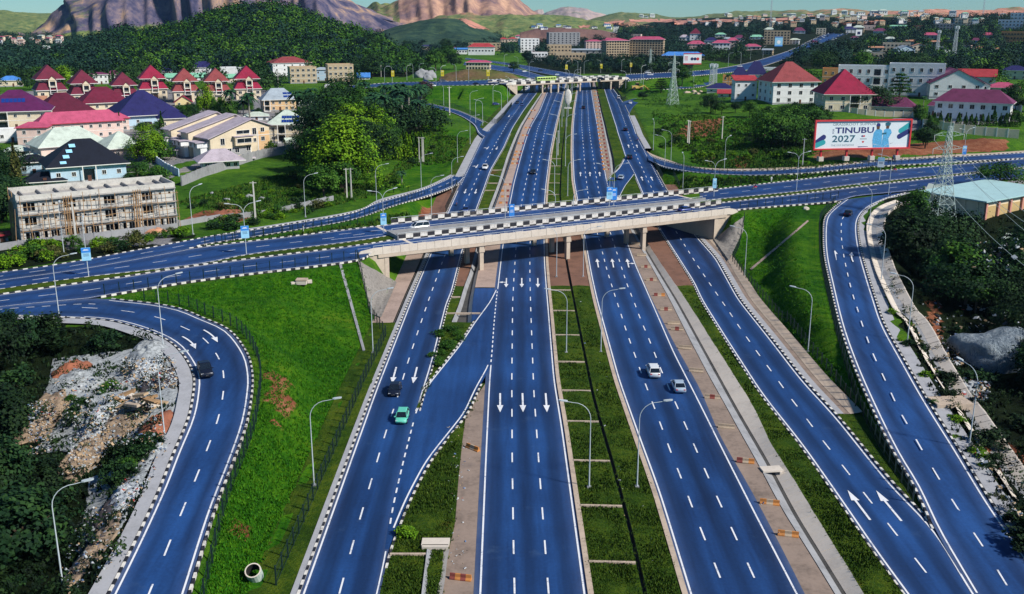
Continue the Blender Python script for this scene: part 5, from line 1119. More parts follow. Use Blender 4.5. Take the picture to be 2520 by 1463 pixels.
# ------------------------------------------------------------------ vehicles
CARC = {}
def paint(name, c, rough=0.28): return M('car_'+name, c, rough,0.05,1.0, metal=0.15)
WHT, SILV, BLK, BLU, GRN, REDC, GREY = paint('white',(0.78,0.80,0.82,1)), paint('silver',(0.42,0.52,0.62,1)), paint('black',(0.010,0.014,0.03,1)), paint('blue',(0.02,0.05,0.22,1)), paint('green',(0.14,0.62,0.46,1)), paint('red',(0.55,0.02,0.10,1)), paint('grey',(0.10,0.13,0.18,1))
LITE = M('lamp_glass',(0.75,0.8,0.85,1),0.15,0.05,1); TAIL = M('tail_red',(0.55,0.01,0.02,1),0.3,0.05,1); CHROME = M('rim_metal',(0.5,0.5,0.52,1),0.3,0.05,1, metal=0.8)
def sect(x, w, z0, z1, r=0.12, tw=0.92):
    """rounded cross-section at x: half-width w, bottom z0, top z1"""
    return [(x,-w*0.9, z0),(x, w*0.9, z0),(x, w, z0+0.14),(x, w*1.0, z0+(z1-z0)*0.55),(x, w*tw, z1-r*0.4),(x, w*tw-r, z1),(x,-w*tw+r, z1),(x,-w*tw, z1-r*0.4),(x,-w*1.0, z0+(z1-z0)*0.55),(x,-w, z0+0.14)]
def car_proto(kind, col):
    key = (kind, col.name)
    if key in CARC: return CARC[key]
    r = thing('car', 'car', 'car'); L, W_, bh, ch = {'sedan': (4.7,1.84,0.92,1.46), 'suv': (4.7,1.92,1.10,1.78), 'pickup': (5.3,1.9,1.08,1.80), 'van': (4.9,1.9,1.15,2.05), 'hatch': (4.1,1.76,0.95,1.52)}[kind]
    h, w = L/2, W_/2; g = 0.22
    m = MB(); m.loft([sect(-h, w*0.80,0.38, bh*0.86), sect(-h+0.12, w*0.93, g+0.05, bh*0.97), sect(-h+0.7, w, g, bh), sect(0, w, g, bh), sect(h-1.35, w, g, bh*0.99), sect(h-0.5, w*0.96, g, bh*0.88), sect(h-0.12, w*0.88, g+0.04, bh*0.76), sect(h, w*0.70,0.36, bh*0.62)], col)
    m.build('body', r, True)
    if kind == 'pickup': c0, c1, c2, c3 = -0.55,-0.35,0.75,1.45
    elif kind == 'van': c0, c1, c2, c3 = -h+0.08,-h+0.28, h-1.6, h-0.75
    elif kind == 'suv': c0, c1, c2, c3 = -h+0.12,-h+0.55,0.55,1.3
    elif kind == 'hatch': c0, c1, c2, c3 = -h+0.15,-h+0.7,0.5,1.25
    else: c0, c1, c2, c3 = -h+0.55,-h+1.25,0.45,1.3
    def ring(z, a, b, ww): return [(a,-ww, z),(b,-ww, z),(b, ww, z),(a, ww, z)]
    zb_, zt_ = bh-0.03, ch-0.06
    ta = lambda t: (c0+(c1-c0)*t, c3+(c2-c3)*t, w*(0.90-0.16*t))
    A0, A1 = ta(0), ta(1)
    m = MB(); m.loft([ring(zb_, *A0), ring(zt_, *A1)], GLASS, cap=False); m.build('windows', r)
    m = MB(); m.loft([ring(zt_-0.02, A1[0]-0.03, A1[1]+0.03, A1[2]+0.02), ring(ch-0.01, A1[0]+0.06, A1[1]-0.12, A1[2]-0.05), ring(ch, A1[0]+0.25, A1[1]-0.35, A1[2]-0.18)], col)
    for s in (-1,1):
        for a, b in ((A0[0], A1[0]),(A0[1], A1[1]),((A0[0]*0.55+A0[1]*0.45),(A1[0]*0.55+A1[1]*0.45))): m.cyl((a, s*(A0[2]+0.005), zb_),(b, s*(A1[2]+0.005), zt_),0.05,0.045, col,4)
    m.build('cabin_frame', r)
    if kind == 'pickup': MB().box((-h+1.05,0, bh+0.01),(1.75, W_*0.80,0.04), BLACK).build('load_bed', r)
    for sx in (-1,1):
        for sy in (-1,1):
            x, y = sx*L*0.30, sy*(w-0.08); wh = MB().cyl((x, y-0.11*sy*-1,0.33),(x, y+0.11*-sy,0.33),0.33,0.33, BLACK,12).build('wheel', r); MB().cyl((x, y+0.02*sy,0.33),(x, y+0.125*sy,0.33),0.2,0.18, CHROME,8).build('rim', wh)
    for sy in (-1,1):
        MB().box((h-0.16, sy*w*0.62, bh*0.66),(0.16,0.36,0.15), LITE).build('headlight', r); MB().box((-h+0.04, sy*w*0.66, bh*0.80),(0.12,0.3,0.16), TAIL).build('taillight', r); MB().box((c3-0.1, sy*(w+0.05), bh+0.02),(0.14,0.2,0.13), col).build('mirror', r)
    MB().box((h-0.03,0,0.45),(0.06,0.5,0.12), INKW).build('number_plate', r)
    CARC[key] = Proto(r); return CARC[key]
def car(kind, col, p, head, label, group=None): return car_proto(kind, col).put(tuple(p), head, label, group)
def hd(a, b, f=PB): p, q_ = f(*a), f(*b); return math.atan2(q_.y-p.y, q_.x-p.x)
def rdir(l, Y, away=True): d = math.atan2(2.0, float(l(Y+1)-l(Y-1))); return d if away else d+PI
def on(px, kind, col, l, away, label, z=0.02):
    p = PB(*px); p.z += z; car(kind, col, p, rdir(l, p.y, away), label)
on((972,966), 'sedan', BLK, d_fl, False, 'black car with pale nose on the left frontage road by the two arrows'); on((990,1034), 'hatch', GRN, d_fl, False, 'mint green car on the left frontage road')
on((1607,922), 'suv', WHT, d_mr1, True, 'white car on the right carriageway'); on((1669,958), 'sedan', SILV, d_mr2, True, 'silver sedan right of the white car'); on((1312,427), 'sedan', BLK, d_ml1, False, 'black car alone on the left carriageway beyond the bridge')
on((1194,416), 'pickup', WHT, d_fl, False, 'white pickup on the frontage road behind the bridge'); on((1146,521), 'sedan', BLU, d_fl, False, 'dark blue car about to pass under the bridge'); on((1549,391), 'suv', BLK, d_fr, True, 'black car entering the slip road beyond the bridge'); on((1539,322), 'sedan', BLK, d_fr, True, 'dark car farther up the right frontage road')
p = PB(1528,441); car('sedan', SILV, p, hd((1546,405),(1520,455)) + PI, 'silver car on the short slip road behind the bridge')
on((1435.5,268), 'suv', BLK, d_mr1, True, 'dark car high up the right carriageway before the second bridge'); on((1522,244), 'van', WHT, d_fr, True, 'white van on the far right frontage road'); on((1551,256), 'sedan', WHT, FR_r, False, 'white car where the far side road joins'); on((1273,255), 'sedan', BLK, d_fl, False, 'dark car on the far left frontage road'); on((1284,260), 'hatch', BLU, d_fl, False, 'blue car next to the dark one on the far frontage road')
on((1296,219), 'van', WHT, d_fl, False, 'white van in the shade under the second bridge'); on((1509,219), 'sedan', BLK, d_fr, True, 'dark car in the shade under the second bridge at right')
def ground_car(kind, col, px, head, label, z=None, group=None): p = G(*px) if z is None else PZ(px[0], px[1], z); p.z += 0.14 if z is None else 0.0; car(kind, col, p, head, label, group)
pL = (LL_A+LL_B)/2; i = np.linalg.norm(pL[:, :2]-np.array(PZ(505,918,5.2)[:2]), axis=1).argmin(); d = pL[i+1]-pL[i-1]; p = PZ(505,918, float(pL[i,2])); car('pickup', BLK, p, math.atan2(d[1], d[0]), 'black pickup coming down the left loop ramp')
pR = (RR_A+RR_B)/2; i = np.linalg.norm(pR[:, :2]-np.array(PZ(2087,530,6.9)[:2]), axis=1).argmin(); d = pR[i-1]-pR[i+1]; p = PZ(2087,530, float(pR[i,2])); car('sedan', BLK, p, math.atan2(d[1], d[0]), 'black car at the top of the right loop ramp')
car('van', WHT, PZ(1032,566, ZD+0.02), FR1.rz+PI, 'white minibus crossing the bridge at its left end'); car('sedan', BLU, PZ(1688,521, ZD+0.02), FR1.rz, 'dark blue car crossing the bridge at its right end')
ground_car('pickup', WHT, M1(1367,203),0.15, 'white pickup parked in the yard of the cream apartment block'); ground_car('sedan', BLK, M1(1185,228),0.1, 'dark car under the grey carport'); ground_car('suv', WHT, T1(95,958),0.1, 'white car parked beside the red roofed building')
ground_car('sedan', BLK,(1172,209),0.05, 'dark car on the far crossing road left of the second bridge',15.2); ground_car('sedan', REDC,(1239,201),0.05, 'red car near the left end of the second bridge',15.7); ground_car('sedan', BLU, T2(545,592),0.1, 'blue car far left on the crossing road'); ground_car('suv', GREY, T2(672,592),0.1, 'grey car far left before the brown mound',14.0); ground_car('hatch', BLU, T2(1050,760),0.3, 'teal car on the track across the far lawn'); ground_car('sedan', WHT, T2(2145,530),0.1, 'white car right of the second bridge',15.3); ground_car('van', WHT, T2(590,625),0.1, 'white van at the left of the far crossing road',14.2)
# bus on the far bridge
GBUS = paint('lime',(0.45,0.62,0.16,1)); p = PZ(1343,201, ZF+0.02); r = thing('bus', 'lime green bus crossing the second bridge', 'bus', tuple(p), FR2.rz)
m = MB(); m.loft([[(x, y*w, z) for y, z in ((-1,0.4),(1,0.4),(1,2.6),(0.85,3.1),(-0.85,3.1),(-1,2.6))] for x, w in ((-8,1.2),(-7.8,1.28),(7.6,1.28),(8,1.15))], GBUS); m.build('body', r)
for k in range(7):
    for s in (-1,1): MB().box((-6.6+2.15*k, s*1.285,2.1),(1.7,0.04,0.9), GLASS).build('window', r)
for x in (-5,5):
    for s in (-1,1): MB().cyl((x, s*1.0,0.5),(x, s*1.3,0.5),0.5,0.5, BLACK,10).build('wheel', r)
# loader on the far earthworks
YELM = paint('plant_yellow',(0.62,0.42,0.12,1)); p = G(*T2(2070,648)); r = thing('wheel_loader', 'yellow earth moving machine parked on bare soil', 'loader', tuple(p),0.2)
m = MB(); m.loft([[(x, y, z) for y, z in ((-1.3,1.0),(1.3,1.0),(1.2, zt),(-1.2, zt))] for x, zt in ((-4,2.6),(-1,2.9),(0.5,2.4),(3,2.0))], YELM); m.build('body', r); MB().box((-0.2,0,3.5),(2.0,2.0,1.6), GLASS).box((-0.2,0,4.35),(2.2,2.2,0.15), YELM).build('cab', r)
m = MB(); m.tube([(2.5,-0.7,2.0),(4.5,-0.7,2.6),(6.0,-0.7,1.0)],0.22, YELM); m.tube([(2.5,0.7,2.0),(4.5,0.7,2.6),(6.0,0.7,1.0)],0.22, YELM); m.build('arm', r); MB().loft([[(6.0, y,1.6),(7.6, y,0.3),(6.2, y,0.2)] for y in (-1.6,1.6)], YELM).build('bucket', r)
for x in (-2.6,2.2):
    for s in (-1,1): MB().cyl((x, s*1.0,0.9),(x, s*1.7,0.9),0.95,0.95, BLACK,12).build('wheel', r)
# jam on the distant highway: small single-mesh cars
def small_car(col):
    m = MB(); m.loft([sect(-2.3,0.8,0.3,0.9), sect(-1.6,0.92,0.2,1.0), sect(1.2,0.92,0.2,1.0), sect(2.3,0.75,0.3,0.75)], col); m.loft([[(-1.9,-0.8,0.95),(1.2,-0.8,0.95),(1.2,0.8,0.95),(-1.9,0.8,0.95)],[(-1.2,-0.65,1.5),(0.4,-0.65,1.5),(0.4,0.65,1.5),(-1.2,0.65,1.5)]], GLASS); m.box((-0.4,0,1.52),(1.6,1.3,0.06), col); return m.mesh('distant_car')
SM = [small_car(c) for c in (WHT, SILV, BLK, BLU, WHT, GREY)]
for k in range(95):
    t = random.random(); e = (R2_A*(1-0.5) + R2_B*0.5); lo, hi = 0.40,0.97; f_ = lo+(hi-lo)*t; i = int(f_*(len(e)-2)); u = random.choice((0.12,0.3,0.7,0.88)) + random.uniform(-.04, .04)
    P = R2_A[i]*(1-u)+R2_B[i]*u; d = R2_A[i+1]-R2_A[i]; o = link('distant_car', random.choice(SM)); o.location = (P[0], P[1], P[2]+0.05); o.rotation_euler = (0,0, math.atan2(d[1], d[0])+(PI if u < 0.5 else 0)); o.scale = (1.25,)*3; tag(o, 'tiny car in the jam on the distant highway at upper right', 'car', 'cars queuing on the distant highway')
for k,(px, c) in enumerate([((1290,178),4),((1330,176),2),((1370,186),1),((1255,165),0),((1600,187),0),((1730,180),3),((1820,166),0),((1480,205),2)]):
    o = link('distant_car', SM[c % 6]); p = G(*px) if px[0] != 1480 else PZ(1480,197, ZF); o.location = (p.x, p.y, p.z+0.25); tag(o, 'tiny car on the road beyond the second bridge', 'car', 'cars beyond the second bridge'); o.rotation_euler = (0,0,0.6 if px[0] < 1400 else -0.1)
# ------------------------------------------------------------------ people and motorcycles (a few pixels tall)
def human(name, pose, shirt, trousers, skin=SKIN):
    """one continuous skinned body: joints with radii, grown with a Skin modifier"""
    me = bpy.data.meshes.new(name); J, E, Rr = [],[],[]
    def j(p, r, par=None): J.append(p); Rr.append(r); (E.append((par, len(J)-1)) if par is not None else None); return len(J)-1
    sit = pose == 'ride'; hz = 0.80 if sit else 0.92
    pel = j((0,0, hz),0.15); ch = j((0.10 if sit else 0.02,0, hz+0.42),0.17, pel); nk = j((0.15 if sit else 0.02,0, hz+0.58),0.06, ch); hd_ = j((0.20 if sit else 0.05,0, hz+0.72),0.115, nk); j((0.20 if sit else 0.05,0, hz+0.82),0.08, hd_)
    for s in (-1,1):
        sh = j((0.10 if sit else 0.02, s*0.2, hz+0.48),0.07, ch)
        if sit: el = j((0.32, s*0.28, hz+0.28),0.05, sh); j((0.58, s*0.27, hz+0.25),0.04, el); kn = j((0.40, s*0.17, hz+0.02),0.075, pel); an = j((0.22, s*0.17, hz-0.42),0.05, kn); j((0.38, s*0.17, hz-0.45),0.045, an)
        else:
            f_ = s*0.18 if pose == 'walk' else 0.03; el = j((-f_*0.4, s*0.27, hz+0.2),0.05, sh); j((-f_*0.2+0.08, s*0.27, hz-0.05),0.04, el); hp = j((f_*0.2, s*0.09, hz-0.12),0.095, pel); kn = j((f_*0.8+0.04, s*0.10, hz-0.46),0.07, hp); an = j((f_*1.3-0.03, s*0.10,0.09),0.05, kn); j((f_*1.3+0.13, s*0.10,0.04),0.045, an)
    me.from_pydata(J, E,[]); o = bpy.data.objects.new(name, me); COL.objects.link(o); sm = o.modifiers.new('skin', 'SKIN')
    for k, v in enumerate(me.skin_vertices[0].data): v.radius = (Rr[k], Rr[k])
    me.skin_vertices[0].data[0].use_root = True; ss = o.modifiers.new('sub', 'SUBSURF'); ss.levels = 1; ss.render_levels = 1
    dg = bpy.context.evaluated_depsgraph_get(); m2 = bpy.data.meshes.new_from_object(o.evaluated_get(dg)); bpy.data.objects.remove(o)
    m2.materials.clear()
    for m in (shirt, trousers, skin): m2.materials.append(m)
    for p in m2.polygons: z = p.center.z; p.material_index = 2 if z > hz+0.56 else (0 if z > hz-0.02 else 1)
    return m2
CW, CO, CD, CBl = M('cloth_white',(0.7,0.72,0.72,1),0.9,0.1,2), M('cloth_orange',(0.6,0.16,0.04,1),0.9,0.1,2), M('cloth_dark',(0.02,0.025,0.05,1),0.9,0.1,2), M('cloth_blue',(0.05,0.12,0.35,1),0.9,0.1,2)
def person(px, mesh, label, rz=0.0, z=None, s=1.0):
    p = G(*px) if z is None else Vector((*PZ(px[0], px[1], z)[:2], z)); o = link('person', mesh); o.location = p+Vector((0,0,0.1 if z is None else 0)); o.rotation_euler = (0,0, rz); o.scale = (s,)*3; tag(o, label, 'person'); return o
HM = {'w': human('person', 'stand', CW, CW), 'd': human('person', 'walk', CBl, CD), 'o': human('person', 'stand', CO, CD), 'r': human('person', 'ride', CD, CD), 'r2': human('person', 'ride', CBl, CD)}
person(M1(2183,778), HM['w'], 'person in white standing on the grass left of the bridge',1.2); person(M3(700,412), HM['w'], 'person in white on the kerb right of the bridge',-1.4); person(M3(1555,522), HM['d'], 'person in blue walking on the kerb at the top of the right ramp',2.6)
person(M3(1570,268), HM['o'], 'person in an orange shirt standing below the billboard',1.0); person(M3(1582,266), HM['d'], 'person in dark clothes standing below the billboard',2.0); person(M1(757,790), HM['d'], 'person at the foot of the unfinished building',0.4)
def motorcycle(p, rz, lb, rider, rl):
    r = thing('motorcycle', lb, 'motorcycle', tuple(p), rz)
    for x in (-0.65,0.65): wh = MB().cyl((x,-0.06,0.3),(x,0.06,0.3),0.3,0.3, BLACK,12).build('wheel', r); MB().cyl((x,-0.07,0.3),(x,0.07,0.3),0.15,0.15, CHROME,8).build('rim', wh)
    m = MB(); m.tube([(0.65,0,0.3),(0.42,0,0.95)],0.04, CHROME); m.tube([(0.42,-0.33,1.0),(0.42,0.33,1.0)],0.025, BLACK); m.build('fork', r); MB().loft([[(-0.85, y,0.62) for y in (-.1, .1)]+[(-0.85, .1, .78),(-0.85,-.1, .78)],[(0.0, y,0.5) for y in (-.14, .14)]+[(0, .14, .80),(0,-.14, .80)],[(0.4, y,0.62) for y in (-.1, .1)]+[(0.4, .1, .95),(0.4,-.1, .95)]], REDC).build('body', r); MB().box((-0.3,0,0.82),(0.75,0.24,0.09), BLACK).build('saddle', r); MB().box((-0.05,0,0.4),(0.45,0.22,0.3), CHROME).build('engine', r)
    o = link('person', rider); o.location = Vector(p)+Vector((math.cos(rz)*-0.25, math.sin(rz)*-0.25,0.02)); o.rotation_euler = (0,0, rz); tag(o, rl, 'person')
motorcycle(PZ(1857,465.5,7.62), FR1.rz+PI, 'dark motorcycle on the far lane right of the bridge', HM['r'], 'motorcyclist in dark clothes on the far lane right of the bridge'); motorcycle(PB(1123.8,506), rdir(d_fl,300, False), 'dark motorcycle at the edge of the frontage road behind the bridge', HM['r2'], 'motorcyclist in a blue shirt behind the bridge at left')
motorcycle(PZ(2201,422,8.35),0.3+PI, 'dark motorcycle on the far lane at right', HM['r'], 'motorcyclist in dark clothes far along the right lane'); motorcycle(PB(1569,347), rdir(d_fr,400, True), 'motorcycle at the kerb of the far right frontage road', HM['r2'], 'motorcyclist in a blue shirt at the far right kerb')
motorcycle(PB(1285,251), rdir(d_fl,560, False), 'dark motorcycle beside the dark car on the far frontage road', HM['r'], 'motorcyclist beside the dark car on the far frontage road')
# ------------------------------------------------------------------ buildings
def W_(n, c, r=0.85, v=0.22): return M('wall_'+n,(*c,1), r, v,0.25, bump=0.05)
WCREAM, WWHITE, WPINK, WPEACH, WGREY, WTAN, WBLUE, WORANGE, WYEL, WBRICK = W_('cream',(0.66,0.57,0.42)), W_('white',(0.72,0.74,0.76)), W_('pink',(0.68,0.52,0.46)), W_('peach',(0.66,0.44,0.24)), W_('grey',(0.30,0.31,0.33),0.9,0.3), W_('tan',(0.46,0.36,0.24),0.9,0.3), W_('blue',(0.42,0.58,0.72)), W_('orange',(0.58,0.27,0.10)), W_('yellow',(0.70,0.58,0.30)), W_('brick',(0.30,0.13,0.09))
TRIMW = M('trim_white',(0.76,0.76,0.74,1),0.7,0.06,0.5)
def mk_roof(name, c, rough=0.7, scale=3.0, var=0.3):
    t = NT('roof_'+name); v = t.pos(True); w = t.n('ShaderNodeTexWave', wave_type='BANDS', bands_direction='X'); t.l(v, w.inputs['Vector']); w.inputs['Scale'].default_value = scale; w.inputs['Distortion'].default_value = 0.3
    n1 = t.noise(v,0.35,5,0.65); n2 = t.noise(v,4.0,3,0.7); f = t.math('ADD', t.math('MULTIPLY', n1,0.6), t.math('MULTIPLY', n2,0.4))
    col = t.ramp(f,[(0.34, dim(c,1-var*1.2)),(0.5, c),(0.68, dim(c,1+var*0.7))]); return t.fin(col, rough,0.0, w.outputs[1],0.25,0.06,0.25)
RMAR, RCRIM, RNAVY, RBLK, RPUR, RPINK, RPALE, RLIL, RBLUE, RGREEN, RRED, RGREY = mk_roof('maroon',(0.13,0.012,0.036,1)), mk_roof('crimson',(0.26,0.010,0.045,1)), mk_roof('navy',(0.018,0.018,0.10,1)), mk_roof('black',(0.008,0.011,0.022,1)), mk_roof('purple',(0.14,0.03,0.085,1)), mk_roof('pink',(0.42,0.075,0.15,1)), mk_roof('pale',(0.48,0.56,0.50,1)), mk_roof('lilac',(0.42,0.37,0.43,1)), mk_roof('blue',(0.06,0.22,0.60,1)), mk_roof('green',(0.22,0.52,0.36,1)), mk_roof('red',(0.36,0.04,0.05,1)), mk_roof('grey',(0.30,0.36,0.42,1))
RDKM = mk_roof('dark_maroon',(0.09,0.010,0.030,1)); RTAN = mk_roof('tan',(0.48,0.24,0.15,1)); RBROWN = mk_roof('brownred',(0.24,0.05,0.055,1)); RVIO = mk_roof('violet',(0.09,0.012,0.075,1))
WIN = {}
def win_mesh(w, h):
    k = (round(w,1), round(h,1))
    if k not in WIN:
        w, h = k; f = MB()
        for c, s in (((0,-0.03, h/2),(w,0.10,0.12)),((0,-0.03,-h/2),(w+0.2,0.2,0.12)),((-w/2,-0.03,0),(0.12,0.10, h-0.12)),((w/2,-0.03,0),(0.12,0.10, h-0.12)),((0,-0.02,0),(0.07,0.06, h-0.12))): f.box(c, s, TRIMW)
        WIN[k] = (f.mesh('window'), MB().box((0,-0.005,0),(w-0.1,0.03, h-0.1), GLASS).mesh('pane'))
    return WIN[k]
def window(root, x, y, z, w, h, rz=0.0):
    a, b = win_mesh(w, h); o = link('window', a, root); o.location = (x, y, z); o.rotation_euler = (0,0, rz); link('pane', b, o); return o
def hip(mb, x0, x1, y0, y1, z0, rh, mat, ridge=None, th=0.25, fascia=None):
    w, d = x1-x0, y1-y0; r = max(0.0, abs(w-d))/2 if ridge is None else ridge/2; cx, cy = (x0+x1)/2,(y0+y1)/2
    fm = fascia or mat
    mb.loft([[(x0, y0, z0),(x1, y0, z0),(x1, y1, z0),(x0, y1, z0)],[(x0, y0, z0+th),(x1, y0, z0+th),(x1, y1, z0+th),(x0, y1, z0+th)]], fm)
    z0 += th+0.004; A, B, C, D = (x0, y0, z0),(x1, y0, z0),(x1, y1, z0),(x0, y1, z0)
    if w >= d: P, Q = (cx-r, cy, z0+rh),(cx+r, cy, z0+rh); mb.poly([A, B, Q, P], mat); mb.poly([C, D, P, Q], mat); mb.poly([B, C, Q], mat); mb.poly([D, A, P], mat)
    else: P, Q = (cx, cy-r, z0+rh),(cx, cy+r, z0+rh); mb.poly([D, A, P, Q], mat); mb.poly([B, C, Q, P], mat); mb.poly([A, B, P], mat); mb.poly([C, D, Q], mat)
def gable(mb, x0, x1, y0, y1, z0, rh, mat, wall, along_x=True, th=0.22, ov=0.6):
    cx, cy = (x0+x1)/2,(y0+y1)/2
    if along_x:
        for s, ye in ((-1, y0),(1, y1)):
            a = [(x0-ov, cy, z0+rh),(x1+ov, cy, z0+rh),(x1+ov, ye+s*ov, z0-ov*rh/(abs(ye-cy)+1e-6)),(x0-ov, ye+s*ov, z0-ov*rh/(abs(ye-cy)+1e-6))]; mb.loft([a,[(p[0], p[1], p[2]+th) for p in a]], mat)
        for x in (x0, x1): mb.poly([(x, y0, z0),(x, y1, z0),(x, cy, z0+rh)], wall)
    else:
        for s, xe in ((-1, x0),(1, x1)):
            a = [(cx, y0-ov, z0+rh),(cx, y1+ov, z0+rh),(xe+s*ov, y1+ov, z0-ov*rh/(abs(xe-cx)+1e-6)),(xe+s*ov, y0-ov, z0-ov*rh/(abs(xe-cx)+1e-6))]; mb.loft([a,[(p[0], p[1], p[2]+th) for p in a]], mat)
        for y in (y0, y1): mb.poly([(x0, y, z0),(x1, y, z0),(cx, y, z0+rh)], wall)
FOOT = []
def base_of(px, py, wpx, hpx, rot):
    p = G(px, py); d = depth(p); va = math.atan2(-p.x, p.y); rz = va + R_(rot); w = wpx*d/F/math.cos(R_(rot)); h = hpx*d/F/CP; return p, d, rz, w, h
def house(px, py, wpx, hpx, label, wall=WCREAM, roof=RMAR, rhpx=20, kind='hip', rot=0, dep=0.7, floors=2, cols=4, cat='house', win=(1.3,1.4), ov=0.7, far=None, balcony=None, ridge=None, fascia=None, side=2, tank=False, name='house', band=True, group=None):
    p, d, rz, w, h = base_of(px, py, wpx, hpx, rot); D = w*dep if dep < 4 else dep; rh = rhpx*d/F
    far = d > 900 if far is None else far
    root = thing(name, label, cat, tuple(p), rz, group); FOOT.append((p.x+math.sin(-rz)*D/2, p.y+math.cos(rz)*D/2, max(w, D)*0.55))
    mb = MB(); mb.box((0, D/2, h/2-1.5),(w, D, h+3), wall); wl = mb.build('wall', root)
    if not far:
        t = MB()
        if band and floors > 1:
            for k in range(1, floors): t.box((0, D/2, h*k/floors),(w+0.16, D+0.16,0.18), TRIMW)
        t.box((0, D/2,0.35),(w+0.12, D+0.12,0.7), WGREY)
        t.build('trim', root)
    fh = h/floors; wn = MB()
    skip = balcony if balcony is not None else -1
    def put(x, y, z, ww, hh, r):
        if far:
            Mr = Matrix.Rotation(r,4, 'Z'); q_ = Mr @ Vector((0,-0.03,0)); wn.box((x+q_.x, y+q_.y, z),(ww,0.16, hh), GLASS, r)
        else: window(root, x, y, z, ww, hh, r)
    for f_ in range(floors):
        z = fh*(f_+0.55); hh = min(win[1], fh*0.55)
        for k in range(cols):
            x = -w/2 + w*(k+0.5)/cols
            if k == skip: continue
            ww = min(win[0], w/cols*0.6)
            if f_ == 0 and k == cols//2 and not far: continue
            put(x,0, z, ww, hh,0)
        for k in range(side):
            y = D*(k+0.5)/side; ww = min(win[0], D/side*0.5)
            if rot > 4: put(-w/2, y, z, ww, hh,-PI/2)
            if rot < -4: put(w/2, y, z, ww, hh, PI/2)
    if not far:
        x = -w/2 + w*(cols//2+0.5)/cols; dr = MB().box((x,-0.03,1.1),(1.1,0.1,2.2), M('door_wood',(0.10,0.035,0.02,1),0.6,0.2,1)).build('door', root); MB().box((x+0.4,-0.1,1.1),(0.08,0.06,0.2), CHROME).build('handle', dr)
        if balcony is not None:
            x = -w/2 + w*(balcony+0.5)/cols; bw = w/cols*0.95
            for f_ in range(floors):
                z = fh*f_
                b = MB().box((x,-0.75, z+0.05),(bw,1.5,0.16), TRIMW).box((x,-0.02, z+fh*0.45),(bw*0.8,0.06, fh*0.7), GLASS)
                for s in (-1,1): b.box((x+s*bw*0.46,-1.3, z+fh/2),(0.28,0.28, fh), TRIMW)
                if f_:
                    for q_ in (0.35,0.65,0.95): b.box((x,-1.4, z+q_),(bw,0.05,0.05), FENCE)
                b.build('balcony', root)
    if wn.v: o = wn.build('windows', root); o['kind'] = 'stuff'
    rf = MB()
    if kind == 'hip': hip(rf,-w/2-ov, w/2+ov,-ov, D+ov, h+0.01, rh, roof, ridge,0.25, fascia or TRIMW)
    elif kind == 'gable': gable(rf,-w/2, w/2,0, D, h, rh, roof, wall, True)
    elif kind == 'gable_front': gable(rf,-w/2, w/2,0, D, h, rh, roof, wall, False)
    elif kind == 'mono': rf.loft([[(-w/2-ov,-ov, h),(w/2+ov,-ov, h),(w/2+ov, D+ov, h+rh),(-w/2-ov, D+ov, h+rh)],[(-w/2-ov,-ov, h+0.3),(w/2+ov,-ov, h+0.3),(w/2+ov, D+ov, h+rh+0.3),(-w/2-ov, D+ov, h+rh+0.3)]], roof)
    else:
        for c, s in (((0,0.12, h+0.45),(w+0.1,0.25,0.9)),((0, D-0.12, h+0.45),(w+0.1,0.25,0.9)),((-w/2+0.1, D/2, h+0.45),(0.25, D-0.5,0.9)),((w/2-0.1, D/2, h+0.45),(0.25, D-0.5,0.9))): rf.box(c, s, wall)
        rf.box((0, D/2, h+0.08),(w-0.5, D-0.5,0.15), roof)
    rf.build('roof', root)
    if tank: t = MB().box((w*0.3, D*0.6, h+1.2),(1.6,1.6,2.4), STEEL).cyl((w*0.3, D*0.6, h+2.4),(w*0.3, D*0.6, h+4.4),1.2,1.2, BLACK,12); t.build('water_tank', root)
    return root, w, D, h, rh
def solar(root, w, D, h, rh, ov, side='front', n=6, rows=2, x0=-0.25, wide=0.5, t0=0.25):
    """panels lying on the front slope of a hip roof"""
    sl = math.atan2(rh, D/2+ov)
    for r in range(rows):
        for k in range(n):
            u = t0+0.27*r; x = w*(x0+wide*(k+0.5)/n); y = -ov+(D/2+ov)*u; z = h+0.26+rh*u+0.10
            m = Matrix.Rotation(sl,4, 'X'); MB().box((x, y, z),(w*wide/n*0.9,(D/2+ov)*0.22,0.06), SOLAR,0, m).build('solar_panel', root)
SOLAR = M('solar_cell',(0.012,0.04,0.22,1),0.2,0.1,1)
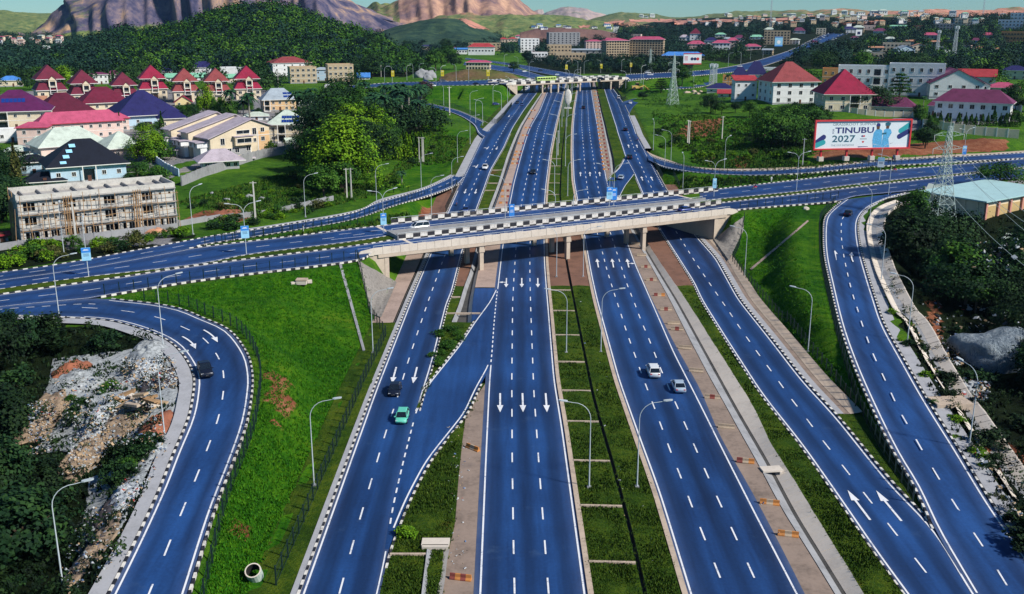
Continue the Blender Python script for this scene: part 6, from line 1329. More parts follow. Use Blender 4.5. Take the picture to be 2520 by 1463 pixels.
# --- maroon two-tier terrace houses, left
def maroon(roof):
    root = thing('terrace_house', 'x', 'house'); w, D = 14.0,15.0
    MB().box((0, D/2,2.0),(w, D,10.0), WCREAM).build('wall', root); MB().box((0, D/2,10.2),(w*0.72, D*0.72,6.6), WCREAM).build('upper_wall', root)
    m = MB(); z0, z1 = 6.0,10.4; a = [(-w/2-.8,-.8),(w/2+.8,-.8),(w/2+.8, D+.8),(-w/2-.8, D+.8)]; b = [(-w*.36, D*.14),(w*.36, D*.14),(w*.36, D*.86),(-w*.36, D*.86)]
    m.loft([[(x, y, z0) for x, y in a],[(x, y, z0+0.3) for x, y in a]], TRIMW); m.loft([[(x, y, z0+0.31) for x, y in a],[(x, y, z1) for x, y in b]], roof, cap=False); m.build('lower_roof', root)
    m = MB(); hip(m,-w*.36-2.2, w*.36+2.2, D*.14-2.2, D*.86+2.2,11.6,7.2, roof,5.5,0.25, TRIMW); m.build('roof', root)
    m = MB(); m.box((0.8,0.9,5.6),(3.8,1.8,11.2), WCREAM); m.build('front_bay', root); m = MB(); gable(m,-1.4,3.0,-0.2,5.5,11.2,2.2, roof, WCREAM, False,0.2,0.3); m.build('bay_roof', root)
    for z in (4.2,7.8):
        b = MB().box((0.8,-0.6, z),(3.6,1.2,0.2), TRIMW).box((0.8,-0.02, z+1.6),(2.5,0.08,2.4), GLASS)
        for s in (-1,1): b.box((0.8+s*1.6,-1.0, z+1.6),(0.3,0.3,3.4), TRIMW)
        b.box((0.8,-1.1, z+0.9),(3.4,0.05,0.08), TRIMW); b.build('balcony', root)
    MB().box((0.8,-0.02,1.6),(2.4,0.08,3.0), M('door_dark',(0.03,0.012,0.012,1))).build('door', root)
    for x, z in ((-4.6,4.2),(5.2,4.2),(-4.6,1.4),(5.2,1.4)): window(root, x,0, z,1.8,1.6)
    for y in (3.5,10.5): window(root, w/2, y,4.2,1.6,1.5, PI/2); window(root,-w/2, y,4.2,1.6,1.5,-PI/2)
    window(root,-3.6, D*.14,11.0,1.2,1.2); window(root,4.4, D*.14,11.0,1.0,1.2)
    return Proto(root)
PA, PBr, PC = maroon(RMAR), maroon(RBROWN), maroon(RCRIM)
for (px, py, s, pr, rt, lb) in ((131,252,1.15, PA,8, 'leftmost two tier house with dark maroon roof in the back row'),(214,260,1.1, PA,8, 'second two tier house from the left with dark maroon roof'),(312,262,1.05, PA,6, 'tall two tier house behind the broad maroon one, third in the row'),(381,247,1.08, PC,5, 'two tier house with bright crimson roof behind the navy roof'),(461,252,1.05, PBr,4, 'two tier house with brownish red roof, left of the matching neighbour'),(538,252,1.05, PBr,4, 'two tier house with brownish red roof, right of its matching neighbour'),(613,246,1.05, PC,4, 'two tier house with bright crimson roof at the right end of the row')):
    p = G(px, py); s *= depth(p)/700*1.16; pr.put(tuple(p), math.atan2(-p.x, p.y)+R_(rt), lb, 'two tier maroon roofed houses', s); FOOT.append((p.x, p.y+8,11))
Hn = house
Hn(265,288,105,32, 'broad cream house with maroon roof in front of the two tier row', WCREAM, RMAR,36, rot=12, floors=2, cols=5, dep=0.75, ov=1.2)
r, w, D, h, rh = Hn(42,318,150,40, 'cream house under a wide violet hip roof at the left edge', WCREAM, RVIO,48, rot=-6, floors=2, cols=5, dep=0.8, ov=1.3, balcony=1); solar(r, w, D, h, rh,1.3, n=6, rows=1, x0=-0.2, wide=0.36, t0=0.5)
Hn(170,300,118,22, 'cream house with dark maroon hip roof right of the violet one', WCREAM, RDKM,44, rot=14, floors=1, cols=4, dep=0.8, ov=1.2)
r, w, D, h, rh = Hn(372,312,145,26, 'pale house under the biggest navy blue pyramid roof', WBLUE, RNAVY,56, rot=14, floors=1, cols=5, dep=0.9, ov=1.5); Hn(428,318,62,24, 'cream wing with low navy roof in front of the navy pyramid', WCREAM, RNAVY,20, rot=8, floors=1, cols=3, ov=1.0); Hn(312,285,50,22, 'white wing with dark navy roof left of the navy pyramid', WWHITE, RNAVY,16, rot=8, floors=1, cols=4, dep=0.8)
Hn(275,300,68,5, 'low building with black roof behind the red sheet roofs', WCREAM, RBLK,15, floors=1, cols=2); Hn(78,262,60,12, 'yellow walled shed with orange roof at left', WYEL, RTAN,8, kind='mono', floors=1, cols=2, rot=-8); Hn(452,262,40,10, 'small house with maroon gable at the foot of the row', WYEL, RCRIM,14, kind='gable_front', floors=1, cols=2)
Hn(205,345,190,40, 'long cream building under faded pink red sheet roof', WPINK, RPINK,26, rot=13, floors=2, cols=9, dep=0.24, ov=1.0, side=1, fascia=RRED, tank=True); Hn(82,360,66,42, 'projecting front wing of the pink roofed building', WPINK, RPINK,12, rot=-14, floors=2, cols=2, dep=0.7, fascia=RRED); Hn(287,325,62,30, 'right wing of the pink roofed building behind a cypress', WPINK, RPINK,12, rot=12, floors=2, cols=3, dep=0.5, fascia=RRED)
Hn(20,352,46,28, 'stained grey white flat building behind the parked white car', WWHITE, RGREY,0, 'flat', floors=1, cols=2)
Hn(187,392,150,32, 'cream house with large pale sage hip roof', WPINK, RPALE,40, rot=16, floors=1, cols=3, dep=0.62, ov=1.2); Hn(100,385,28,34, 'narrow cream wing with sage roof and balcony at left', WCREAM, RPALE,12, floors=2, cols=2)
Hn(314,392,84,26, 'pink walled cube house with steep pale sage pyramid roof', WPINK, RPALE,36, rot=20, floors=1, cols=2, dep=0.95, ov=1.3)
Hn(45,388,52,14, 'small house with pale grey green roof at left', WCREAM, RPALE,12, floors=1, cols=2); Hn(84,400,64,6, 'low porch under a pale blue green roof', WBLUE, RPALE,12, floors=1, cols=2)
r, w, D, h, rh = Hn(222,448,172,38, 'pale blue house under a broad black hip roof with roof windows', WBLUE, RBLK,58, rot=8, floors=1, cols=5, dep=0.75, ov=1.4, balcony=2, fascia=TRIMW)
for k in range(4): MB().box((-w*0.32+k*w*0.055,0.4+k*1.6, h+1.6+k*1.55),(1.9,1.6,0.12), BLUEL,0, Matrix.Rotation(0.6,4, 'X')).build('roof_window', r)
Hn(86,432,66,30, 'left wing of the black roofed house, pale blue walls', WBLUE, RBLK,16, floors=1, cols=3, ov=1.0); Hn(112,455,92,6, 'low black roofed lodge in front of the pale blue house', WWHITE, RBLK,20, floors=1, cols=3, ov=0.8); Hn(335,425,48,6, 'small black pavilion roof beside the round tree', WWHITE, RBLK,14, floors=1, cols=2)
r, w, D, h, rh = Hn(706,352,84,42, 'cream house with solar panels on its pale pyramid roof', WCREAM, RPALE,32, rot=-6, floors=2, cols=4, dep=0.9, ov=1.3, balcony=1); solar(r, w, D, h, rh,1.3, n=7, rows=2, x0=-0.12, wide=0.5, t0=0.22)
Hn(546,418,84,20, 'guard house with lilac grey hip roof at the yard gate', WWHITE, RLIL,26, rot=10, floors=1, cols=5, dep=0.6, ov=2.2); Hn(606,396,38,5, 'little porch with lilac grey roof behind the guard house', WWHITE, RLIL,7, floors=1, cols=2)
r, w, D, h, rh = Hn(690,274,78,26, 'peach house with pale blue grey roof and arched porch', WPEACH, RGREY,26, rot=10, floors=2, cols=5, dep=0.6, ov=1.0, balcony=0); solar(r, w, D, h, rh,1.0, n=2, rows=2, x0=0.12, wide=0.28, t0=0.25)
Hn(632,300,56,12, 'low white building with pale roof between the palms', WWHITE, RPALE,9, floors=1, cols=3); Hn(640,298,26,10, 'tiny dark roofed hut beneath the palms', WWHITE, RNAVY,8, floors=1, cols=1); Hn(742,365,66,14, 'low cream shed with gabled pale roof', WCREAM, RPALE,10, kind='gable', floors=1, cols=3, rot=18, dep=0.4); Hn(832,240,62,25, 'white modern house behind the palms', WWHITE, RGREY,0, 'flat', floors=2, cols=4); Hn(790,292,60,18, 'grey unfinished villa with open verandas behind the trees', WGREY, RGREY,0, 'flat', floors=1, cols=5, win=(1.6,2)); Hn(745,262,40,8, 'small pale roofed house behind the palm trunks', WWHITE, RPALE,10, floors=1, cols=2)
# --- behind the terrace
Hn(721,188,94,30, 'tall white house with muted red hip roof below the wooded hill', WWHITE, RBROWN,14, rot=14, floors=3, cols=5, dep=0.7); Hn(748,206,64,36, 'tan unfinished flats hung with scaffolding, left of two', WTAN, RTAN,0, 'flat', rot=8, floors=3, cols=5, win=(2,1.8)); Hn(840,204,62,40, 'tan unfinished flats hung with scaffolding, right of two', WTAN, RTAN,0, 'flat', rot=8, floors=3, cols=5, win=(2,1.8)); Hn(793,200,34,26, 'pale blue house between the two unfinished flats', WBLUE, RGREY,5, floors=2, cols=2)
Hn(500,182,55,14, 'white house with navy roof and a roof tank below the hill', WWHITE, RNAVY,14, floors=1, cols=5, tank=True); Hn(572,188,56,18, 'plain white flat building below the hill', WWHITE, RGREY,0, 'flat', floors=1, cols=2); Hn(458,200,94,8, 'long shed with pale green roof', WWHITE, RGREEN,9, kind='mono', floors=1, cols=6, dep=0.25); Hn(572,205,32,12, 'short shed with pale green roof', WPINK, RGREEN,8, kind='mono', floors=1, cols=2, dep=0.5); Hn(245,208,42,22, 'white house behind the cypress row', WWHITE, RPUR,5, floors=2, cols=4); Hn(280,196,30,10, 'purple roofed house behind the cypress row', WWHITE, RPUR,10, floors=1, cols=2)
Hn(26,214,54,14, 'cream bungalow with blue roof at the far left', WCREAM, RBLUE,10, floors=1, cols=4, rot=-4); Hn(410,182,28,5, 'low house with violet roof among the dark trees', WWHITE, RNAVY,9, floors=1, cols=2); Hn(330,172,18,4, 'small blue roofed house among the dark trees', WBLUE, RBLUE,6, floors=1, cols=1); Hn(185,203,16,12, 'small white block between two maroon houses', WWHITE, RGREY,0, 'flat', floors=1, cols=1)
# --- right hand villas
Hn(1955,256,104,50, 'big white three storey house with red hip roof and balconies', WWHITE, RBROWN,46, rot=24, floors=3, cols=4, dep=0.85, ov=1.4, win=(1.9,2.0), side=3)
Hn(2086,276,108,40, 'cream house under a tall crimson pyramid roof', WCREAM, RCRIM,58, rot=16, floors=2, cols=4, dep=1.0, ov=1.6, balcony=2, win=(1.8,1.8)); Hn(2186,285,118,20, 'low cream bungalow with purple hip roof beside the crimson pyramid', WCREAM, RPUR,22, rot=-4, floors=1, cols=6, dep=0.4, ov=0.8)
Hn(2122,232,122,62, 'long white modern block with flat roof behind the crimson pyramid, left part', WWHITE, RGREY,0, 'flat', floors=3, cols=6, dep=0.4, balcony=4, win=(1.6,2.2)); Hn(2250,238,128,72, 'white modern block with flat roof, taller right part', WWHITE, RGREY,0, 'flat', floors=3, cols=6, dep=0.4, win=(1.6,2.0)); Hn(2300,226,40,52, 'tan ended part of the white modern block', WTAN, RGREY,0, 'flat', floors=3, cols=2, dep=0.9)
Hn(2352,242,122,34, 'white house with gable to the front and purple roof', WWHITE, RPUR,32, kind='gable_front', rot=10, floors=2, cols=4, dep=1.1, win=(1.8,1.6)); Hn(2392,240,76,28, 'lower white front gable overlapping the purple roofed house', WWHITE, RPUR,20, kind='gable_front', rot=10, floors=2, cols=3, dep=0.6, win=(1.8,1.5))
Hn(2388,298,170,42, 'long white house with purple hip roof above the clipped cypress row', WWHITE, RPUR,30, rot=-6, floors=2, cols=7, dep=0.38, ov=1.2, win=(2.0,2.0)); Hn(2296,285,24,22, 'small purple roofed wing left of the long white house', WWHITE, RPUR,14, floors=1, cols=1)
Hn(1834,248,52,46, 'narrow white house with low red roof and a palm in front', WWHITE, RRED,10, rot=14, floors=2, cols=3, kind='mono'); Hn(1820,200,42,10, 'house with dark navy pyramid roof, left of two', WWHITE, RNAVY,22, floors=1, cols=2); Hn(1860,196,50,10, 'house with taller dark navy pyramid roof, right of two', WWHITE, RNAVY,32, floors=1, cols=2); Hn(1792,214,28,24, 'plain orange building behind a palm', WORANGE, RTAN,0, 'flat', floors=2, cols=2); Hn(1772,228,64,8, 'low building with navy roof at the slope edge', WWHITE, RNAVY,12, floors=1, cols=3); Hn(1786,240,38,8, 'small shed with bright red roof', WWHITE, RRED,8, floors=1, cols=2, kind='mono'); Hn(2048,208,50,34, 'orange walled unfinished building left of the white block', WORANGE, RTAN,0, 'flat', floors=2, cols=3); Hn(1895,176,40,6, 'flat pale roof behind the big white house', WWHITE, RGREY,0, 'flat', floors=1, cols=2)
Hn(2400,214,88,24, 'white house with two red gables behind the purple roofs', WWHITE, RRED,16, floors=1, cols=4, dep=0.6, kind='gable'); Hn(2466,226,74,8, 'low house with pink roof at right', WCREAM, RPINK,12, floors=1, cols=3); Hn(2496,196,58,20, 'cream house with dark navy roof at the right edge', WCREAM, RNAVY,11, floors=2, cols=3); Hn(2506,166,34,14, 'pale block at the right edge above the navy roof', WBLUE, RGREY,0, 'flat', floors=1, cols=2)
# --- town in the middle distance
TOWN = [(1520,144,56,40, WTAN, RPINK,6, 'hip',7,9, 'front wing of the big tan unfinished hostel with pink roof',16,0.8),(1590,139,82,38, WTAN, RPINK,7, 'hip',7,12, 'long wing of the big tan unfinished hostel with pink roof',-8,0.3),(1389,114,76,30, WGREY, RGREY,0, 'flat',6,8, 'grey unfinished tower block',10,0.5),(1376,138,60,24, WTAN, RGREY,0, 'flat',3,7, 'tan block below the grey unfinished tower',6,0.5),(1404,157,74,22, WTAN, RGREY,0, 'flat',2,9, 'tan shell with open columns on its roof',4,0.5),(1438,134,90,9, WGREY, RGREY,3, 'mono',1,6, 'long hall under a pale flat canopy roof',0,0.25),(1463,121,42,17, WPINK, RPINK,4, 'hip',4,5, 'pink block with pink roof between the tower and the hostel',8,0.7),
 (1304,130,46,31, WWHITE, RGREY,0, 'flat',5,5, 'narrow white apartment tower',12,0.6),(1328,149,40,17, WWHITE, RPINK,0, 'flat',2,5, 'white showroom with magenta corner',6,0.6),(1184,136,64,18, WWHITE, RRED,9, 'hip',1,8, 'white hall with deep red roof',-4,0.4),(1192,126,78,17, WTAN, RPALE,0, 'flat',3,8, 'tan building behind the red roofed hall',-4,0.3),(1166,102,44,18, WWHITE, RGREY,0, 'flat',4,6, 'white four storey block with stair towers',0,0.5),(1122,93,38,6, WWHITE, RGREY,0, 'flat',1,6, 'long low white building left of the white block',0,0.3),(1305,100,45,10, WWHITE, RPUR,5, 'hip',2,6, 'white building with purple roof behind the tower',0,0.4),(1340,98,25,10, WWHITE, RPUR,4, 'hip',2,3, 'small white building with purple roof',0,0.6),(1276,98,16,8, WWHITE, RPINK,3, 'hip',2,2, 'little white house left of the purple roof',0,0.8),(1239,107,22,9, WPINK, RRED,4, 'hip',2,3, 'pink house with red roof in the trees',0,0.8),(1262,104,24,7, WPINK, RRED,4, 'hip',1,3, 'red roofed house right of the pink one',0,0.8),
 (965,118,14,13, WPINK, RTAN,4, 'gable_front',2,2, 'first of three narrow pink gables on the left',0,1.2),(980,118,14,13, WPINK, RTAN,4, 'gable_front',2,2, 'second of three narrow pink gables on the left',0,1.2),(995,118,14,13, WPINK, RTAN,4, 'gable_front',2,2, 'third of three narrow pink gables on the left',0,1.2),(1030,104,48,10, WPINK, RTAN,0, 'flat',2,7, 'sunlit cream row behind the narrow gables',0,0.4),(1070,113,52,9, WPINK, RPINK,4, 'hip',1,6, 'long white house with pink roof',0,0.4),(1106,110,20,10, WWHITE, RGREY,0, 'flat',2,2, 'small white cube house',0,0.8),(1133,134,34,11, WWHITE, RBLUE,3, 'mono',1,5, 'white school block with blue grey roof',0,0.4),(1098,121,28,7, WWHITE, RNAVY,4, 'hip',1,3, 'low house with dark roof below the cube house',0,0.7),(1115,129,26,7, WWHITE, RPUR,5, 'hip',1,3, 'low house with brown roof above the school block',0,0.7),(975,126,30,5, WPINK, RTAN,2, 'mono',1,3, 'low pink sheds below the narrow gables',0,0.5),
 (1176,173,58,17, WCREAM, RPINK,5, 'hip',2,8, 'cream two storey block with pink roof beside the mound',-10,0.35),(1432,94,18,12, WPEACH, RTAN,0, 'flat',2,3, 'peach house left of the pale one',0,0.8),(1452,94,22,13, WCREAM, RGREY,0, 'flat',2,3, 'pale house right of the peach one',0,0.8),(1492,91,38,10, WGREY, RGREY,0, 'flat',2,5, 'grey building before the red cutting',0,0.5),(1502,82,34,7, WWHITE, RGREY,0, 'flat',1,4, 'white building on the brow behind the grey one',0,0.5),(895,196,30,6, WWHITE, RBLUE,9, 'gable',1,3, 'hut with bright blue gable roof',0,0.7),
 (1680,152,104,13, WPEACH, RBLUE,9, 'hip',2,14, 'long orange building with blue roof',0,0.3),(1713,120,44,10, WPINK, RPINK,8, 'hip',2,4, 'house with pink roof left of the white one',0,0.6),(1774,125,44,17, WWHITE, RPINK,7, 'hip',2,5, 'white house with pink roof',0,0.6),(1802,117,30,15, WPINK, RPINK,7, 'hip',2,3, 'pink house with pink roof',0,0.7),(1850,124,42,8, WPINK, RPINK,6, 'hip',1,4, 'low house with pink roof',0,0.6),(1711,99,27,14, WWHITE, RMAR,13, 'hip',2,2, 'white tower house with steep maroon pyramid roof',0,0.9),(1684,101,26,8, WWHITE, RLIL,6, 'hip',1,3, 'house with lilac roof',0,0.7),(1750,112,34,10, WWHITE, RNAVY,8, 'hip',1,3, 'house with navy roof',0,0.7),(1773,93,26,7, WWHITE, RGREEN,4, 'hip',1,3, 'house with green roof',0,0.6),(1819,103,28,8, WWHITE, RPUR,7, 'hip',1,3, 'house with purple roof',0,0.6),(1862,97,36,5, WWHITE, RGREEN,5, 'hip',1,3, 'long low house with green roof',0,0.4),(1893,80,26,6, WCREAM, RPALE,5, 'hip',1,3, 'house with whitish roof',0,0.6),(1911,110,62,30, WTAN, RGREY,0, 'flat',5,8, 'block wrapped in brown scaffolding nets',0,0.5),(1966,83,30,6, WWHITE, RPUR,8, 'hip',1,3, 'house with violet roof',0,0.6),(2020,85,23,13, WCREAM, RGREY,0, 'flat',3,3, 'pale block beside the highway',0,0.7),(1790,104,24,7, WWHITE, RGREY,4, 'hip',1,2, 'house with grey roof',0,0.6),
 (2495,110,62,28, WORANGE, RTAN,0, 'flat',3,9, 'orange flats with long balconies',0,0.4),(2485,74,56,22, WWHITE, RBLUE,0, 'flat',3,7, 'white flats with blue roof edge',0,0.5),(2502,66,34,30, WWHITE, RGREY,0, 'flat',4,4, 'taller white flats',0,0.6),(2372,68,44,20, WCREAM, RGREY,0, 'flat',3,6, 'unfinished cream flats',0,0.5),(2320,75,46,14, WGREY, RGREY,0, 'flat',2,6, 'unfinished grey flats',0,0.4),(2260,81,25,15, WBRICK, RGREY,0, 'flat',3,3, 'brick and white house',0,0.7),(2288,98,42,10, WPINK, RPINK,6, 'hip',1,4, 'house with faded pink roof',0,0.6),(2205,127,64,18, WCREAM, RGREY,0, 'flat',2,7, 'long cream flat roofed block',0,0.4),(2230,134,40,12, WBLUE, RGREY,8, 'gable_front',1,3, 'hall with blue grey gable',20,0.8),(2262,132,32,17, WCREAM, RTAN,6, 'gable_front',2,3, 'cream gabled house with arched door',10,0.8),(2157,144,50,11, WCREAM, RBLUE,0, 'flat',1,5, 'low white building with blue awning',0,0.4),(2098,144,20,7, WPINK, RTAN,3, 'hip',1,2, 'small pinkish shed',0,0.6),(2155,127,34,8, WCREAM, RTAN,3, 'mono',1,3, 'cream shed with sloping roof',0,0.5),(2130,135,26,7, WCREAM, RPALE,4, 'hip',1,2, 'pale roofed shed',0,0.6),(2297,117,26,12, WCREAM, RTAN,3, 'mono',2,3, 'cream house between two trees',0,0.7),(2343,102,30,10, WGREY, RGREY,0, 'flat',1,3, 'long grey flat building',0,0.4),(2240,112,28,9, WPINK, RTAN,3, 'mono',1,3, 'pinkish house with sloping roof',0,0.6),(2165,87,32,9, WWHITE, RPUR,7, 'hip',1,3, 'white house with purple roof',0,0.6),(2214,71,46,5, WWHITE, RGREEN,3, 'mono',1,5, 'long shed with pale green roof',0,0.3),(2220,58,22,6, WWHITE, RPALE,2, 'mono',1,3, 'small white house',0,0.5),(2350,60,24,8, WWHITE, RBLUE,4, 'hip',1,2, 'white house with blue roof',0,0.6),(2430,96,28,8, WWHITE, RPINK,6, 'hip',1,2, 'house with pink and red roof',0,0.6),(2400,108,24,7, WBLUE, RPUR,6, 'hip',1,2, 'house with violet roof',0,0.6),(2450,130,26,7, WCREAM, RTAN,4, 'hip',1,2, 'house with tan roof',0,0.6),(2190,104,28,7, WCREAM, RPALE,5, 'hip',1,2, 'house with pale roof',0,0.6),(2315,126,24,8, WWHITE, RGREY,3, 'mono',1,2, 'white house with grey sloping roof',0,0.6)]
for (px, py, w, h, wl, rf, rh, kd, fl, co, lb, rt, dp) in TOWN:
    where = '' if px < 1650 else (' in the town centre right' if px < 2050 else ' on the wooded rise at upper right')
    house(px, py, w, h, lb+where, wl, rf, rh, kd, rt, dp, fl, co, 'building',(2.0,1.7),0.8, far=True, name='town_building')
random.seed(55)
for k in range(52):
    x0, x1, y0, y1 = ((1290,1640,92,140),(1640,2020,88,140),(2040,2480,62,150),(950,1290,98,135))[k % 4]; px, py = random.uniform(x0, x1), random.uniform(y0, y1)
    if any(abs(px-h[0]) < 36 and abs(py-h[1]) < 11 for h in [(t[0], t[1]) for t in TOWN]): continue
    house(px, py, random.uniform(18,32), random.uniform(6,12), 'small pale house among the trees of the distant town', random.choice((WCREAM, WWHITE, WPINK, WTAN)), random.choice((RPUR, RPINK, RGREY, RPALE, RTAN, RNAVY)), random.uniform(3,7), random.choice(('hip', 'hip', 'flat', 'gable')), random.uniform(-15,15),0.6, random.choice((1,2,2)),3, 'house',(2.0,1.6),0.8, far=True, name='town_house', group='small houses of the distant town')
# --- unfinished three storey building with scaffolding, left
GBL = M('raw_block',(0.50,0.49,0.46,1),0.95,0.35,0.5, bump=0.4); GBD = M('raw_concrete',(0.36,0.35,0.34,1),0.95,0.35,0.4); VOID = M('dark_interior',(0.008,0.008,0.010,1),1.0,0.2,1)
zg = G(60,603).z; a, b = PZ(56,598,6.3), PZ(436,556,6.3); fr = Frame(a, b); Lc = fr.L; dA = depth(a); Hc = (598-478)*dA/F; Dc = 11.0
con = thing('unfinished_building', 'grey blockwork building of three storeys under construction, hung with wooden scaffolding', 'building',(a.x, a.y,6.0), fr.rz); FOOT.append((a.x+fr.e.x*Lc/2, a.y+fr.e.y*Lc/2+5, Lc*0.45))
fh = Hc/3.35; bays = 4; bw = Lc/bays
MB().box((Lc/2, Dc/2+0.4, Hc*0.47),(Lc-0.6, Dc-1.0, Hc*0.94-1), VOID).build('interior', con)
def seg(m, x0, x1, z0, z1, mat=GBL, y=0.0, t=0.28): m.box(((x0+x1)/2, y+t/2,(z0+z1)/2),(x1-x0, t, z1-z0), mat)
for f_ in range(3):
    m = MB(); z0, z1 = f_*fh,(f_+1)*fh
    for k in range(bays):
        x = k*bw
        if f_ == 0: op = [(0.10,0.42,0.28,0.72),(0.55,0.63,0.0,0.72),(0.72,0.92,0.0,0.72)]
        else: op = [(0.12,0.40,0.22,0.78),(0.58,0.64,0.52,0.68),(0.84,0.90,0.52,0.68)]
        cur = 0.0
        for (u0, u1, v0, v1) in op:
            seg(m, x+cur*bw, x+u0*bw, z0, z1); cur = u1
            if v0 > 0: seg(m, x+u0*bw, x+u1*bw, z0, z0+v0*fh)
            seg(m, x+u0*bw, x+u1*bw, z0+v1*fh, z1)
            if u1-u0 > 0.2:
                for q_ in (0.33,0.66): m.box((x+(u0+(u1-u0)*q_)*bw,0.12, z0+(v0+v1)/2*fh),(0.12,0.12,(v1-v0)*fh), GBD)
        seg(m, x+cur*bw, x+bw, z0, z1)
    for k in range(2): m.box((k*Lc+(0.14 if k == 0 else -0.14), Dc/2+0.3,(z0+z1)/2),(0.28, Dc-0.6, fh), GBL)
    m.build('storey_wall', con)
    m = MB().box((Lc/2, Dc/2-0.3, z1-0.12),(Lc+0.5, Dc+1.0,0.25), GBD); m.build('floor_slab', con)
for k in range(bays*2+1): MB().box((k*bw/2,-0.06, Hc*0.45),(0.4,0.3, Hc*0.9), GBD).build('column', con)
m = MB(); zt = 3*fh
for k in range(bays):
    MB().box((k*bw+bw*0.26,-0.5,2*fh+0.1),(bw*0.42,1.0,0.2), GBD).build('canopy', con)
for c, s in (((Lc/2,0, zt+0.55),(Lc+0.6,0.3,1.1)),((Lc/2, Dc, zt+0.75),(Lc+0.6,0.3,1.5)),((0, Dc/2, zt+0.6),(0.3, Dc-0.4,1.2)),((Lc, Dc/2, zt+0.6),(0.3, Dc-0.4,1.2))): m.box(c, s, GBL)
m.build('roof_parapet', con)
for k in range(9): MB().box((Lc*(k+0.5)/9, Dc/2, zt+0.35),(0.3, Dc-0.6,0.7), GBD).build('roof_beam', con)
m = MB(); random.seed(5)
for k in range(19):
    x = Lc*k/18+random.uniform(-0.5,0.5); m.cyl((x,-1.6+random.uniform(-.2, .2),-1),(x+random.uniform(-0.5,0.5),-1.2, Hc*random.uniform(0.72,1.02)),0.10,0.07, WOOD,5)
for z in (fh*0.9, fh*1.5, fh*2.0, fh*2.6):
    for k in range(9): x = Lc*k/9; m.cyl((x-0.4,-1.4, z+random.uniform(-.3, .3)),(x+Lc/9+0.6,-1.4, z+random.uniform(-.3, .3)),0.07,0.06, WOOD,4)
for x in (Lc*0.285, Lc*0.73):
    for d in (-0.9,-0.3,0.3,0.9): m.cyl((x+d,-1.8,-0.5),(x+d*0.9+0.3,-1.5, Hc*0.93),0.14,0.10, WOOD,5)
    for z in np.arange(1, Hc*0.9,1.8): m.cyl((x-1.1,-1.75, z),(x+1.2,-1.75, z+0.3),0.07,0.07, WOOD,4)
for k in range(14): y = random.uniform(-1, Dc); m.cyl((-1.2+random.uniform(-.8, .3), y,-1),(-0.6+random.uniform(-.5, .5), y+random.uniform(-1,1), Hc*random.uniform(0.7,1.08)),0.1,0.06, WOOD,4)
o = m.build('scaffolding', con); o['kind'] = 'stuff'
# --- cream apartment block with stepped roofs
ap, bp = PZ(520,386,6.3), PZ(666,372,6.3); fr = Frame(ap, bp); La = fr.L; dA = depth(ap); k_ = dA/F
apt = thing('apartment_block', 'large cream apartment block with stepped lilac grey roofs and a peach gable end', 'building',(ap.x, ap.y,6.0), fr.rz)
FOOT += [(ap.x+fr.e.x*La/2+fr.n.x*d, ap.y+fr.e.y*La/2+fr.n.y*d,17) for d in (6,16,26)]
def apt_block(x0, x1, y0, y1, zl, zp, zr, xp, wall):
    m = MB(); pts = [(x0,-1.5),(x1,-1.5),(x1, zr),(xp, zp),(x0, zl)]; m.loft([[(x, y0, z) for x, z in pts],[(x, y1, z) for x, z in pts]], wall); m.build('wall', apt)
    m = MB(); t = 0.35
    for (xa, za, xb, zb_) in ((x0-1.2, zl-1.2*(zp-zl)/(xp-x0), xp, zp),(xp, zp, x1+1.0, zr-1.0*(zp-zr)/(x1-xp))):
        a = [(xa, y0-0.8, za+0.02),(xb, y0-0.8, zb_+0.02),(xb, y1+0.5, zb_+0.02),(xa, y1+0.5, za+0.02)]; m.loft([a,[(p[0], p[1], p[2]+t) for p in a]], RLIL)
    m.build('roof', apt)
h1, h2, h3 = 54*k_,86*k_,68*k_
apt_block(0, La,0,11.5, h1*0.86, h2, h3, La*0.70, WCREAM); MB().box((La*0.90,0.0, h1*0.5),(La*0.19,0.06, h1*1.02), WPEACH).build('peach_panel', apt); MB().box((La*0.66,-0.08, h1*0.5),(0.35,0.16, h1*1.05), TRIMW).box((La*0.795,-0.08, h1*0.5),(0.3,0.16, h1*1.05), TRIMW).build('trim', apt); MB().box((La*0.33,0.0, h1*0.16),(La*0.66,0.06, h1*0.34), WGREY).build('base_course', apt); apt_block(-3.2, La*0.96,11.5,18, h1*1.05, h2*1.07, h3, La*0.66, WCREAM); apt_block(-0.4, La*0.92,18,25, h1*0.82, h2*0.98, h3, La*0.66, WCREAM); apt_block(-4.0, La*0.88,25,32, h1*1.05, h2*1.08, h3, La*0.62, WCREAM)
for (x0, x1, y0, z0, z1, mt) in ((-4.6,0,1.5,3.6, h1*0.66, WWHITE),(-6.4,-3.2,11.6,3.6, h1*0.66, WWHITE),(-4.0,-0.4,18.5,3.6, h1*0.66, WWHITE),(-7.0,-4.0,25.2,3.6, h1*0.66, WWHITE)):
    MB().box(((x0+x1)/2, y0+3.5,(z0+z1)/2),(x1-x0,7, z1-z0), mt).build('bay', apt); MB().box(((x0+x1)/2-0.3, y0+3.5, z1+0.2),(x1-x0+1.2,8,0.35), RLIL).build('bay_roof', apt); MB().box(((x0+x1)/2+0.6, y0+3.5, z0/2-0.6),(x1-x0-1.6,6.4, z0+1.0), WWHITE).build('bay', apt)
    for yy in (y0+1.8, y0+5.2): window(apt, x0, yy,(z0+z1)/2,1.2,1.5,-PI/2)
fz = h3/3.05
m = MB().box((La*0.53,-0.8, fz*1.55),(La*0.30,1.6, fz*0.95), WCREAM).build('bay', apt); MB().box((La*0.53,-0.9, fz*2.08),(La*0.34,2.2,0.3), RLIL).build('bay_roof', apt); window(apt, La*0.53,-1.6, fz*1.6, La*0.24, fz*0.5)
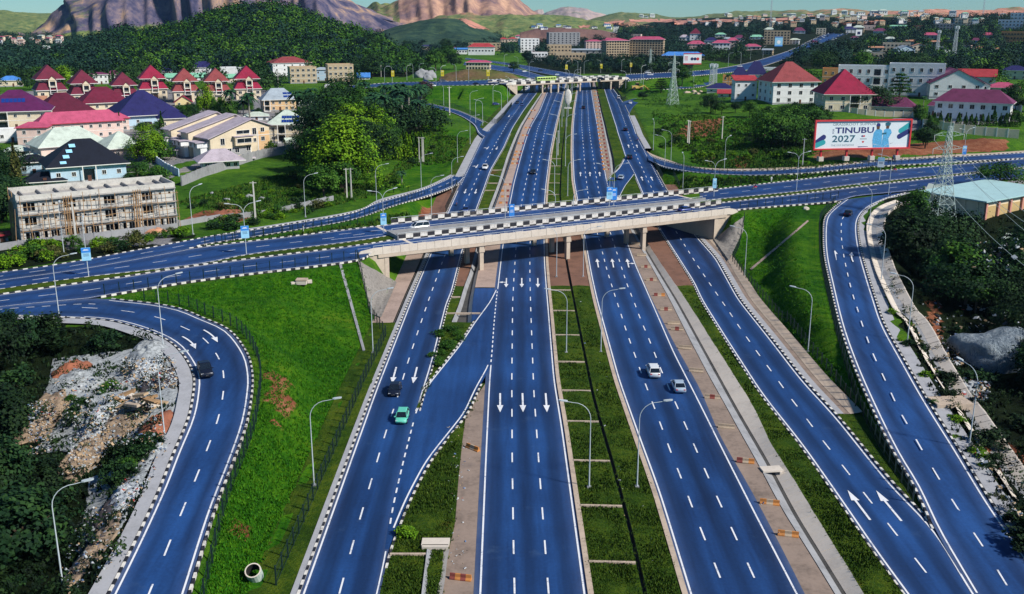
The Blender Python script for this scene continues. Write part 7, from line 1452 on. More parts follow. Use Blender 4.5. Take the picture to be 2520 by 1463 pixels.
for x, z, w, h in ((0.55,2.5,4.2,1.2),(0.74,2.5,1.3,2.2),(0.88,2.6,1.2,1.5),(0.88,1.6,1.2,1.4),(0.74,1.5,1.0,1.3),(0.2,1.6,1.3,2.2),(0.3,0.55,1.3,1.5),(0.43,0.55,1.4,1.7),(0.62,0.62,1.4,1.6),(0.10,0.5,1.2,1.4)): window(apt, La*x,-0.04, fz*z, w*1.3, h*1.15)
for y in (10.3,17.2,24.2,31):
    for z in (1.6,4.6): window(apt,-3.2 if 11.5 < y < 18 else (0 if y < 11.5 else (-0.4 if y < 25 else -4.0)), y, z,1.5,1.8,-PI/2)
MB().box((La*0.73,-0.06, fz*2.02),(La*0.54,0.14,0.22), TRIMW).build('trim', apt)
MB().box((La*0.28,15, h1*1.02),(6,5,1.8), WCREAM).box((La*0.25,28, h1*1.02),(6,5,1.8), WCREAM).build('roof_terrace', apt)
# --- warehouse on the right
p0, p1 = PZ(2267,527,4.5), PZ(2416,554,4.5); fr = Frame(p0, p1); Lw = fr.L; wh_ = thing('warehouse', 'long cream warehouse with pale blue green sheet roof at the right edge', 'warehouse',(p0.x, p0.y,4.2), fr.rz); dw = depth(p1); hw_ = 60*dw/F; Dw = 30.0
for d in (5,15,25,35): FOOT.append((p0.x+fr.e.x*Lw*0.5+fr.n.x*d, p0.y+fr.e.y*Lw*0.5+fr.n.y*d,12))
MB().box((Lw/2, Dw/2, hw_/2-1),(Lw, Dw, hw_+2), WCREAM).build('wall', wh_)
m = MB(); m.loft([[(-1.0,-1.0, hw_+0.01),(Lw+1.2,-1.0, hw_+0.01),(Lw+1.2, Dw+1, hw_+0.3),(-1.0, Dw+1, hw_+0.5)],[(-1.0,-1.0, hw_+0.35),(Lw+1.2,-1.0, hw_+0.35),(Lw+1.2, Dw+1, hw_+0.65),(-1.0, Dw+1, hw_+0.85)]], mk_roof('sheet',(0.38,0.58,0.60,1),0.5,2.0,0.12)); m.build('roof', wh_)
for k in range(4): MB().box((Lw+0.05,3+k*5.5, hw_*0.42),(0.3,4.3, hw_*0.72), M('roller_door',(0.50,0.36,0.16,1),0.7,0.2,0.5)).build('roller_door', wh_); MB().box((Lw+0.25,0.6+k*5.5, hw_*0.48),(0.6,0.7, hw_*0.96), M('pillar_pink',(0.55,0.25,0.20,1),0.8,0.1,1)).build('pillar', wh_)
for k in range(5): MB().box((Lw*(k+0.5)/5,-0.15, hw_/2),(0.4,0.3, hw_), WCREAM).build('pilaster', wh_)
MB().box((-0.8,1.5, hw_*0.6),(0.5,0.5, hw_*1.2), BARKP).box((-2.2,0, hw_*0.55),(2.6,0.3,0.3), BARKP).build('gantry', wh_)
Hn(2342,492,118,12, 'small white building with peaked pale roof behind the pylon', WWHITE, RPALE,16, kind='gable', rot=-16, floors=1, cols=3, dep=0.4, far=False); Hn(2440,490,70,8, 'low shed with blue solar panels behind the warehouse', WWHITE, RBLUE,3, kind='mono', floors=1, cols=3, dep=0.3)
Hn(2505,610,60,16, 'white roofed building half hidden by trees at the right edge', WWHITE, RPALE,6, kind='mono', floors=1, cols=3, dep=0.5, rot=-10)
# --- yard walls
def wall_run(pts, h, label, mat=CONCG, t=0.3, cap=TRIMW):
    P = hgt(resample([tuple(G(*p)) for p in pts], step=4.0)); o = Vector(P[len(P)//2]); r = thing('boundary_wall', label, 'wall', tuple(o))
    for k in range(len(P)-1):
        a, b = Vector(P[k])-o, Vector(P[k+1])-o; d = b-a; L = math.hypot(d.x, d.y); rz = math.atan2(d.y, d.x); hh = h+random.uniform(-.05, .05)
        MB().box(((a.x+b.x)/2,(a.y+b.y)/2,(a.z+b.z)/2+hh/2-0.4),(L-0.04, t, hh+0.8), mat, rz).build('wall_panel', r); MB().box((a.x, a.y, a.z+h/2),(0.42,0.42, h+0.4), cap, rz).build('pier', r)
wall_run([M1(1310,440), M1(1480,370), M1(1660,310), M1(1900,235), M1(2120,195)],3.2, 'weathered grey boundary wall between the yard and the grass lot', CONCG,0.3, CONCG); wall_run([M1(1120,270), M1(1200,330), M1(1290,372)],2.6, 'pale blue fence wall beside the yard of the apartment block', WBLUE); wall_run([M1(0,905), M1(170,880), M1(420,850), M1(700,825), M1(950,790), M1(1280,755)],1.6, 'low stained wall in front of the unfinished building', CONCG,0.3, CONCG); wall_run([M1(1290,730), M1(1500,695), M1(1850,660), M1(2110,610), M1(2400,545)],1.4, 'broken low grey wall at the back of the ramp', CONCG,0.4, CONCG)
wall_run([T3(1195,800), T3(1340,825), T3(1700,845), T3(1780,850)],2.6, 'cream compound wall below the crimson pyramid roof', WCREAM); wall_run([T3(1790,920), T3(1980,945), T3(2200,975), T3(2480,1000)],3.4, 'stained cream retaining wall below the clipped cypresses', WCREAM); wall_run([T3(2410,770), T3(2500,810)],3.0, 'white wall right of the long white house', WWHITE); wall_run([T2(215,950), T2(300,935), T2(390,900)],4.0, 'pale wall behind the conical hedge', WGREY,0.3, TRIMW); wall_run([T3(1785,990), T3(1800,900), T3(1770,860)],2.0, 'white fence wall running down beside the billboard', WWHITE)
Hn(8,595,22,14, 'small dark red shed at the left edge', WBRICK, RRED,4, kind='mono', floors=1, cols=1, cat='shed', name='shed')
# carport
p = G(*M1(1180,235)); r = thing('carport', 'grey flat carport roof beside the yard fence', 'carport', tuple(p),0.12); MB().box((0,2,2.7),(11,6,0.15), RLIL).build('roof', r)
for x in (-5,0,5): MB().cyl((x,-0.5,0),(x,-0.5,2.65),0.08,0.08, STEEL,6).build('post', r)
p = G(*M1(1085,240)); r = thing('water_tower', 'black water tank on a steel stand beside the small pyramid house', 'water tank', tuple(p))
m = MB()
for x in (-1.2,1.2):
    for y in (-1.2,1.2): m.cyl((x, y,0),(x, y,11),0.12,0.12, STEEL,4)
for z in (3,6,9): m.box((0,-1.2, z),(2.4,0.1,0.1), STEEL).box((0,1.2, z),(2.4,0.1,0.1), STEEL)
m.build('stand', r); MB().cyl((0,0,11),(0,0,13.6),1.4,1.4, BLACK,12).build('tank', r)
# ------------------------------------------------------------------ vegetation
def mk_leaf(name, dark, mid, light):
    t = NT('leaf_'+name); tn = t.attr('tone').outputs['Fac']; oi = t.n('ShaderNodeObjectInfo')
    f = t.math('ADD', t.math('MULTIPLY', tn,0.8), t.math('MULTIPLY', oi.outputs['Random'],0.2)); c = t.ramp(f,[(0.12, dark),(0.5, mid),(0.92, light)])
    m = t.fin(c,0.75,0, None, spec=0.15); return m
LEAF = {'deep': mk_leaf('deep',(0.002,0.007,0.004),(0.006,0.020,0.007),(0.020,0.046,0.010)), 'dark': mk_leaf('dark',(0.003,0.014,0.007),(0.010,0.036,0.012),(0.030,0.075,0.016)), 'mid': mk_leaf('mid',(0.006,0.030,0.006),(0.024,0.085,0.010),(0.08,0.18,0.016)), 'bright': mk_leaf('bright',(0.020,0.07,0.004),(0.09,0.21,0.006),(0.20,0.34,0.014)),  # deep: shade of the lower corners painted into the leaf colours
        'blue': mk_leaf('blue',(0.003,0.013,0.014),(0.007,0.030,0.024),(0.020,0.062,0.030)), 'olive': mk_leaf('olive',(0.02,0.03,0.008),(0.06,0.075,0.018),(0.14,0.14,0.04)), 'palm': mk_leaf('palm',(0.004,0.022,0.014),(0.012,0.055,0.026),(0.04,0.11,0.035)), 'wine': mk_leaf('wine',(0.02,0.006,0.012),(0.05,0.012,0.025),(0.09,0.03,0.04))}
def quads_mesh(name, C, S, mat, tone, up=0.5, r=None, aspect=1.0, cen=None):
    """leaf-sized faces at centres C with sizes S"""
    r = r or rng; n = len(C); N = r.normal(size=(n,3)); N[:,2] = np.abs(N[:,2])+up
    if cen is not None: O_ = C-cen; O_ /= np.linalg.norm(O_, axis=1)[:, None]+1e-6; N = r.normal(size=(n,3))*0.45+O_+np.array([0,0,0.25])
    N /= np.linalg.norm(N, axis=1)[:, None]
    A = np.cross(N, r.normal(size=(n,3))); A /= np.linalg.norm(A, axis=1)[:, None]; B = np.cross(N, A); S = np.broadcast_to(S,(n,))[:, None]
    V = np.stack([C-A*S*aspect-B*S*0.35, C+A*S*0.1-B*S*0.8, C+A*S*aspect+B*S*0.30, C-A*S*0.15+B*S*0.8],1).reshape(-1,3)
    return np_mesh(name, V, np.arange(n*4).reshape(n,4), None,[mat], None, {'tone': ('FLOAT', np.repeat(tone,4))})
def crown_points(H, R, r, nc, nl, base=0.30, shape='round', spread=1.0):
    """clump centres on an uneven crown, leaves gathered round each clump"""
    u = r.uniform(0,2*PI, nc); v = r.uniform(-0.55,1, nc); rad = r.uniform(0.55,1.05, nc); lob = 1+0.28*np.sin(u*3+r.uniform(0,6))+0.18*np.sin(u*5+r.uniform(0,6))
    ch = H*(1-base)/2; cz = H*base+ch; s = np.sqrt(np.clip(1-v*v,0,1))
    if shape == 'flat': s = s*1.0+0.25;
    C = np.stack([np.cos(u)*s*R*rad*lob, np.sin(u)*s*R*rad*lob, cz+v*ch*(0.75+0.25*rad)],1)
    if shape == 'weep': C[:,2] -= 0.25*H*(np.hypot(C[:,0], C[:,1])/R)**2*0.8
    t = r.uniform(0,1, nc); cs = R*0.30*spread*r.uniform(0.7,1.3, nc)
    L = C.repeat(nl,0)+r.normal(size=(nc*nl,3))*cs.repeat(nl)[:, None]*np.array([0.55,0.55,0.42 if shape != 'weep' else 0.85])
    tone = np.clip(t.repeat(nl)*0.62+r.uniform(0,0.38, nc*nl),0,1); return L, tone
def trunk(mb, H, R, r, top=0.55, tr=0.28, mat=BARK, limbs=5):
    mb.tube([(0,0,-0.6),(0.1,0.05, H*0.2),(0.0,-0.1, H*0.38),(0.15,0.1, H*top)],[tr*1.25, tr, tr*0.8, tr*0.4], mat,7)
    for k in range(limbs):
        a = 2*PI*k/limbs+r.uniform(-.4, .4); z = H*r.uniform(0.25,0.45); mb.tube([(0,0, z),(math.cos(a)*R*0.35, math.sin(a)*R*0.35, z+H*0.14),(math.cos(a)*R*0.7, math.sin(a)*R*0.7, z+H*0.26)],[tr*0.5, tr*0.3, tr*0.12], mat,5)
TP = {}
def tree_proto(kind, var=0):
    key = (kind, var)
    if key in TP: return TP[key]
    r = np.random.default_rng(100+var*7+len(kind)*13+ord(kind[0])); H = 10.0; mb = MB(); nm = {'palm': 'palm_tree', 'cypress': 'cypress_tree', 'cone': 'cypress_tree', 'shrub': 'shrub', 'banana': 'banana_plant'}.get(kind.split('_')[0], 'broadleaf_tree')
    root = thing(nm, 'tree', 'shrub' if nm == 'shrub' else ('plant' if kind == 'banana' else 'tree')); k0, leaf = (kind.split('_')+['mid'])[:2]
    if k0 in ('broad', 'wide', 'weep', 'layer', 'giant', 'gweep'):
        R = {'giant': 4.2, 'gweep': 3.7, 'broad': 4.2, 'wide': 5.6, 'weep': 3.6, 'layer': 4.6}[k0]
        if k0 == 'layer':
            Ls, Ts = [],[]
            for j in range(6):
                z = 3.0+j*1.25; rr = R*(1-0.13*j); u = r.uniform(0,2*PI,300); q = np.sqrt(r.uniform(0.02,1,300))*rr*(1+0.25*np.sin(u*4+j)); Ls.append(np.stack([np.cos(u)*q, np.sin(u)*q, z+r.normal(0,0.16,300)-0.04*q*q/rr],1)); Ts.append(np.clip(r.uniform(0, .5)+r.uniform(0, .5,300),0,1))
            L, tn = np.concatenate(Ls), np.concatenate(Ts)
        else: L, tn = crown_points(H, R, r,64 if k0 != 'weep' else 80,46,0.22 if k0 != 'weep' else 0.12, {'broad': 'round', 'wide': 'flat', 'weep': 'weep'}[k0]) if k0[0] != 'g' else crown_points(H, R, r,150,70,0.1, 'round' if k0 == 'giant' else 'weep',0.62)
        trunk(mb, H, R, r); cr = quads_mesh('crown', L, r.uniform(0.19,0.36, len(L))*(0.52 if k0[0] == 'g' else 1), LEAF[leaf], tn,0.5, r, cen=None if k0 == 'layer' else np.array([0,0,4.6]))
    elif k0 in ('cypress', 'cone'):
        n = 1100; z = r.uniform(0.02,1, n)**0.85; R = 1.15 if k0 == 'cypress' else 2.1; prof = (np.sin(np.clip(z*1.1+0.12,0,1)*PI)**0.6*0.75+0.25*(1-z)) if k0 == 'cypress' else (1.02-z)**0.75
        u = r.uniform(0,2*PI, n); q = R*prof*(0.75+0.3*r.uniform(0,1, n))*(1+0.16*np.sin(u*3+z*9)); L = np.stack([np.cos(u)*q, np.sin(u)*q,0.3+z*9.7],1); tn = np.clip(0.5+0.35*np.sin(u*3+z*9)+r.normal(0,0.22, n),0,1)
        mb.cyl((0,0,-0.5),(0,0,8),0.2,0.04, BARK,6); cr = quads_mesh('crown', L, r.uniform(0.2,0.36, n), LEAF[leaf], tn,0.2, r)
    elif k0 == 'palm':
        mb.tube([(0,0,-0.5),(0.08,0,3),(0.05,0.1,6),(0,0.05,8.1)],[0.26,0.22,0.19,0.14], BARKP,8); V, Q, T_n = [],[],[]; nf = 22
        for k in range(nf):
            a = 2*PI*k/nf+r.uniform(-.15, .15); el = r.uniform(-0.15,1.15); Lf = r.uniform(2.5,3.2); pts = []
            for j in range(7): s = j/6; pts.append(((s*Lf*math.cos(el*(1-0.3*s))),8.0+s*Lf*math.sin(el)-1.45*s*s*Lf*0.55))
            for j in range(6):
                for side in (-1,1):
                    w0, w1 = 0.46*math.sin(PI*(0.12+0.85*j/6)),0.46*math.sin(PI*(0.12+0.85*(j+0.7)/6)); b = len(V)
                    for (rr, z), w in ((pts[j],0),(pts[j+1],0),(pts[j+1], w1*1.2),(pts[j], w0)): V.append((math.cos(a)*rr-side*math.sin(a)*w, math.sin(a)*rr+side*math.cos(a)*w, z-w*0.5))
                    Q.append((b, b+1, b+2, b+3)); T_n += [r.uniform(0,1)]*4
        cr = np_mesh('crown', V, Q, None,[LEAF[leaf]], None, {'tone': ('FLOAT', T_n)})
    elif k0 == 'banana':
        mb.cyl((0,0,-0.3),(0,0,4),0.5,0.35, LEAF['mid'],8); V, Q, T_n = [],[],[]
        for k in range(9):
            a = 2*PI*k/9+r.uniform(-.2, .2); el = r.uniform(0.5,1.3); Lf = r.uniform(4.5,6.5)
            for j in range(5):
                b = len(V)
                for s, sd in ((j/5,-1),((j+1)/5,-1),((j+1)/5,1),(j/5,1)): w = 0.9*math.sin(PI*min(1,0.1+0.85*s)); rr = s*Lf*math.cos(el*(1-0.4*s)); z = 3.8+s*Lf*math.sin(el)-2.4*s*s; V.append((math.cos(a)*rr-sd*math.sin(a)*w, math.sin(a)*rr+sd*math.cos(a)*w, z))
                Q.append((b, b+1, b+2, b+3)); T_n += [r.uniform(0.2,1)]*4
        cr = np_mesh('crown', V, Q, None,[LEAF[leaf]], None, {'tone': ('FLOAT', T_n)})
    else:
        L, tn = crown_points(H,7.0, r,34,24,0.0, 'round',1.1); L[:,2] = np.abs(L[:,2]); mb.cyl((0,0,-1),(0,0,4),0.4,0.2, BARK,5); cr = quads_mesh('crown', L, r.uniform(0.5,1.0, len(L)), LEAF[leaf], tn,0.5, r)
    mb.build('trunk' if k0 != 'shrub' else 'stem', root); link('crown', cr, root); TP[key] = Proto(root); return TP[key]
def blocked(p, m=1.0):
    if in_cor(p[0], p[1]): return True
    j = min(len(GY)-1, int(np.searchsorted(GY, p[1]))); i = min(len(GX)-1, int(np.searchsorted(GX, p[0])))
    if best[j, i] < 1.2*m: return True
    return False
HB = [(f[0], f[1], f[2]) for f in FOOT]; HBx = np.array(HB)
HPX = np.array([to_px(f[0], f[1], HS(f[0], f[1])) + (f[2]*F/max(1, f[1]),) for f in FOOT])
def in_house(p, r=0.0): return bool((np.hypot(HBx[:,0]-p[0], HBx[:,1]-p[1]) < HBx[:,2]*1.02+r).any())
def hides_house(px, py, hpx): d = py-HPX[:,1]; return bool(((np.abs(px-HPX[:,0]) < HPX[:,2]*1.05) & (d > -2) & (d < hpx*0.85)).any())
NT_ = [0]
def plant(px, h, kind, label, group=None, wide=1.0, m=None):
    """base point in the picture, height in picture pixels (or metres when m)"""
    p = G(*px) if not isinstance(px, Vector) else px; hm = m if m else h*depth(p)/F; v = random.randrange(3); s = hm/10.0
    NT_[0] += 1; return tree_proto(kind, v).put((p.x, p.y, p.z-0.1), random.uniform(0,6.28), label, group,(s*wide, s*wide, s))
def scatter(poly, n, kinds, hm, label, group, wide=(0.9,1.25), guard=True, cat=None):
    P = np.array(poly); lo, hi = P.min(0), P.max(0); done = 0; tries = 0
    while done < n and tries < n*14:
        tries += 1; q = (random.uniform(lo[0], hi[0]), random.uniform(lo[1], hi[1]))
        if not inpoly(np.array([q[0]]), np.array([q[1]]), P)[0]: continue
        p = G(*q); h = random.uniform(*hm)
        if blocked(p) or in_house(p,1.0) or (guard and hides_house(q[0], q[1], h*F/depth(p))): continue
        plant(p, None, random.choice(kinds), label, group, random.uniform(*wide), m=h); done += 1
random.seed(21)
# --- singled-out trees and palms
for px, h, kd, lb, wd in [((842,462),172, 'gweep_bright', 'tall bright green drooping tree in front of the dark grove',1.25),((795,450),130, 'giant_mid', 'dark tree left of the tall bright drooping tree',1.2),((880,400),140, 'giant_bright', 'sunlit green tree at the head of the grove',1.3),((815,400),150, 'giant_dark', 'tall dark tree at the left rear of the grove',1.2),((935,372),90, 'giant_mid', 'tree between the grove and the hedge row',1.2),((770,425),95, 'giant_dark', 'dark tree at the left foot of the grove',1.3),((905,425),125, 'giant_dark', 'leafy tree behind the tall bright drooping tree',1.2),((365,398),88, 'gweep_bright', 'bright drooping tree beside the pink walled cube house',1.3),((392,396),66, 'weep_mid', 'greener drooping tree right of the bright one',1.2),((338,436),38, 'wide_mid', 'flat round tree in front of the black roofed house',1.5),((662,380),34, 'shrub_bright', 'pale leafy bush at the foot of the peach gable',0.8),
        ((160,212),46, 'weep_bright', 'bright tree between the two left maroon houses',1.2),((95,202),36, 'broad_mid', 'leafy tree behind the leftmost maroon house',1.4),((510,280),62, 'weep_bright', 'bright drooping tree before the brownish red roofs',0.9),((548,288),44, 'weep_bright', 'smaller bright tree right of the drooping one',0.9),((566,292),46, 'weep_mid', 'tree at the left edge of the palms',0.9),((528,284),40, 'weep_mid', 'tree between two brownish red roofed houses',0.8),
        ((2155,280),62, 'wide_dark', 'big round dark tree in front of the crimson pyramid roof',1.05),((2212,244),64, 'layer_mid', 'layered green tree in front of the white modern block',1.1),((2102,275),30, 'broad_dark', 'small dark tree against the cream house wall',1.1),((1990,238),46, 'broad_dark', 'dark tree right of the big white house',1.1),((2487,252),42, 'broad_dark', 'dark tree right of the long white house',1.2),((1627,228),34, 'layer_dark', 'broad layered dark tree right of the second bridge',1.6),((1678,214),52, 'broad_mid', 'ivy clad tree standing in the far loop',0.8),((1582,246),20, 'broad_dark', 'small round dark tree by the far side road',1.6),((2458,462),58, 'wide_mid', 'spreading tree overhanging the crossing road at the right edge',1.6),((1264,178),24, 'broad_dark', 'dark tree at the foot of the brown mound',1.4),((1045,228),26, 'broad_wine', 'wine red tree at the edge of the palm grove',1.6)]: plant(px, h, kd, lb, None, wd)
for k,(px, h) in enumerate([((570,292),82),((616,302),84),((733,300),88),((742,302),80),((755,301),78),((766,298),92),((600,300),60)]): plant(px, h, 'palm_palm',('palm left of the pair before the terrace', 'palm right of the pair before the terrace', 'first of four tall palms beside the peach house', 'second of four tall palms beside the peach house', 'third of four tall palms beside the peach house', 'tallest palm right of the peach house', 'shorter palm between two taller ones before the terrace')[k], None,1.05)
for k in range(17): plant((890+random.uniform(0,150),296+random.uniform(-26,22)), random.uniform(70,92), 'palm_palm', 'palm of the dense grove left of the far off ramp', 'palms of the dense grove',1.15)
for px, h, lb in [((1836,246),48, 'palm in front of the narrow white house'),((1792,216),38, 'palm in front of the orange building'),((2010,226),42, 'palm at the right corner of the big white house'),((2272,266),34, 'palm left of the long white house'),((2465,256),34, 'palm right of the long white house'),((1745,258),22, 'small palm at the edge of the right slope'),((2440,250),30, 'second palm right of the long white house'),((765,262),34, 'palm in front of the white modern house'),((850,262),30, 'palm beside the white modern house')]: plant(px, h, 'palm_palm', lb, None,1.1)
for k,(px, h) in enumerate([((297,328),52),((400,332),58),((424,308),34),((489,276),48),((412,340),32),((44,460),108),((233,197),26),((258,198),30),((268,197),26),((278,197),30),((298,197),28),((366,190),30),((347,196),24),((33,470),60)]): plant(px, h, 'cypress_olive' if k in (5,13) else 'cypress_mid',('slim cypress before the pink roofed building', 'slim cypress before the navy pyramid roof', 'short cypress at the right end of the navy roof', 'slim cypress before the crimson two tier house', 'short cypress beside the apartment drive', 'tall slim cypress at the left edge beside the black roofs', 'first cypress of the row behind the maroon houses', 'second cypress of the row behind the maroon houses', 'third cypress of the row behind the maroon houses', 'fourth cypress of the row behind the maroon houses', 'last cypress of the row behind the maroon houses', 'cypress behind the crimson roof', 'thin cypress behind the navy roof', 'shorter cypress left of the tall slim one')[k], None,1.0)
for k in range(16): plant((930+k*7.2,398+random.uniform(-3,3)-k*1.0), random.uniform(52,66), 'cone_bright' if k % 3 else 'cone_mid', f'conical tree of the hedge row above the left bank, {ORD[k]} from the left', 'conical hedge trees',0.95)
for k, x in enumerate([1830,1868,1912,1960,1985,2045,2095,2135,2168,2215,2255,2298,2345,2385,2425,2470]): plant(T3(x,912+4*math.sin(k)), random.uniform(30,40), 'cone_mid' if k % 2 else 'cypress_mid', f'clipped cypress before the long white house, {ORD[k]} from the left', 'clipped cypress row',1.25)
# --- groves
scatter([(780,330),(860,255),(930,300),(930,380),(880,430),(780,420)],16,['broad_dark', 'broad_mid', 'wide_dark'],(12,18), 'dense tree of the dark grove left of the off ramp', 'trees of the left grove', guard=False)
scatter([(760,420),(830,420),(870,470),(800,500)],8,['broad_mid', 'broad_dark'],(7,11), 'smaller tree at the lower edge of the dark grove', 'trees of the left grove edge', guard=False)
scatter([(1700,262),(1760,245),(1850,260),(1990,285),(2060,300),(2010,345),(1900,330),(1840,300),(1760,290)],22,['broad_dark', 'broad_mid', 'wide_dark', 'broad_blue'],(5,9.5), 'dense tree on the slope below the big white house', 'trees below the white house')
scatter([(1850,330),(1995,330),(2005,365),(1900,370)],12,['broad_dark', 'wide_mid'],(8,12), 'dark spreading tree left of the billboard', 'trees left of the billboard', guard=False)
scatter([(2240,330),(2290,310),(2300,370),(2250,380)],5,['broad_mid', 'broad_dark'],(5,8), 'small tree just right of the billboard', 'trees right of the billboard')
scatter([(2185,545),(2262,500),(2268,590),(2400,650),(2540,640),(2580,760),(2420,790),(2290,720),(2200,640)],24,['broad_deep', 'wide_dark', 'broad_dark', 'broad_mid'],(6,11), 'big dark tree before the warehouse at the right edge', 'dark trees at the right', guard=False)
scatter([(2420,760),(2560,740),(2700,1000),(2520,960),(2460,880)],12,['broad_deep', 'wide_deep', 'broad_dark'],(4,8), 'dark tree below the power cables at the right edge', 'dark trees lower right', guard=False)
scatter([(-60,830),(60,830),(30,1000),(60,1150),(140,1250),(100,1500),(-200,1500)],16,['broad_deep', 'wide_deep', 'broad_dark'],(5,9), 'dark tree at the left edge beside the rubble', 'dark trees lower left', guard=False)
scatter([(0,150),(640,130),(940,120),(1100,150),(1130,190),(900,200),(560,178),(250,190),(0,210)],36,['broad_dark', 'broad_blue', 'broad_mid', 'wide_dark'],(9,16), 'tree of the belt between the houses and the wooded hill', 'trees between the houses and the hill')
scatter([(860,120),(1130,120),(1150,170),(1080,196),(900,200)],24,['broad_dark', 'broad_blue', 'broad_mid'],(13,20), 'tall tree of the wood left of the brown mound', 'trees left of the brown mound', guard=False)
scatter([(1290,180),(1560,172),(1680,165),(1800,150),(1680,145),(1540,150),(1300,150)],22,['broad_dark', 'broad_blue', 'wide_dark'],(8,13), 'tree of the belt behind the second bridge', 'trees behind the second bridge')
scatter([(1840,200),(2050,130),(2300,170),(2500,150),(2560,210),(2300,225),(2060,200),(1950,190)],24,['broad_dark', 'broad_blue', 'wide_dark', 'broad_mid'],(10,17), 'tree of the wood behind the white modern block', 'trees behind the white block')
scatter([(400,300),(640,300),(720,330),(780,300),(640,270),(420,280)],16,['broad_mid', 'broad_dark'],(4,8), 'garden tree among the houses', 'garden trees on the left')
scatter([(210,300),(480,270),(500,330),(400,345),(220,330)],16,['broad_dark', 'broad_mid'],(4,8), 'garden tree between the navy roof and its neighbours', 'garden trees by the navy roof')
scatter([(20,360),(400,380),(420,470),(20,470)],12,['broad_mid', 'shrub_mid', 'broad_dark'],(3,5), 'small garden tree among the pale houses', 'garden trees by the pale houses')
scatter([(-60,300),(30,330),(30,600),(-60,620)],10,['broad_dark', 'wide_dark'],(7,12), 'dark tree at the far left edge beside the houses', 'dark trees at the left edge')
scatter([(2050,285),(2560,270),(2560,310),(2260,330)],10,['broad_mid', 'broad_dark'],(4,7), 'garden tree among the right villas', 'garden trees on the right')
# --- shrubs
sh = ['shrub_mid', 'shrub_dark', 'shrub_bright', 'shrub_olive']
scatter(M1((0,940),(280,870),(560,870),(900,800),(1300,740),(1400,790),(900,905),(500,975),(0,1040)),52, sh,(1.2,2.6), 'shrub of the rough hedge in front of the unfinished building', 'hedge shrubs before the unfinished building',(1,1.4), False)
scatter(M1((1550,700),(2150,600),(2500,560),(2510,620),(2000,700),(1600,770)),24, sh,(1.0,2.4), 'shrub along the broken wall behind the left ramp', 'shrubs behind the left ramp',(1,1.4), False)
scatter([(470,510),(760,430),(960,440),(1090,330),(1150,350),(1000,460),(700,540),(500,570)],38, sh,(0.8,2.2), 'shrub on the wild grass lot behind the left ramp', 'shrubs on the left grass lot',(1,1.5), False)
scatter([(1600,300),(1740,290),(1990,380),(2000,400),(1800,405),(1620,370)],38, sh,(0.8,2.4), 'shrub on the green slope left of the billboard', 'shrubs on the right slope',(1,1.5), False)
scatter([(2200,490),(2270,480),(2180,620),(2250,800),(2330,960),(2420,1120),(2520,1280),(2560,1500),(2480,1350),(2380,1150),(2300,1010),(2220,860),(2165,700)],34, sh,(0.4,1.1), 'shrub along the concrete drain at the right', 'shrubs along the right drain',(1,1.5), False)
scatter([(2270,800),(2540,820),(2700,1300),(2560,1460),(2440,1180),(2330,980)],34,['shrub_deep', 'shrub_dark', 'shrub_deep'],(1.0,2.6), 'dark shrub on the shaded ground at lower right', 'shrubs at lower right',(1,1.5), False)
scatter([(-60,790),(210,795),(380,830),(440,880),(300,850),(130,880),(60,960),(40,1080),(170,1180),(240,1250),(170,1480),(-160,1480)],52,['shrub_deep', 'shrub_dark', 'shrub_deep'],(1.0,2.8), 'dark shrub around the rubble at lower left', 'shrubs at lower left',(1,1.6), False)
scatter(B1((520,800),(780,690),(830,740),(700,870),(560,960)),9,['shrub_dark', 'shrub_mid'],(1.0,2.0), 'shrub on the dark patch between the rubble heaps', 'shrubs between the rubble heaps',(1,1.5), False)
scatter(B1((330,480),(560,430),(590,470),(360,580)),7,['shrub_dark', 'shrub_mid'],(0.7,1.3), 'low shrub on the rubble below the broken slabs', 'shrubs on the rubble',(1,1.5), False)
def on_cor(pts, h, kd, lb, grp):
    for px in pts: p = PB(*px); plant(p, None, kd, lb, grp, random.uniform(1,1.5), m=random.uniform(*h))
on_cor([B2(random.uniform(490,640), random.uniform(150,230)) for _ in range(10)] + [B2(random.uniform(470,560), random.uniform(230,330)) for _ in range(8)],(0.6,1.1), 'shrub_mid', 'low shrub on the grass wedge beside the slip road', 'shrubs on the upper wedge')
on_cor([B2(340+random.uniform(-20,20),1180+random.uniform(-20,20)) for _ in range(2)],(0.9,1.2), 'shrub_bright', 'leafy weed clump on the lower grass wedge', 'weeds on the lower wedge'); on_cor([B2(1000+random.uniform(100,300), random.uniform(500,1300)) for _ in range(0)],(0.5,0.7), 'shrub_mid', '', '')
for px in (M2(360,470), M2(420,480), M2(315,490), M2(40,400), M2(385,455)): plant(px,24, 'banana_bright', 'banana plant on the bank above the left ramp', 'banana plants',0.9)
for px, lb in ((M2(375,430), 'squat fan palm on the bank above the left ramp'),(M2(180,400), 'small palm beside the fan palm')): plant(px,40, 'palm_palm', lb, None,1.6)
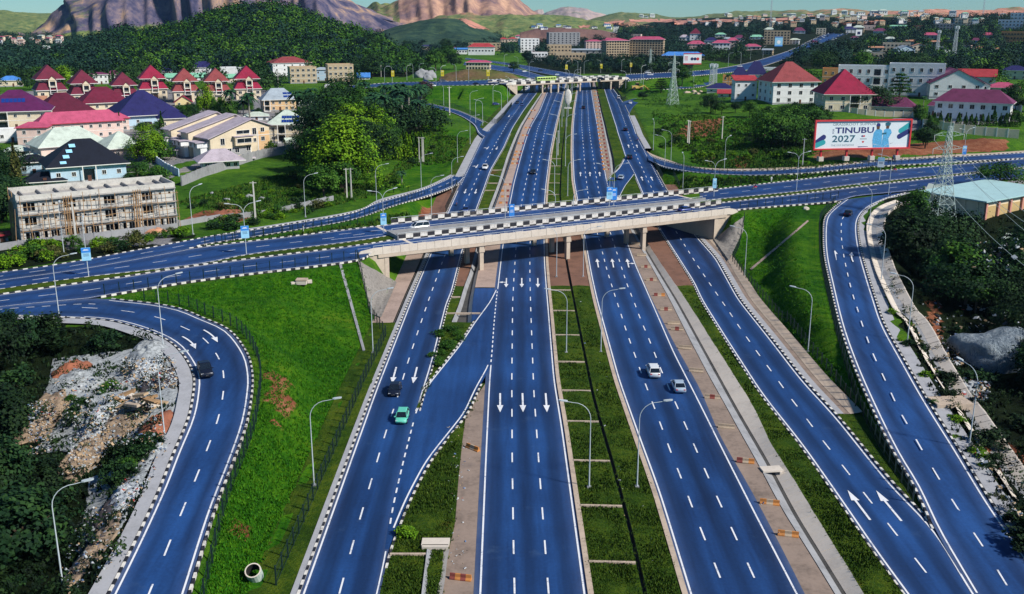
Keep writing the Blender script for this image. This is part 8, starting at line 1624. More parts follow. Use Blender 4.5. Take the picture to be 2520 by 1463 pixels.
# --- woods that read as one mass
def forest(name, polys, n, hm, leafs, label_seed, guard=True, lumps=11, per=10):
    r = np.random.default_rng(label_seed); C, S, T_n, CN_ = [],[],[],[]; Q = np.concatenate([rnd_in(p, int(n*1.25/len(polys)), r) for p in polys])
    for q, g in zip(Q, Gn(Q[:,0], Q[:,1])):
        g = Vector(g)
        h = r.uniform(*hm)
        if blocked(g) or in_house(g,2.0) or (guard and hides_house(q[0], q[1], h*F/depth(g))): continue
        R = h*r.uniform(0.42,0.62); u = r.uniform(0,2*PI, lumps); v = r.uniform(-0.2,1, lumps); s = np.sqrt(1-v*v); c = np.stack([np.cos(u)*s*R, np.sin(u)*s*R, h*0.55+v*h*0.42],1)+np.array(g)
        L = c.repeat(per,0)+r.normal(size=(lumps*per,3))*R*0.26; C.append(L); CN_.append(np.repeat(np.array(g)[None]+[0,0, h*0.5], len(L),0)); base_t = r.uniform(0,1)**1.5*0.7; T_n.append(np.clip(base_t+r.uniform(0, .3, lumps).repeat(per)+r.uniform(0, .25, lumps*per),0,1)); S.append(r.uniform(0.045,0.095, lumps*per)*h)
    C, S, T_n = np.concatenate(C), np.concatenate(S), np.concatenate(T_n); o = link(name, quads_mesh('woodland', C, S, LEAF[leafs], T_n,0.6, r, cen=np.concatenate(CN_))); o['kind'] = 'stuff'; o['label'] = {'hill_forest': 'green forest covering the dark hill on the left', 'woodland': 'dark woodland in the middle distance', 'undergrowth': 'low undergrowth on the rough ground'}.get(name, ''); return o
hillp = [(230,190),(300,112),(345,84),(424,82),(492,66),(520,52),(595,28),(684,18),(752,34),(827,68),(930,104),(1000,140),(1040,190)]
forest('hill_forest',[hillp],1500,(9,15), 'mid',31); forest('hill_forest',[hillp],700,(9,16), 'blue',32); forest('hill_forest',[[(520,120),(760,60),(800,120),(640,160)]],160,(6,10), 'bright',37)
forest('woodland',[[(-60,90),(330,100),(280,190),(-60,205)]],700,(10,16), 'blue',33); forest('woodland',[[(960,90),(1300,80),(1300,130),(1150,165),(1000,150)]],520,(9,15), 'blue',34)
forest('woodland',[[(1290,75),(1700,68),(2050,70),(2050,130),(1700,150),(1300,150)]],900,(9,14), 'blue',35); forest('woodland',[[(1990,60),(2560,40),(2560,190),(2250,180),(1950,160)]],1300,(9,14), 'blue',36); forest('woodland',[[(2040,80),(2560,60),(2560,190),(2200,180)]],500,(8,13), 'mid',38); forest('woodland',[[(-40,165),(900,165),(900,212),(640,235),(-40,228)]],330,(7,12), 'dark',39); forest('woodland',[[(1290,80),(2050,75),(1900,150),(1560,178),(1290,150)]],420,(6,11), 'dark',40); forest('woodland',[[(1600,200),(1850,188),(2040,195),(2020,230),(1800,240)],[(2030,195),(2560,190),(2560,270),(2300,230)]],110,(5,9), 'mid',44); forest('woodland',[[(1290,148),(1560,148),(1690,160),(1660,184),(1560,181),(1300,184)],[(900,275),(1050,235),(1095,325),(1000,335),(930,335)]],150,(5,8), 'dark',45); forest('woodland',[[(1292,152),(1560,152),(1700,160),(1680,183),(1560,178),(1380,176),(1300,166)]],260,(5,9), 'blue',47, False); forest('undergrowth',[[(1560,208),(1770,225),(1750,300),(1600,285)]],130,(1,3), 'mid',46, False,8,10)
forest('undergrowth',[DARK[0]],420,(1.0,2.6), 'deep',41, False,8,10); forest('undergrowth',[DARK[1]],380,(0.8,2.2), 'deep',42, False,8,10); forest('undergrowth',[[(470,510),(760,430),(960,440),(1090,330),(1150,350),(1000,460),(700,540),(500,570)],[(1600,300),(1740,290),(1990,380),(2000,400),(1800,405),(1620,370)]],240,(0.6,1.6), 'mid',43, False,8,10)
# ------------------------------------------------------------------ hills and mountains on the skyline
def mk_rock(name, stops, green, gz, streak=(0.02,0.02,0.003), warm=None):
    t = NT(name); v = t.pos(); a = t.noise(t.scaled(v, streak),1.0,7,0.68); b = t.noise(v,0.012,7,0.7); f = t.math('ADD', t.math('MULTIPLY', a,0.6), t.math('MULTIPLY', b,0.4)); c = t.ramp(f, stops)
    if warm: w = t.noise(v,0.006,4,0.6); c = t.mix(t.ramp(w,[(0.48,(0,0,0)),(0.60,(1,1,1))]), c, warm)
    g = t.attr('green').outputs['Fac']; n2 = t.noise(v,0.02,6,0.75); fm = t.math('MULTIPLY', t.math('SUBTRACT', t.math('ADD', g, t.math('MULTIPLY', t.math('SUBTRACT', n2,0.5),1.3)),0.42),4.0, True)
    gc = t.ramp(t.noise(v,0.05,6,0.7), green); c = t.mix(fm, c, gc); MATS[name] = t.fin(c,0.95,0, a,0.9,8.0,0.1); return MATS[name]
def ridge(name, prof, Y, zbase, front, back, mat, amp=10, seed=0, steep=2.0, green=None, nx=140, ny=34):
    """a hill: skyline points (px, py) seen at distance Y, with a foot FRONT metres nearer and a far slope"""
    P = np.array([tuple(PD(a, b, Y)) for a, b in prof]); X = np.linspace(P[0,0], P[-1,0], nx); Zr = np.interp(X, P[:,0], P[:,2]); Zr = smooth(Zr[:, None],1)[:,0]
    V, Gm = [],[]
    ts = np.linspace(-1,1, ny)
    for t in ts:
        e = 1-abs(t)**steep if t < 0 else 1-t**1.6
        for x, zr in zip(X, Zr):
            yy = Y + (t*front if t < 0 else t*back); xs = x*(yy/Y) if t < 0 else x
            nz = noise.fractal((xs*0.006, yy*0.006, seed),1.0,2.1,5)*amp*(min(1,(1-abs(t))*4)) ; n_ridge = noise.fractal((x*0.02,0.3, seed+5),1.0,2.1,4)*amp*0.12
            z = zbase + max(0.0, zr-zbase)*max(0, e) + (nz if abs(t) > 0.04 else n_ridge); V.append((xs, yy+(noise.noise((x*0.01, t*3, seed+3))*2+noise.noise((x*0.034, t*1.3, seed+9))*1.5)*amp*(abs(t) > 0.04), z)); Gm.append(0.0 if green is None else float(green(x, t, e)))
    ix = np.arange(nx*ny).reshape(ny, nx); q = np.stack([ix[:-1, :-1], ix[:-1,1:], ix[1:,1:], ix[1:, :-1]],-1).reshape(-1,4)
    return struct(name, np_mesh(name, V, q, None,[mat], None, {'green': ('FLOAT', Gm)}, True))
GR = [(0.35,(0.045,0.085,0.030)),(0.5,(0.12,0.17,0.05)),(0.68,(0.27,0.28,0.09))]
ROCK1 = mk_rock('granite',[(0.40,(0.025,0.03,0.075)),(0.46,(0.075,0.07,0.125)),(0.52,(0.17,0.135,0.165)),(0.56,(0.33,0.225,0.17)),(0.62,(0.56,0.35,0.20))], GR,0,(0.012,0.012,0.0016))
ROCK2 = mk_rock('granite_warm',[(0.40,(0.12,0.085,0.11)),(0.5,(0.30,0.18,0.15)),(0.60,(0.52,0.32,0.22))], GR,0,(0.014,0.014,0.003))
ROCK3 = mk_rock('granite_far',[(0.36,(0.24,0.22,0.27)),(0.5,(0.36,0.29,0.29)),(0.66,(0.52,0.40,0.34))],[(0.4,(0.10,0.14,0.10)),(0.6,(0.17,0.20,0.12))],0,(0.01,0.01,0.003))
HILLG = mk_rock('hill_green',[(0.42,(0.30,0.15,0.11)),(0.58,(0.50,0.25,0.18))],[(0.35,(0.06,0.11,0.05)),(0.5,(0.14,0.19,0.07)),(0.68,(0.28,0.28,0.11))],0)
HILLR = mk_rock('hill_red_soil',[(0.36,(0.34,0.14,0.10)),(0.5,(0.52,0.24,0.17)),(0.66,(0.62,0.38,0.28))],[(0.35,(0.06,0.11,0.055)),(0.5,(0.13,0.17,0.075)),(0.68,(0.24,0.24,0.11))],0)
# distances are real; outlines continue above the frame
ridge('hill',[(-900,60),(-500,35),(-250,38),(-60,26),(0,29),(40,31),(85,34),(130,38),(200,70),(280,90)],3300,10,700,700, HILLG,14,1.2,1.6, lambda x, t, e: 0.9)
ridge('granite_mountain',[(60,120),(118,50),(127,38),(150,18),(175,3),(240,-30),(330,-85),(430,-130),(540,-150),(640,-138),(740,-85),(826,-2),(861,14),(885,30),(930,47),(988,58),(1040,90)],2650,8,420,900, ROCK1,26,4.4,3.4, lambda x, t, e: (0.9 if t < -0.93 else 0.12) + (0.3 if x < -1080 else 0),220,54)
ridge('granite_mountain',[(850,60),(895,29),(915,18),(930,14),(946,21),(974,10),(1005,2),(1060,-22),(1130,-40),(1210,-30),(1265,-6),(1281,6),(1305,30),(1316,36),(1360,60),(1420,90)],3300,8,600,900, ROCK2,26,9.1,2.4, lambda x, t, e: (0.75 if t < -0.91 else 0.2) + (0.4 if x < -360 else 0),160,46)
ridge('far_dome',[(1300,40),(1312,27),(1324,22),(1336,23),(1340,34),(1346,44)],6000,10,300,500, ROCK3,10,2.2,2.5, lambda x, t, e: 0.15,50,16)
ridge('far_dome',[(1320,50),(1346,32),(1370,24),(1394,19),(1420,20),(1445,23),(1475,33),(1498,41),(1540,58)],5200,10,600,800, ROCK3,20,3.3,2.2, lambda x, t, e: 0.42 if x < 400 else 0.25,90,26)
ridge('hill',[(930,90),(1010,62),(1080,45),(1150,42),(1205,46),(1290,40),(1340,38),(1372,39),(1410,47),(1450,56),(1510,70)],2500,10,500,500, HILLG,18,5.5,1.7, lambda x, t, e: 0.80 + 0.2*math.sin(x*0.01),130,30)
ridge('dark_hill',[(880,110),(950,72),(1000,58),(1060,48),(1100,46),(1140,55),(1180,72),(1230,90)],1900,8,350,350, mk_rock('hill_dark',[(0.4,(0.05,0.06,0.05)),(0.6,(0.10,0.09,0.07))],[(0.35,(0.012,0.035,0.030)),(0.5,(0.030,0.065,0.045)),(0.68,(0.06,0.10,0.05))],0),10,6.1,1.7, lambda x, t, e: 1.0,90,24)
ridge('hill',[(1380,90),(1440,58),(1480,48),(1512,40),(1540,37),(1553,36),(1590,41),(1635,43),(1660,45),(1720,42),(1770,36),(1820,33),(1870,30),(1930,28),(1975,28),(2000,33),(2090,32),(2150,27),(2250,26),(2400,26),(2520,25),(2800,28),(3300,60)],3700,12,900,700, HILLR,16,7.7,1.6, lambda x, t, e: 0.62 + 0.25*math.sin(x*0.0031+t*2),240,40)
ridge('hill',[(1500,80),(1560,68),(1640,64),(1700,60),(1760,62),(1850,62),(1950,58),(2050,60),(2150,54),(2300,50),(2600,46),(3000,60)],2700,12,500,500, HILLR,10,8.9,1.6, lambda x, t, e: 0.42 + 0.35*math.sin(x*0.006+1),160,24)
ridge('brown_mound',[(1080,192),(1100,180),(1140,172),(1180,171),(1220,175),(1262,182),(1285,196)],780,8.5,34,40, mk_rock('mound_soil',[(0.4,(0.10,0.06,0.035)),(0.6,(0.22,0.14,0.08))],[(0.35,(0.03,0.05,0.012)),(0.6,(0.11,0.12,0.035))],0),1.2,2.9,1.6, lambda x, t, e: 0.55,60,16)
ridge('brown_brow',[(1280,80),(1320,70),(1370,67),(1430,68),(1480,72),(1520,84)],1950,14,50,120, mk_rock('brown_field',[(0.4,(0.12,0.07,0.07)),(0.6,(0.22,0.13,0.11))], GR,0),3,3.9,1.6, lambda x, t, e: 0.2,60,16)
# bare red earth on the slopes
def hill_patch(pts, n, mat, name):
    bpy.context.view_layer.update(); dg = bpy.context.evaluated_depsgraph_get(); P = [np.array(p, float) for p in pts]; V = []
    for j in range(n+1):
        for i in range(n+1):
            u, v = i/n, j/n; q = (P[0]*(1-u)+P[1]*u)*(1-v)+(P[3]*(1-u)+P[2]*u)*v + rng.uniform(-1.2,1.2,2)*(min(u, v,1-u,1-v) < 0.01); x, y, d = ray(*q); w = Vector((x, y, d)).normalized(); ok, l, nn, fi, ob, mt = SC.ray_cast(dg, Vector((0,0, CAMH))+w*1500, w)
            if not ok: return
            V.append(tuple(l-w*4))
    ix = np.arange((n+1)**2).reshape(n+1, n+1); q = np.stack([ix[:-1, :-1], ix[1:, :-1], ix[1:,1:], ix[:-1,1:]],-1).reshape(-1,4); struct(name, np_mesh(name, V, q, None,[mat]))
BARE = M('bare_earth',(0.50,0.22,0.16,1),0.95,0.3,0.01, obj=False)
for p in ([(1128,47),(1146,46),(1206,73),(1165,70)],[(1487,55),(1538,51),(1531,63),(1490,60)],[(1548,48),(1661,47),(1664,55),(1552,54)],[(1659,51),(1710,48),(1713,60),(1659,62)],[(2069,56),(2175,51),(2171,59),(2079,61)],[(1424,64),(1452,62),(1450,68),(1426,69)],[(1720,52),(1800,47),(1830,53),(1730,58)],[(1880,46),(1960,43),(1950,50),(1890,52)]): hill_patch(p,10, BARE, 'bare_earth')
# scattered houses on the far slopes
dg_ = bpy.context.evaluated_depsgraph_get(); bpy.context.view_layer.update(); dg_ = bpy.context.evaluated_depsgraph_get()
def far_house(px, py, w, h, roofc, wallc, lab, grp):
    x, y, d = ray(px, py); v = Vector((x, y, d)).normalized(); ok, loc_, nn, fi, ob, mt = SC.ray_cast(dg_, Vector((0,0, CAMH))+v*1250, v)
    if not ok: return
    dd = depth(loc_); W2, H2 = w*dd/F, h*dd/F; m = MB(); m.box((0,0, H2/2-2),(W2, W2*0.6, H2+4), wallc); m.loft([[(-W2*0.55,-W2*0.36, H2),(W2*0.55,-W2*0.36, H2),(W2*0.55, W2*0.36, H2),(-W2*0.55, W2*0.36, H2)],[(-W2*0.3,-0.2, H2*1.3),(W2*0.3,-0.2, H2*1.3),(W2*0.3,0.2, H2*1.3),(-W2*0.3,0.2, H2*1.3)]], roofc)
    for k in range(3): m.box((W2*(k-1)*0.28,-W2*0.3-0.05, H2*0.5),(W2*0.12,0.2, H2*0.35), GLASS)
    o = m.build('hillside_house'); o.location = loc_; o.rotation_euler = (0,0, random.uniform(-0.4,0.4)); tag(o, lab, 'house', grp)
random.seed(77)
for k in range(16): far_house(random.uniform(0,62) if k < 8 else random.uniform(75,165), random.uniform(94,106), random.uniform(9,17), random.uniform(4,7), random.choice((RTAN, RPALE, RPINK)), random.choice((WPINK, WWHITE, WCREAM)), 'pinkish house at the foot of the far left hill', 'houses at the foot of the left hill')
for px, py in ((112,119),(118,120),(152,119),(195,118),(204,117)): far_house(px, py,12,5, RPALE, WWHITE, 'white house among the dark trees at far left', 'white houses among the dark trees')
for k in range(70): far_house(random.gauss(2000,120), random.uniform(38,62), random.uniform(7,15), random.uniform(3.5,7), random.choice((RTAN, RPALE, RGREY)), random.choice((WPINK, WWHITE, WCREAM, WTAN)), 'pale house on the distant red hillside town', 'houses of the distant hillside town')
for k in range(20): far_house(random.uniform(1690,1850), random.uniform(44,64), random.uniform(7,13), random.uniform(3,5), random.choice((RTAN, RPALE)), random.choice((WPINK, WWHITE)), 'small pale house on the red soil slope', 'houses on the red soil slope')
for x, w, h in ((1578,10,6),(1605,12,7),(1585,20,3),(2052,12,9),(2078,14,8),(2096,10,6),(2152,22,8),(2172,20,9),(2118,18,5)): far_house(x,43 if x < 1700 else 36, w, h, RPALE, WWHITE, 'white block on the crest of the far right hills', 'white blocks on the crest')
for k in range(14): far_house(random.uniform(1310,1530), random.uniform(64,72), random.uniform(10,18),4, random.choice((RNAVY, RBLUE, RGREY)), WWHITE, 'house with dark roof on the brow beyond the tower', 'dark roofed houses on the brow')
for k in range(26): far_house(random.uniform(2200,2510), random.uniform(34,56), random.uniform(8,18), random.uniform(4,7), random.choice((RPALE, RGREY, RGREEN)), random.choice((WWHITE, WCREAM)), 'pale house in the trees near the right skyline', 'houses near the right skyline')
# ------------------------------------------------------------------ rubble dump, boulders, odds and ends
random.seed(9)
RUB_W = M('rubble_white',(0.44,0.48,0.52,1),0.95,0.95,2.2, obj=False, bump=0.9); RUB_G = M('rubble_grey',(0.32,0.35,0.37,1),0.95,0.95,2.0, obj=False, bump=0.9); RUB_B = M('rubble_brown',(0.27,0.20,0.14,1),0.95,0.85,1.4, obj=False, bump=0.8); RUB_R = M('rubble_red',(0.28,0.10,0.055,1),0.95,0.35,0.5, obj=False, bump=0.6); RUB_D = M('rubble_dark',(0.045,0.04,0.05,1),0.95,0.6,1.2, obj=False, bump=0.8)
TRASH = [M('trash_'+n,(*c,1),0.6,0.3,3) for n, c in (('white',(0.42,0.45,0.48)),('blue',(0.10,0.16,0.30)),('dark',(0.02,0.02,0.03)),('tan',(0.42,0.30,0.18)),('pale',(0.30,0.34,0.37)),('red',(0.40,0.06,0.05)))]
def heap(px, py, rx, ry, h, mat, label, rot=0.0, n=26):
    c = G(px, py); d = depth(c); RX, RY = rx*d/F, ry; V = []; m = 14; V.append((0,0, h))
    for j in range(1, m+1):
        for i in range(n):
            a = 2*PI*i/n; q = j/m; e = 1+0.30*noise.noise((math.cos(a)*1.6+px, math.sin(a)*1.6+py,0.5)); x, y = math.cos(a)*RX*q*e, math.sin(a)*RY*q*e; xr, yr = x*math.cos(rot)-y*math.sin(rot), x*math.sin(rot)+y*math.cos(rot)
            gz = HS(c.x+xr, c.y+yr)-c.z; z = gz+0.75*h*(1-q**1.5)+0.55*noise.noise((xr*0.7+px, yr*0.7,2.0))*(1-q*0.6)+0.40*noise.noise((xr*1.7, yr*2.1+py,7.0)) - (0.5 if j == m else 0.0); V.append((xr, yr, z))
    T_ = [(0,1+i,1+(i+1) % n) for i in range(n)]; Q = [(1+(j-1)*n+i,1+j*n+i,1+j*n+(i+1) % n,1+(j-1)*n+(i+1) % n) for j in range(1, m) for i in range(n)]
    o = link('rubble_heap', np_mesh('rubble_heap', V, Q, T_,[mat])); o.location = c; tag(o, label, 'rubble heap'); return o
for a in ((365,868,60,6,1.3, RUB_G, 'flat grey gravel apron at the top of the dump'),(175,912,45,4,1.8, RUB_R, 'dark red earth heap at the upper left of the dump'),(190,945,75,6,2.0, RUB_G, 'long grey gravel ridge across the dump'),(355,915,55,5,1.5, RUB_W, 'white chalky rubble heap below the gravel apron'),(395,940,55,4,1.0, RUB_D, 'blackened heap next to the pavement'),(245,1035,45,7,1.9, RUB_W, 'long pale rubble ridge in the middle of the dump'),(310,1035,60,6,1.7, RUB_B, 'brown earth heap behind the broken slabs'),(375,1060,45,5,1.9, RUB_R, 'orange brown sand heap near the pavement'),(115,1020,55,8,1.5, RUB_B, 'brown heap at the left of the dump'),(200,1130,50,7,1.2, RUB_B, 'brown lower slope of the dump with litter'),(300,1225,55,5,1.0, RUB_W, 'pale litter bank beside the lower pavement'),(230,1350,55,7,1.0, RUB_B, 'brown litter bank in the bottom left corner'),(255,1270,40,5,0.9, RUB_D, 'dark litter bank above the corner'),(390,1110,30,3,0.7, RUB_G, 'small grey litter heap touching the pavement')): heap(*a)
draped('rubble_ground',[(130,885),(430,850),(445,1085),(90,1120)], RUB_G,30,30,0.15,0.12); draped('rubble_ground',[(220,1180),(395,1095),(300,1300),(180,1440)], RUB_G,24,24,0.13,0.10)
dg2 = bpy.context.evaluated_depsgraph_get(); bpy.context.view_layer.update(); dg2 = bpy.context.evaluated_depsgraph_get()
def drop(px, py):
    x, y, d = ray(px, py); ok, l, n, i, o, m = SC.ray_cast(dg2, Vector((0,0, CAMH))+Vector((x, y, d)).normalized()*40, Vector((x, y, d))); return l if ok else None
def litter(name, label, polys, n, size, weights, seed=3):
    r = random.Random(seed); mb = MB(); P = [np.array(p) for p in polys]; k = t = 0
    while k < n and t < n*6:
        t += 1; p = r.choice(P); lo, hi = p.min(0), p.max(0); q = (r.uniform(lo[0], hi[0]), r.uniform(lo[1], hi[1]))
        if not inpoly(np.array([q[0]]), np.array([q[1]]), p)[0]: continue
        l = drop(*q)
        if l is None: continue
        s = r.uniform(*size); m = Matrix.Rotation(r.uniform(-0.8,0.8),4, 'X') @ Matrix.Rotation(r.uniform(-0.8,0.8),4, 'Y'); mb.box((l.x, l.y, l.z+s*0.12),(s, s*r.uniform(0.3,1), s*r.uniform(0.1,0.45)), r.choices(TRASH, weights)[0], r.uniform(0,3), m); k += 1
    o = mb.build(name); o['kind'] = 'stuff'; o['label'] = label; return o
litter('litter', 'scattered pale stones and plastic litter over the rubble dump',[[(300,880),(430,880),(445,960),(300,950)],[(190,1010),(300,1000),(250,1150),(150,1170)],[(120,930),(330,930),(420,1090),(200,1100)]],1900,(0.06,0.40),(3.5,0.4,1.5,5,6,0.1))
litter('litter', 'litter and rags spread along the lower pavement of the dump',[[(290,1190),(400,1090),(420,1090),(330,1260)],[(200,1260),(330,1210),(280,1400),(170,1463),(150,1400)],[(70,990),(140,980),(130,1110),(70,1120)]],1100,(0.05,0.34),(3,1.2,3,3,3,0.3),4)
litter('litter', 'broken stones and rubbish beside the right hand drain',[[(2180,700),(2215,690),(2330,950),(2310,960)],[(2290,820),(2350,840),(2400,900),(2340,900)],[(2360,1060),(2420,1120),(2520,1270),(2490,1260)],[(2370,930),(2440,940),(2430,985),(2360,985)]],500,(0.15,0.6),(5,0.8,2,4,2,0.5),5)
litter('litter', 'stones and rubbish on the dark ground in the trees at right',[[(2250,740),(2500,760),(2520,820),(2300,830)],[(2380,600),(2520,580),(2520,660),(2400,670)]],120,(0.2,0.9),(6,0.5,2,2,3,0.3),6)
litter('litter', 'small scraps scattered on the shoulders and lawns',[[(1740,1000),(1900,1290),(1960,1380),(1850,1180)],[(1100,1050),(1160,1030),(1150,1400),(1110,1400)],[(1400,700),(1560,1400),(1640,1400),(1440,720)]],90,(0.1,0.3),(5,1,1,2,2,0.2),7)
# broken slabs and planks, each one liftable
for k in range(26):
    l = drop(random.uniform(300,400), random.uniform(968,1012))
    if l is None: continue
    L = random.uniform(1.2,3.2); m = Matrix.Rotation(random.uniform(-0.35,0.35),4, 'Y'); o = MB().box((0,0,0.2),(L, random.uniform(0.5,1.1), random.uniform(0.15,0.35)), random.choice((TRASH[3], KCREAM, CONCL, WOOD, CONCG)),0, m).build('broken_slab'); o.location = l; o.rotation_euler = (0,0, random.uniform(-0.9,0.5)); tag(o, 'broken slab or plank on the pile in the middle of the dump', 'slab', 'broken slabs on the dump')
def boulder(c, s, mat, label, name='boulder', seed=0, sc=(1,1,0.7)):
    n, m = 30,18; V = []
    for j in range(m+1):
        for i in range(n):
            th, ph = PI*j/m,2*PI*i/n; d = Vector((math.sin(th)*math.cos(ph), math.sin(th)*math.sin(ph), math.cos(th))); r = s*(1+0.35*noise.noise(d*1.3+Vector((seed,0,0)))+0.20*abs(noise.noise(d*2.4+Vector((0, seed,0))))-0.12*abs(noise.noise(d*5.2+Vector((seed,0,2))))); V.append((d.x*r*sc[0], d.y*r*sc[1], d.z*r*sc[2]))
    Q = [(j*n+i,(j+1)*n+i,(j+1)*n+(i+1) % n, j*n+(i+1) % n) for j in range(m) for i in range(n)]; o = link(name, np_mesh(name, V, Q, None,[mat])); o.location = c; tag(o, label, 'boulder'); return o
GRN_ = mk_rock('boulder_granite',[(0.36,(0.16,0.21,0.28)),(0.5,(0.33,0.41,0.49)),(0.66,(0.56,0.62,0.66))], GR,0,(0.6,0.6,0.3), None)
p = G(2470,880); boulder(p+Vector((0,0,0.6)),6.4, GRN_, 'huge bluish grey boulder in the trees at the right edge', 'boulder',3.1,(1.25,0.9,0.62))
for k,(px, s) in enumerate(((T2(530,560),7),(T2(575,560),6),(T2(560,575),4))): boulder(G(*px), s, CONCG,('pale rock outcrop left of the brown mound', 'second pale outcrop left of the brown mound', 'low pale rock before the outcrops')[k], 'boulder', k*3.0,(1, .8, .9))
for k in range(9): p = G(*T2(2440+random.uniform(-20,90),670+random.uniform(-10,12))); boulder(p, random.uniform(0.8,1.9), KCREAM, 'boulder of the heap on the right slope', 'boulder', k*1.7)['group'] = 'boulders on the right slope'
for k, px in enumerate([M1(1800,520), M1(1630,545), M1(1885,535), M1(1525,495), M1(2350,560)]): boulder(G(*px), random.uniform(0.7,1.4), CONCG, 'grey rock in the wild grass behind the left ramp', 'boulder', k*2.3)['group'] = 'rocks behind the left ramp'
# concrete drain along the right ramp
CHN = [M3(1640,560), M3(1540,590), M3(1470,650), M3(1440,740), M3(1450,830), M3(1480,960), M3(1520,1080), M3(1570,1180), M3(1620,1290), M3(1680,1400), B3(1180,90), B3(1240,200), B3(1300,320), B3(1370,440), B3(1440,540), B3(1520,660), B3(1600,780), B3(1680,900), B3(1760,1020)]
cl = smooth(hgt(resample([tuple(G(*p)) for p in CHN], step=2.2)),4); ch = struct('concrete_drain', None)
T_ = np.gradient(cl, axis=0); T_[:,2] = 0; T_ /= np.linalg.norm(T_, axis=1)[:, None]; Nn = np.stack([T_[:,1],-T_[:,0],0*T_[:,0]],1)
if Nn[3,0] < 0: Nn = -Nn
prof = [(-1.9,0.45),(-1.7,0.45),(-0.7,0.12),(0.4,0.12),(0.41,0.13),(2.0,0.75),(2.2,0.75),(2.25,-0.6)]
for k in range(len(cl)-1):
    mb = MB(); a, b = cl[k], cl[k]+(cl[k+1]-cl[k])*0.97; j = random.uniform(-0.05,0.05)
    for (u0, h0),(u1, h1) in zip(prof, prof[1:]):
        hb = max(Hxy(a[0]+Nn[k][0]*u0, a[1]+Nn[k][1]*u0)-a[2],0) if abs(u0) > 1 else 0; hb1 = max(Hxy(a[0]+Nn[k][0]*u1, a[1]+Nn[k][1]*u1)-a[2],0) if abs(u1) > 1 else 0
        mb.poly([tuple(a+Nn[k]*u0+[0,0, h0+hb+j]), tuple(b+Nn[k+1]*u0+[0,0, h0+hb+j]), tuple(b+Nn[k+1]*u1+[0,0, h1+hb1+j]), tuple(a+Nn[k]*u1+[0,0, h1+hb1+j])], CONCL if u0 > 0.405 or u0 < -0.75 else CONCG)
    mb.build('drain_slab', ch)
p = G(*B3(1370,520)); mb = MB().box((0,0,0.55),(5.4,3.4,0.25), KCREAM,0.1).box((0,-1.6,0.2),(5.4,0.3,0.9), KCREAM,0.1); tag(mb.build('slab_bridge'), 'pinkish concrete slab crossing the right hand drain', 'slab bridge').location = p
for k, px in enumerate([B3(1440,460), B3(1460,470), B3(1480,470), B3(1500,470), B3(1470,450), B3(1530,475), B3(1520,455), B3(1490,452), B3(1445,480)]):
    p = G(*px); m = MB().cyl((0,0,0),(0,0, random.uniform(0.8,1.5)),0.45,0.38, TRASH[0],10); m.cyl((0,0,0.3),(0,0,0.4),0.47,0.47, TRASH[4],10); o = m.build('plastic_drum'); o.location = p; tag(o, 'white plastic drum standing with others beside the drain', 'drum', 'white drums beside the drain')
# things on the lawns
p = G(*B1(1270,1385)); r = thing('concrete_pipe', 'short grey green concrete pipe ring lying on the dark grass near the bottom edge', 'pipe', tuple(p),0.4)
m = MB(); ring = lambda rr, z: [(rr*math.cos(t)*1.0, z*0.96+rr*math.sin(t)*0.18, rr*math.sin(t)*0.5+0.6+z*0.25) for t in np.linspace(0,2*PI,16, False)]
m.loft([[(0.85*math.cos(t),0.85*math.sin(t), z) for t in np.linspace(0,2*PI,18, False)] for z in (0,0.15,1.35)], M('pipe_concrete',(0.42,0.50,0.46,1),0.9,0.3,1), cap=False); m.loft([[(0.72*math.cos(t),0.72*math.sin(t), z) for t in np.linspace(0,-2*PI,18, False)] for z in (0.1,1.35)], VOID, cap=False); m.loft([[(q*math.cos(t), q*math.sin(t),1.35) for t in np.linspace(0,2*PI,18, False)] for q in (0.72,0.85)], CONCL, cap=False); o = m.build('ring', r); o.rotation_euler = (0.5,-0.25,0); o.location = (0,0,0.25)
p = G(*M1(2175,1145)); o = MB().box((0,0,0.35),(2.0,1.6,0.7), CONCL).box((0,0,0.9),(2.2,1.7,0.25), KCREAM).box((-1.5,-0.5,0.3),(1.3,0.7,0.5), CONCL,0.5).box((1.4,0.7,0.3),(0.9,0.7,0.6), CONCL,0.3).build('manhole_block'); o.location = p; tag(o, 'pale concrete manhole block on the green lawn left of the bridge', 'concrete block')
p = G(*M3(950,608)); o = boulder(p+Vector((0,0,0.1)),0.8, CONCL, 'small pale stone on the lawn right of the bridge', 'boulder',4.0)
draped('footpath',[M3(545,1040), M3(960,690), M3(972,696), M3(560,1048)], SHOULP,24,2,0.12,0.02)
p = G(*M1(1120,760)); heap(M1(1120,760)[0], M1(1120,760)[1]+4,30,3,1.6, RTAN, 'tan sand heap beside the unfinished building'); heap(M1(1650,660)[0], M1(1650,660)[1]-8,45,5,1.1, RUB_R, 'reddish soil mound on the grass lot behind the ramp')
for k in range(3): p = G(*[M3(2085,1215), M3(2130,1220), M3(2150,1245)][k]); o = MB().box((0,0,0.4),(3.2-k*0.8,1.6,0.8-k*0.2), TRASH[0],0.2).box((0.2,0.3,0.85-k*.2),(2.4-k*.8,1.2,0.1), TRASH[4],0.2).build('water_tank_shell'); o.location = p; tag(o,('large white plastic tank lying in the dark ground at right', 'white slab leaning by the plastic tank', 'smaller white piece right of the plastic tank')[k], 'tank')
p = G(*M3(1820,1015)); o = MB().box((0,0,1.0),(2.6,1.4,2.0), TRASH[4],0.3).box((0,0,2.1),(2.9,1.7,0.15), TRASH[0],0.3).build('kiosk'); o.location = p; tag(o, 'small pale green kiosk among the dark trees at right', 'kiosk')
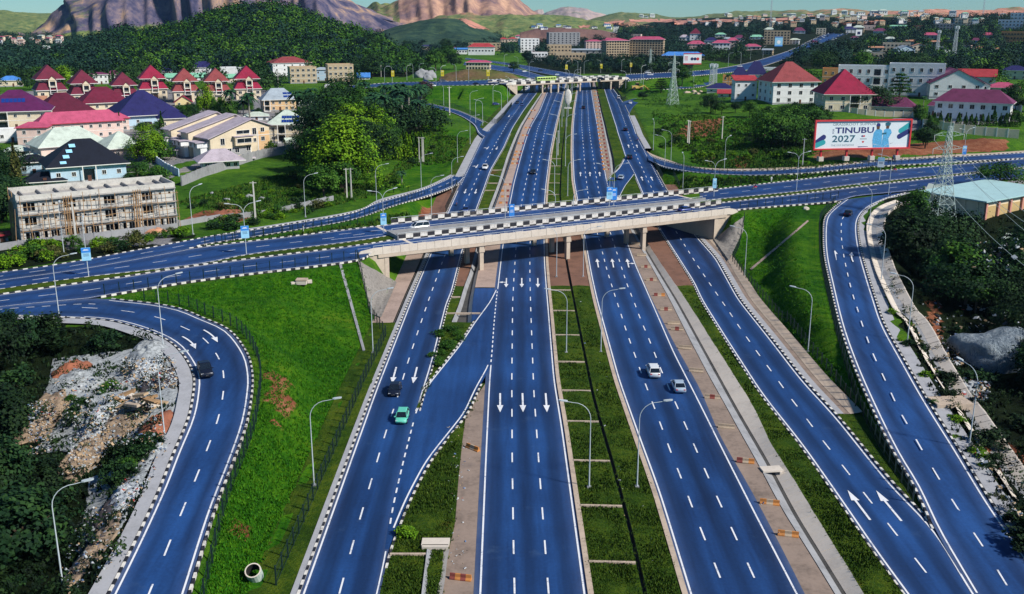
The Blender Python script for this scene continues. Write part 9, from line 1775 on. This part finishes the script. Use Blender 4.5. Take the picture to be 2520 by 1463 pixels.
# ------------------------------------------------------------------ tufts of grass on the lawns and verges
def tufts(name, label, polys, n, h, mat, on_cor_=False, seed=1):
    r = np.random.default_rng(seed); P = [np.array(p) for p in polys]; ar = np.array([abs(np.sum(p[:,0]*np.roll(p[:,1],-1)-np.roll(p[:,0],-1)*p[:,1])) for p in P]); ar = ar/ar.sum()
    Q = np.concatenate([rnd_in(p, max(1, int(n*w)), r) for p, w in zip(P, ar)]); C = Gn(Q[:,0], Q[:,1])
    if not on_cor_: C = C[[not blocked(g) for g in C]]
    C = np.array(C).repeat(7,0); n7 = len(C); a = r.uniform(0,2*PI, n7); off = r.normal(0,0.22,(n7,2)); hh = r.uniform(*h, n7); C[:, :2] += off; w = hh*0.33; ax = np.stack([np.cos(a), np.sin(a),0*a],1)*w[:, None]; tip = np.stack([r.normal(0, .25, n7)*hh, r.normal(0, .25, n7)*hh, hh],1)
    V = np.stack([C-ax, C+ax, C+tip],1).reshape(-1,3); tn = np.clip(r.uniform(0,1, n7//7).repeat(7)*0.7+r.uniform(0, .3, n7),0,1); o = link(name, np_mesh(name, V, None, np.arange(n7*3).reshape(-1,3),[mat], None, {'tone': ('FLOAT', tn.repeat(3))})); o['kind'] = 'stuff'; o['label'] = label; return o
GL1 = mk_leaf('grass_lush',(0.010,0.060,0.002),(0.026,0.135,0.003),(0.075,0.20,0.006)); GL2 = mk_leaf('grass_verge',(0.010,0.028,0.004),(0.030,0.072,0.006),(0.085,0.13,0.014)); GL3 = mk_leaf('grass_wild',(0.008,0.030,0.004),(0.030,0.09,0.008),(0.10,0.15,0.018))
tufts('grass', 'bright green grass on the two banks beside the bridge',[LUSH[0], LUSH[1]],15000,(0.14,0.34), GL1, False,1); tufts('grass', 'rough grass on the lots behind the ramps',[LUSH[5], LUSH[6], LUSH[3], LUSH[2]],12000,(0.3,0.9), GL3, False,2)
def strip_poly(la, lb, y0, y1):
    Yv = ystep(y0, y1); f_ = lambda l: [to_px(float(x), float(y), float(zb(y))) for x, y in zip(l(Yv), Yv)]; return f_(la)+f_(lb)[::-1]
tufts('grass', 'grass of the median and the verges between the carriageways',[strip_poly(ML_r.shift(1.1), MD_a.shift(-0.5), YN, yB0-2), strip_poly(MD_a.shift(0.5), MR_l.shift(-1.2), YN, yB0-2), strip_poly(LineF(lambda Y: SLR(Y)+0.4), SH_l.shift(-0.3), YN, y_gore-6), strip_poly(D3_c.shift(0.2), FR_l.shift(-0.8), YN, yB0-2), strip_poly(FLr.shift(0.4), SL_l.shift(-0.6), Y1+6, y_pad0-2)],15000,(0.12,0.36), GL2, True,3)
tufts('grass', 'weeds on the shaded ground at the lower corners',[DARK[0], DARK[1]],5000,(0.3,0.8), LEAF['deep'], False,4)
# ------------------------------------------------------------------ haze: one closed box of thin air round everything
zs = [min((o.matrix_world @ Vector(c)).z for c in o.bound_box) for o in SC.objects if o.type == 'MESH' and o.get('kind') == 'structure']; zt = [max((o.matrix_world @ Vector(c)).z for c in o.bound_box) for o in SC.objects if o.type == 'MESH' and o.get('kind') == 'structure']
hz = NT('haze'); hz.t.nodes.remove(hz.b); pv = hz.n('ShaderNodeVolumePrincipled'); pv.inputs['Color'].default_value = (0.42,0.70,1.0,1); pv.inputs['Density'].default_value = 0.000026; pv.inputs['Anisotropy'].default_value = 0.2
hz.l(pv.outputs[0], hz.out.inputs['Volume'])
lo, hi = min(zs)-1.0, max(zt)+25
o = MB().box((0,3300,(lo+hi)/2),(13000,8400, hi-lo), hz.m).build('haze'); o['kind'] = 'stuff'; o['label'] = 'pale blue haze in the distance'
SC.cycles.volume_step_rate = 10; SC.cycles.volume_max_steps = 32
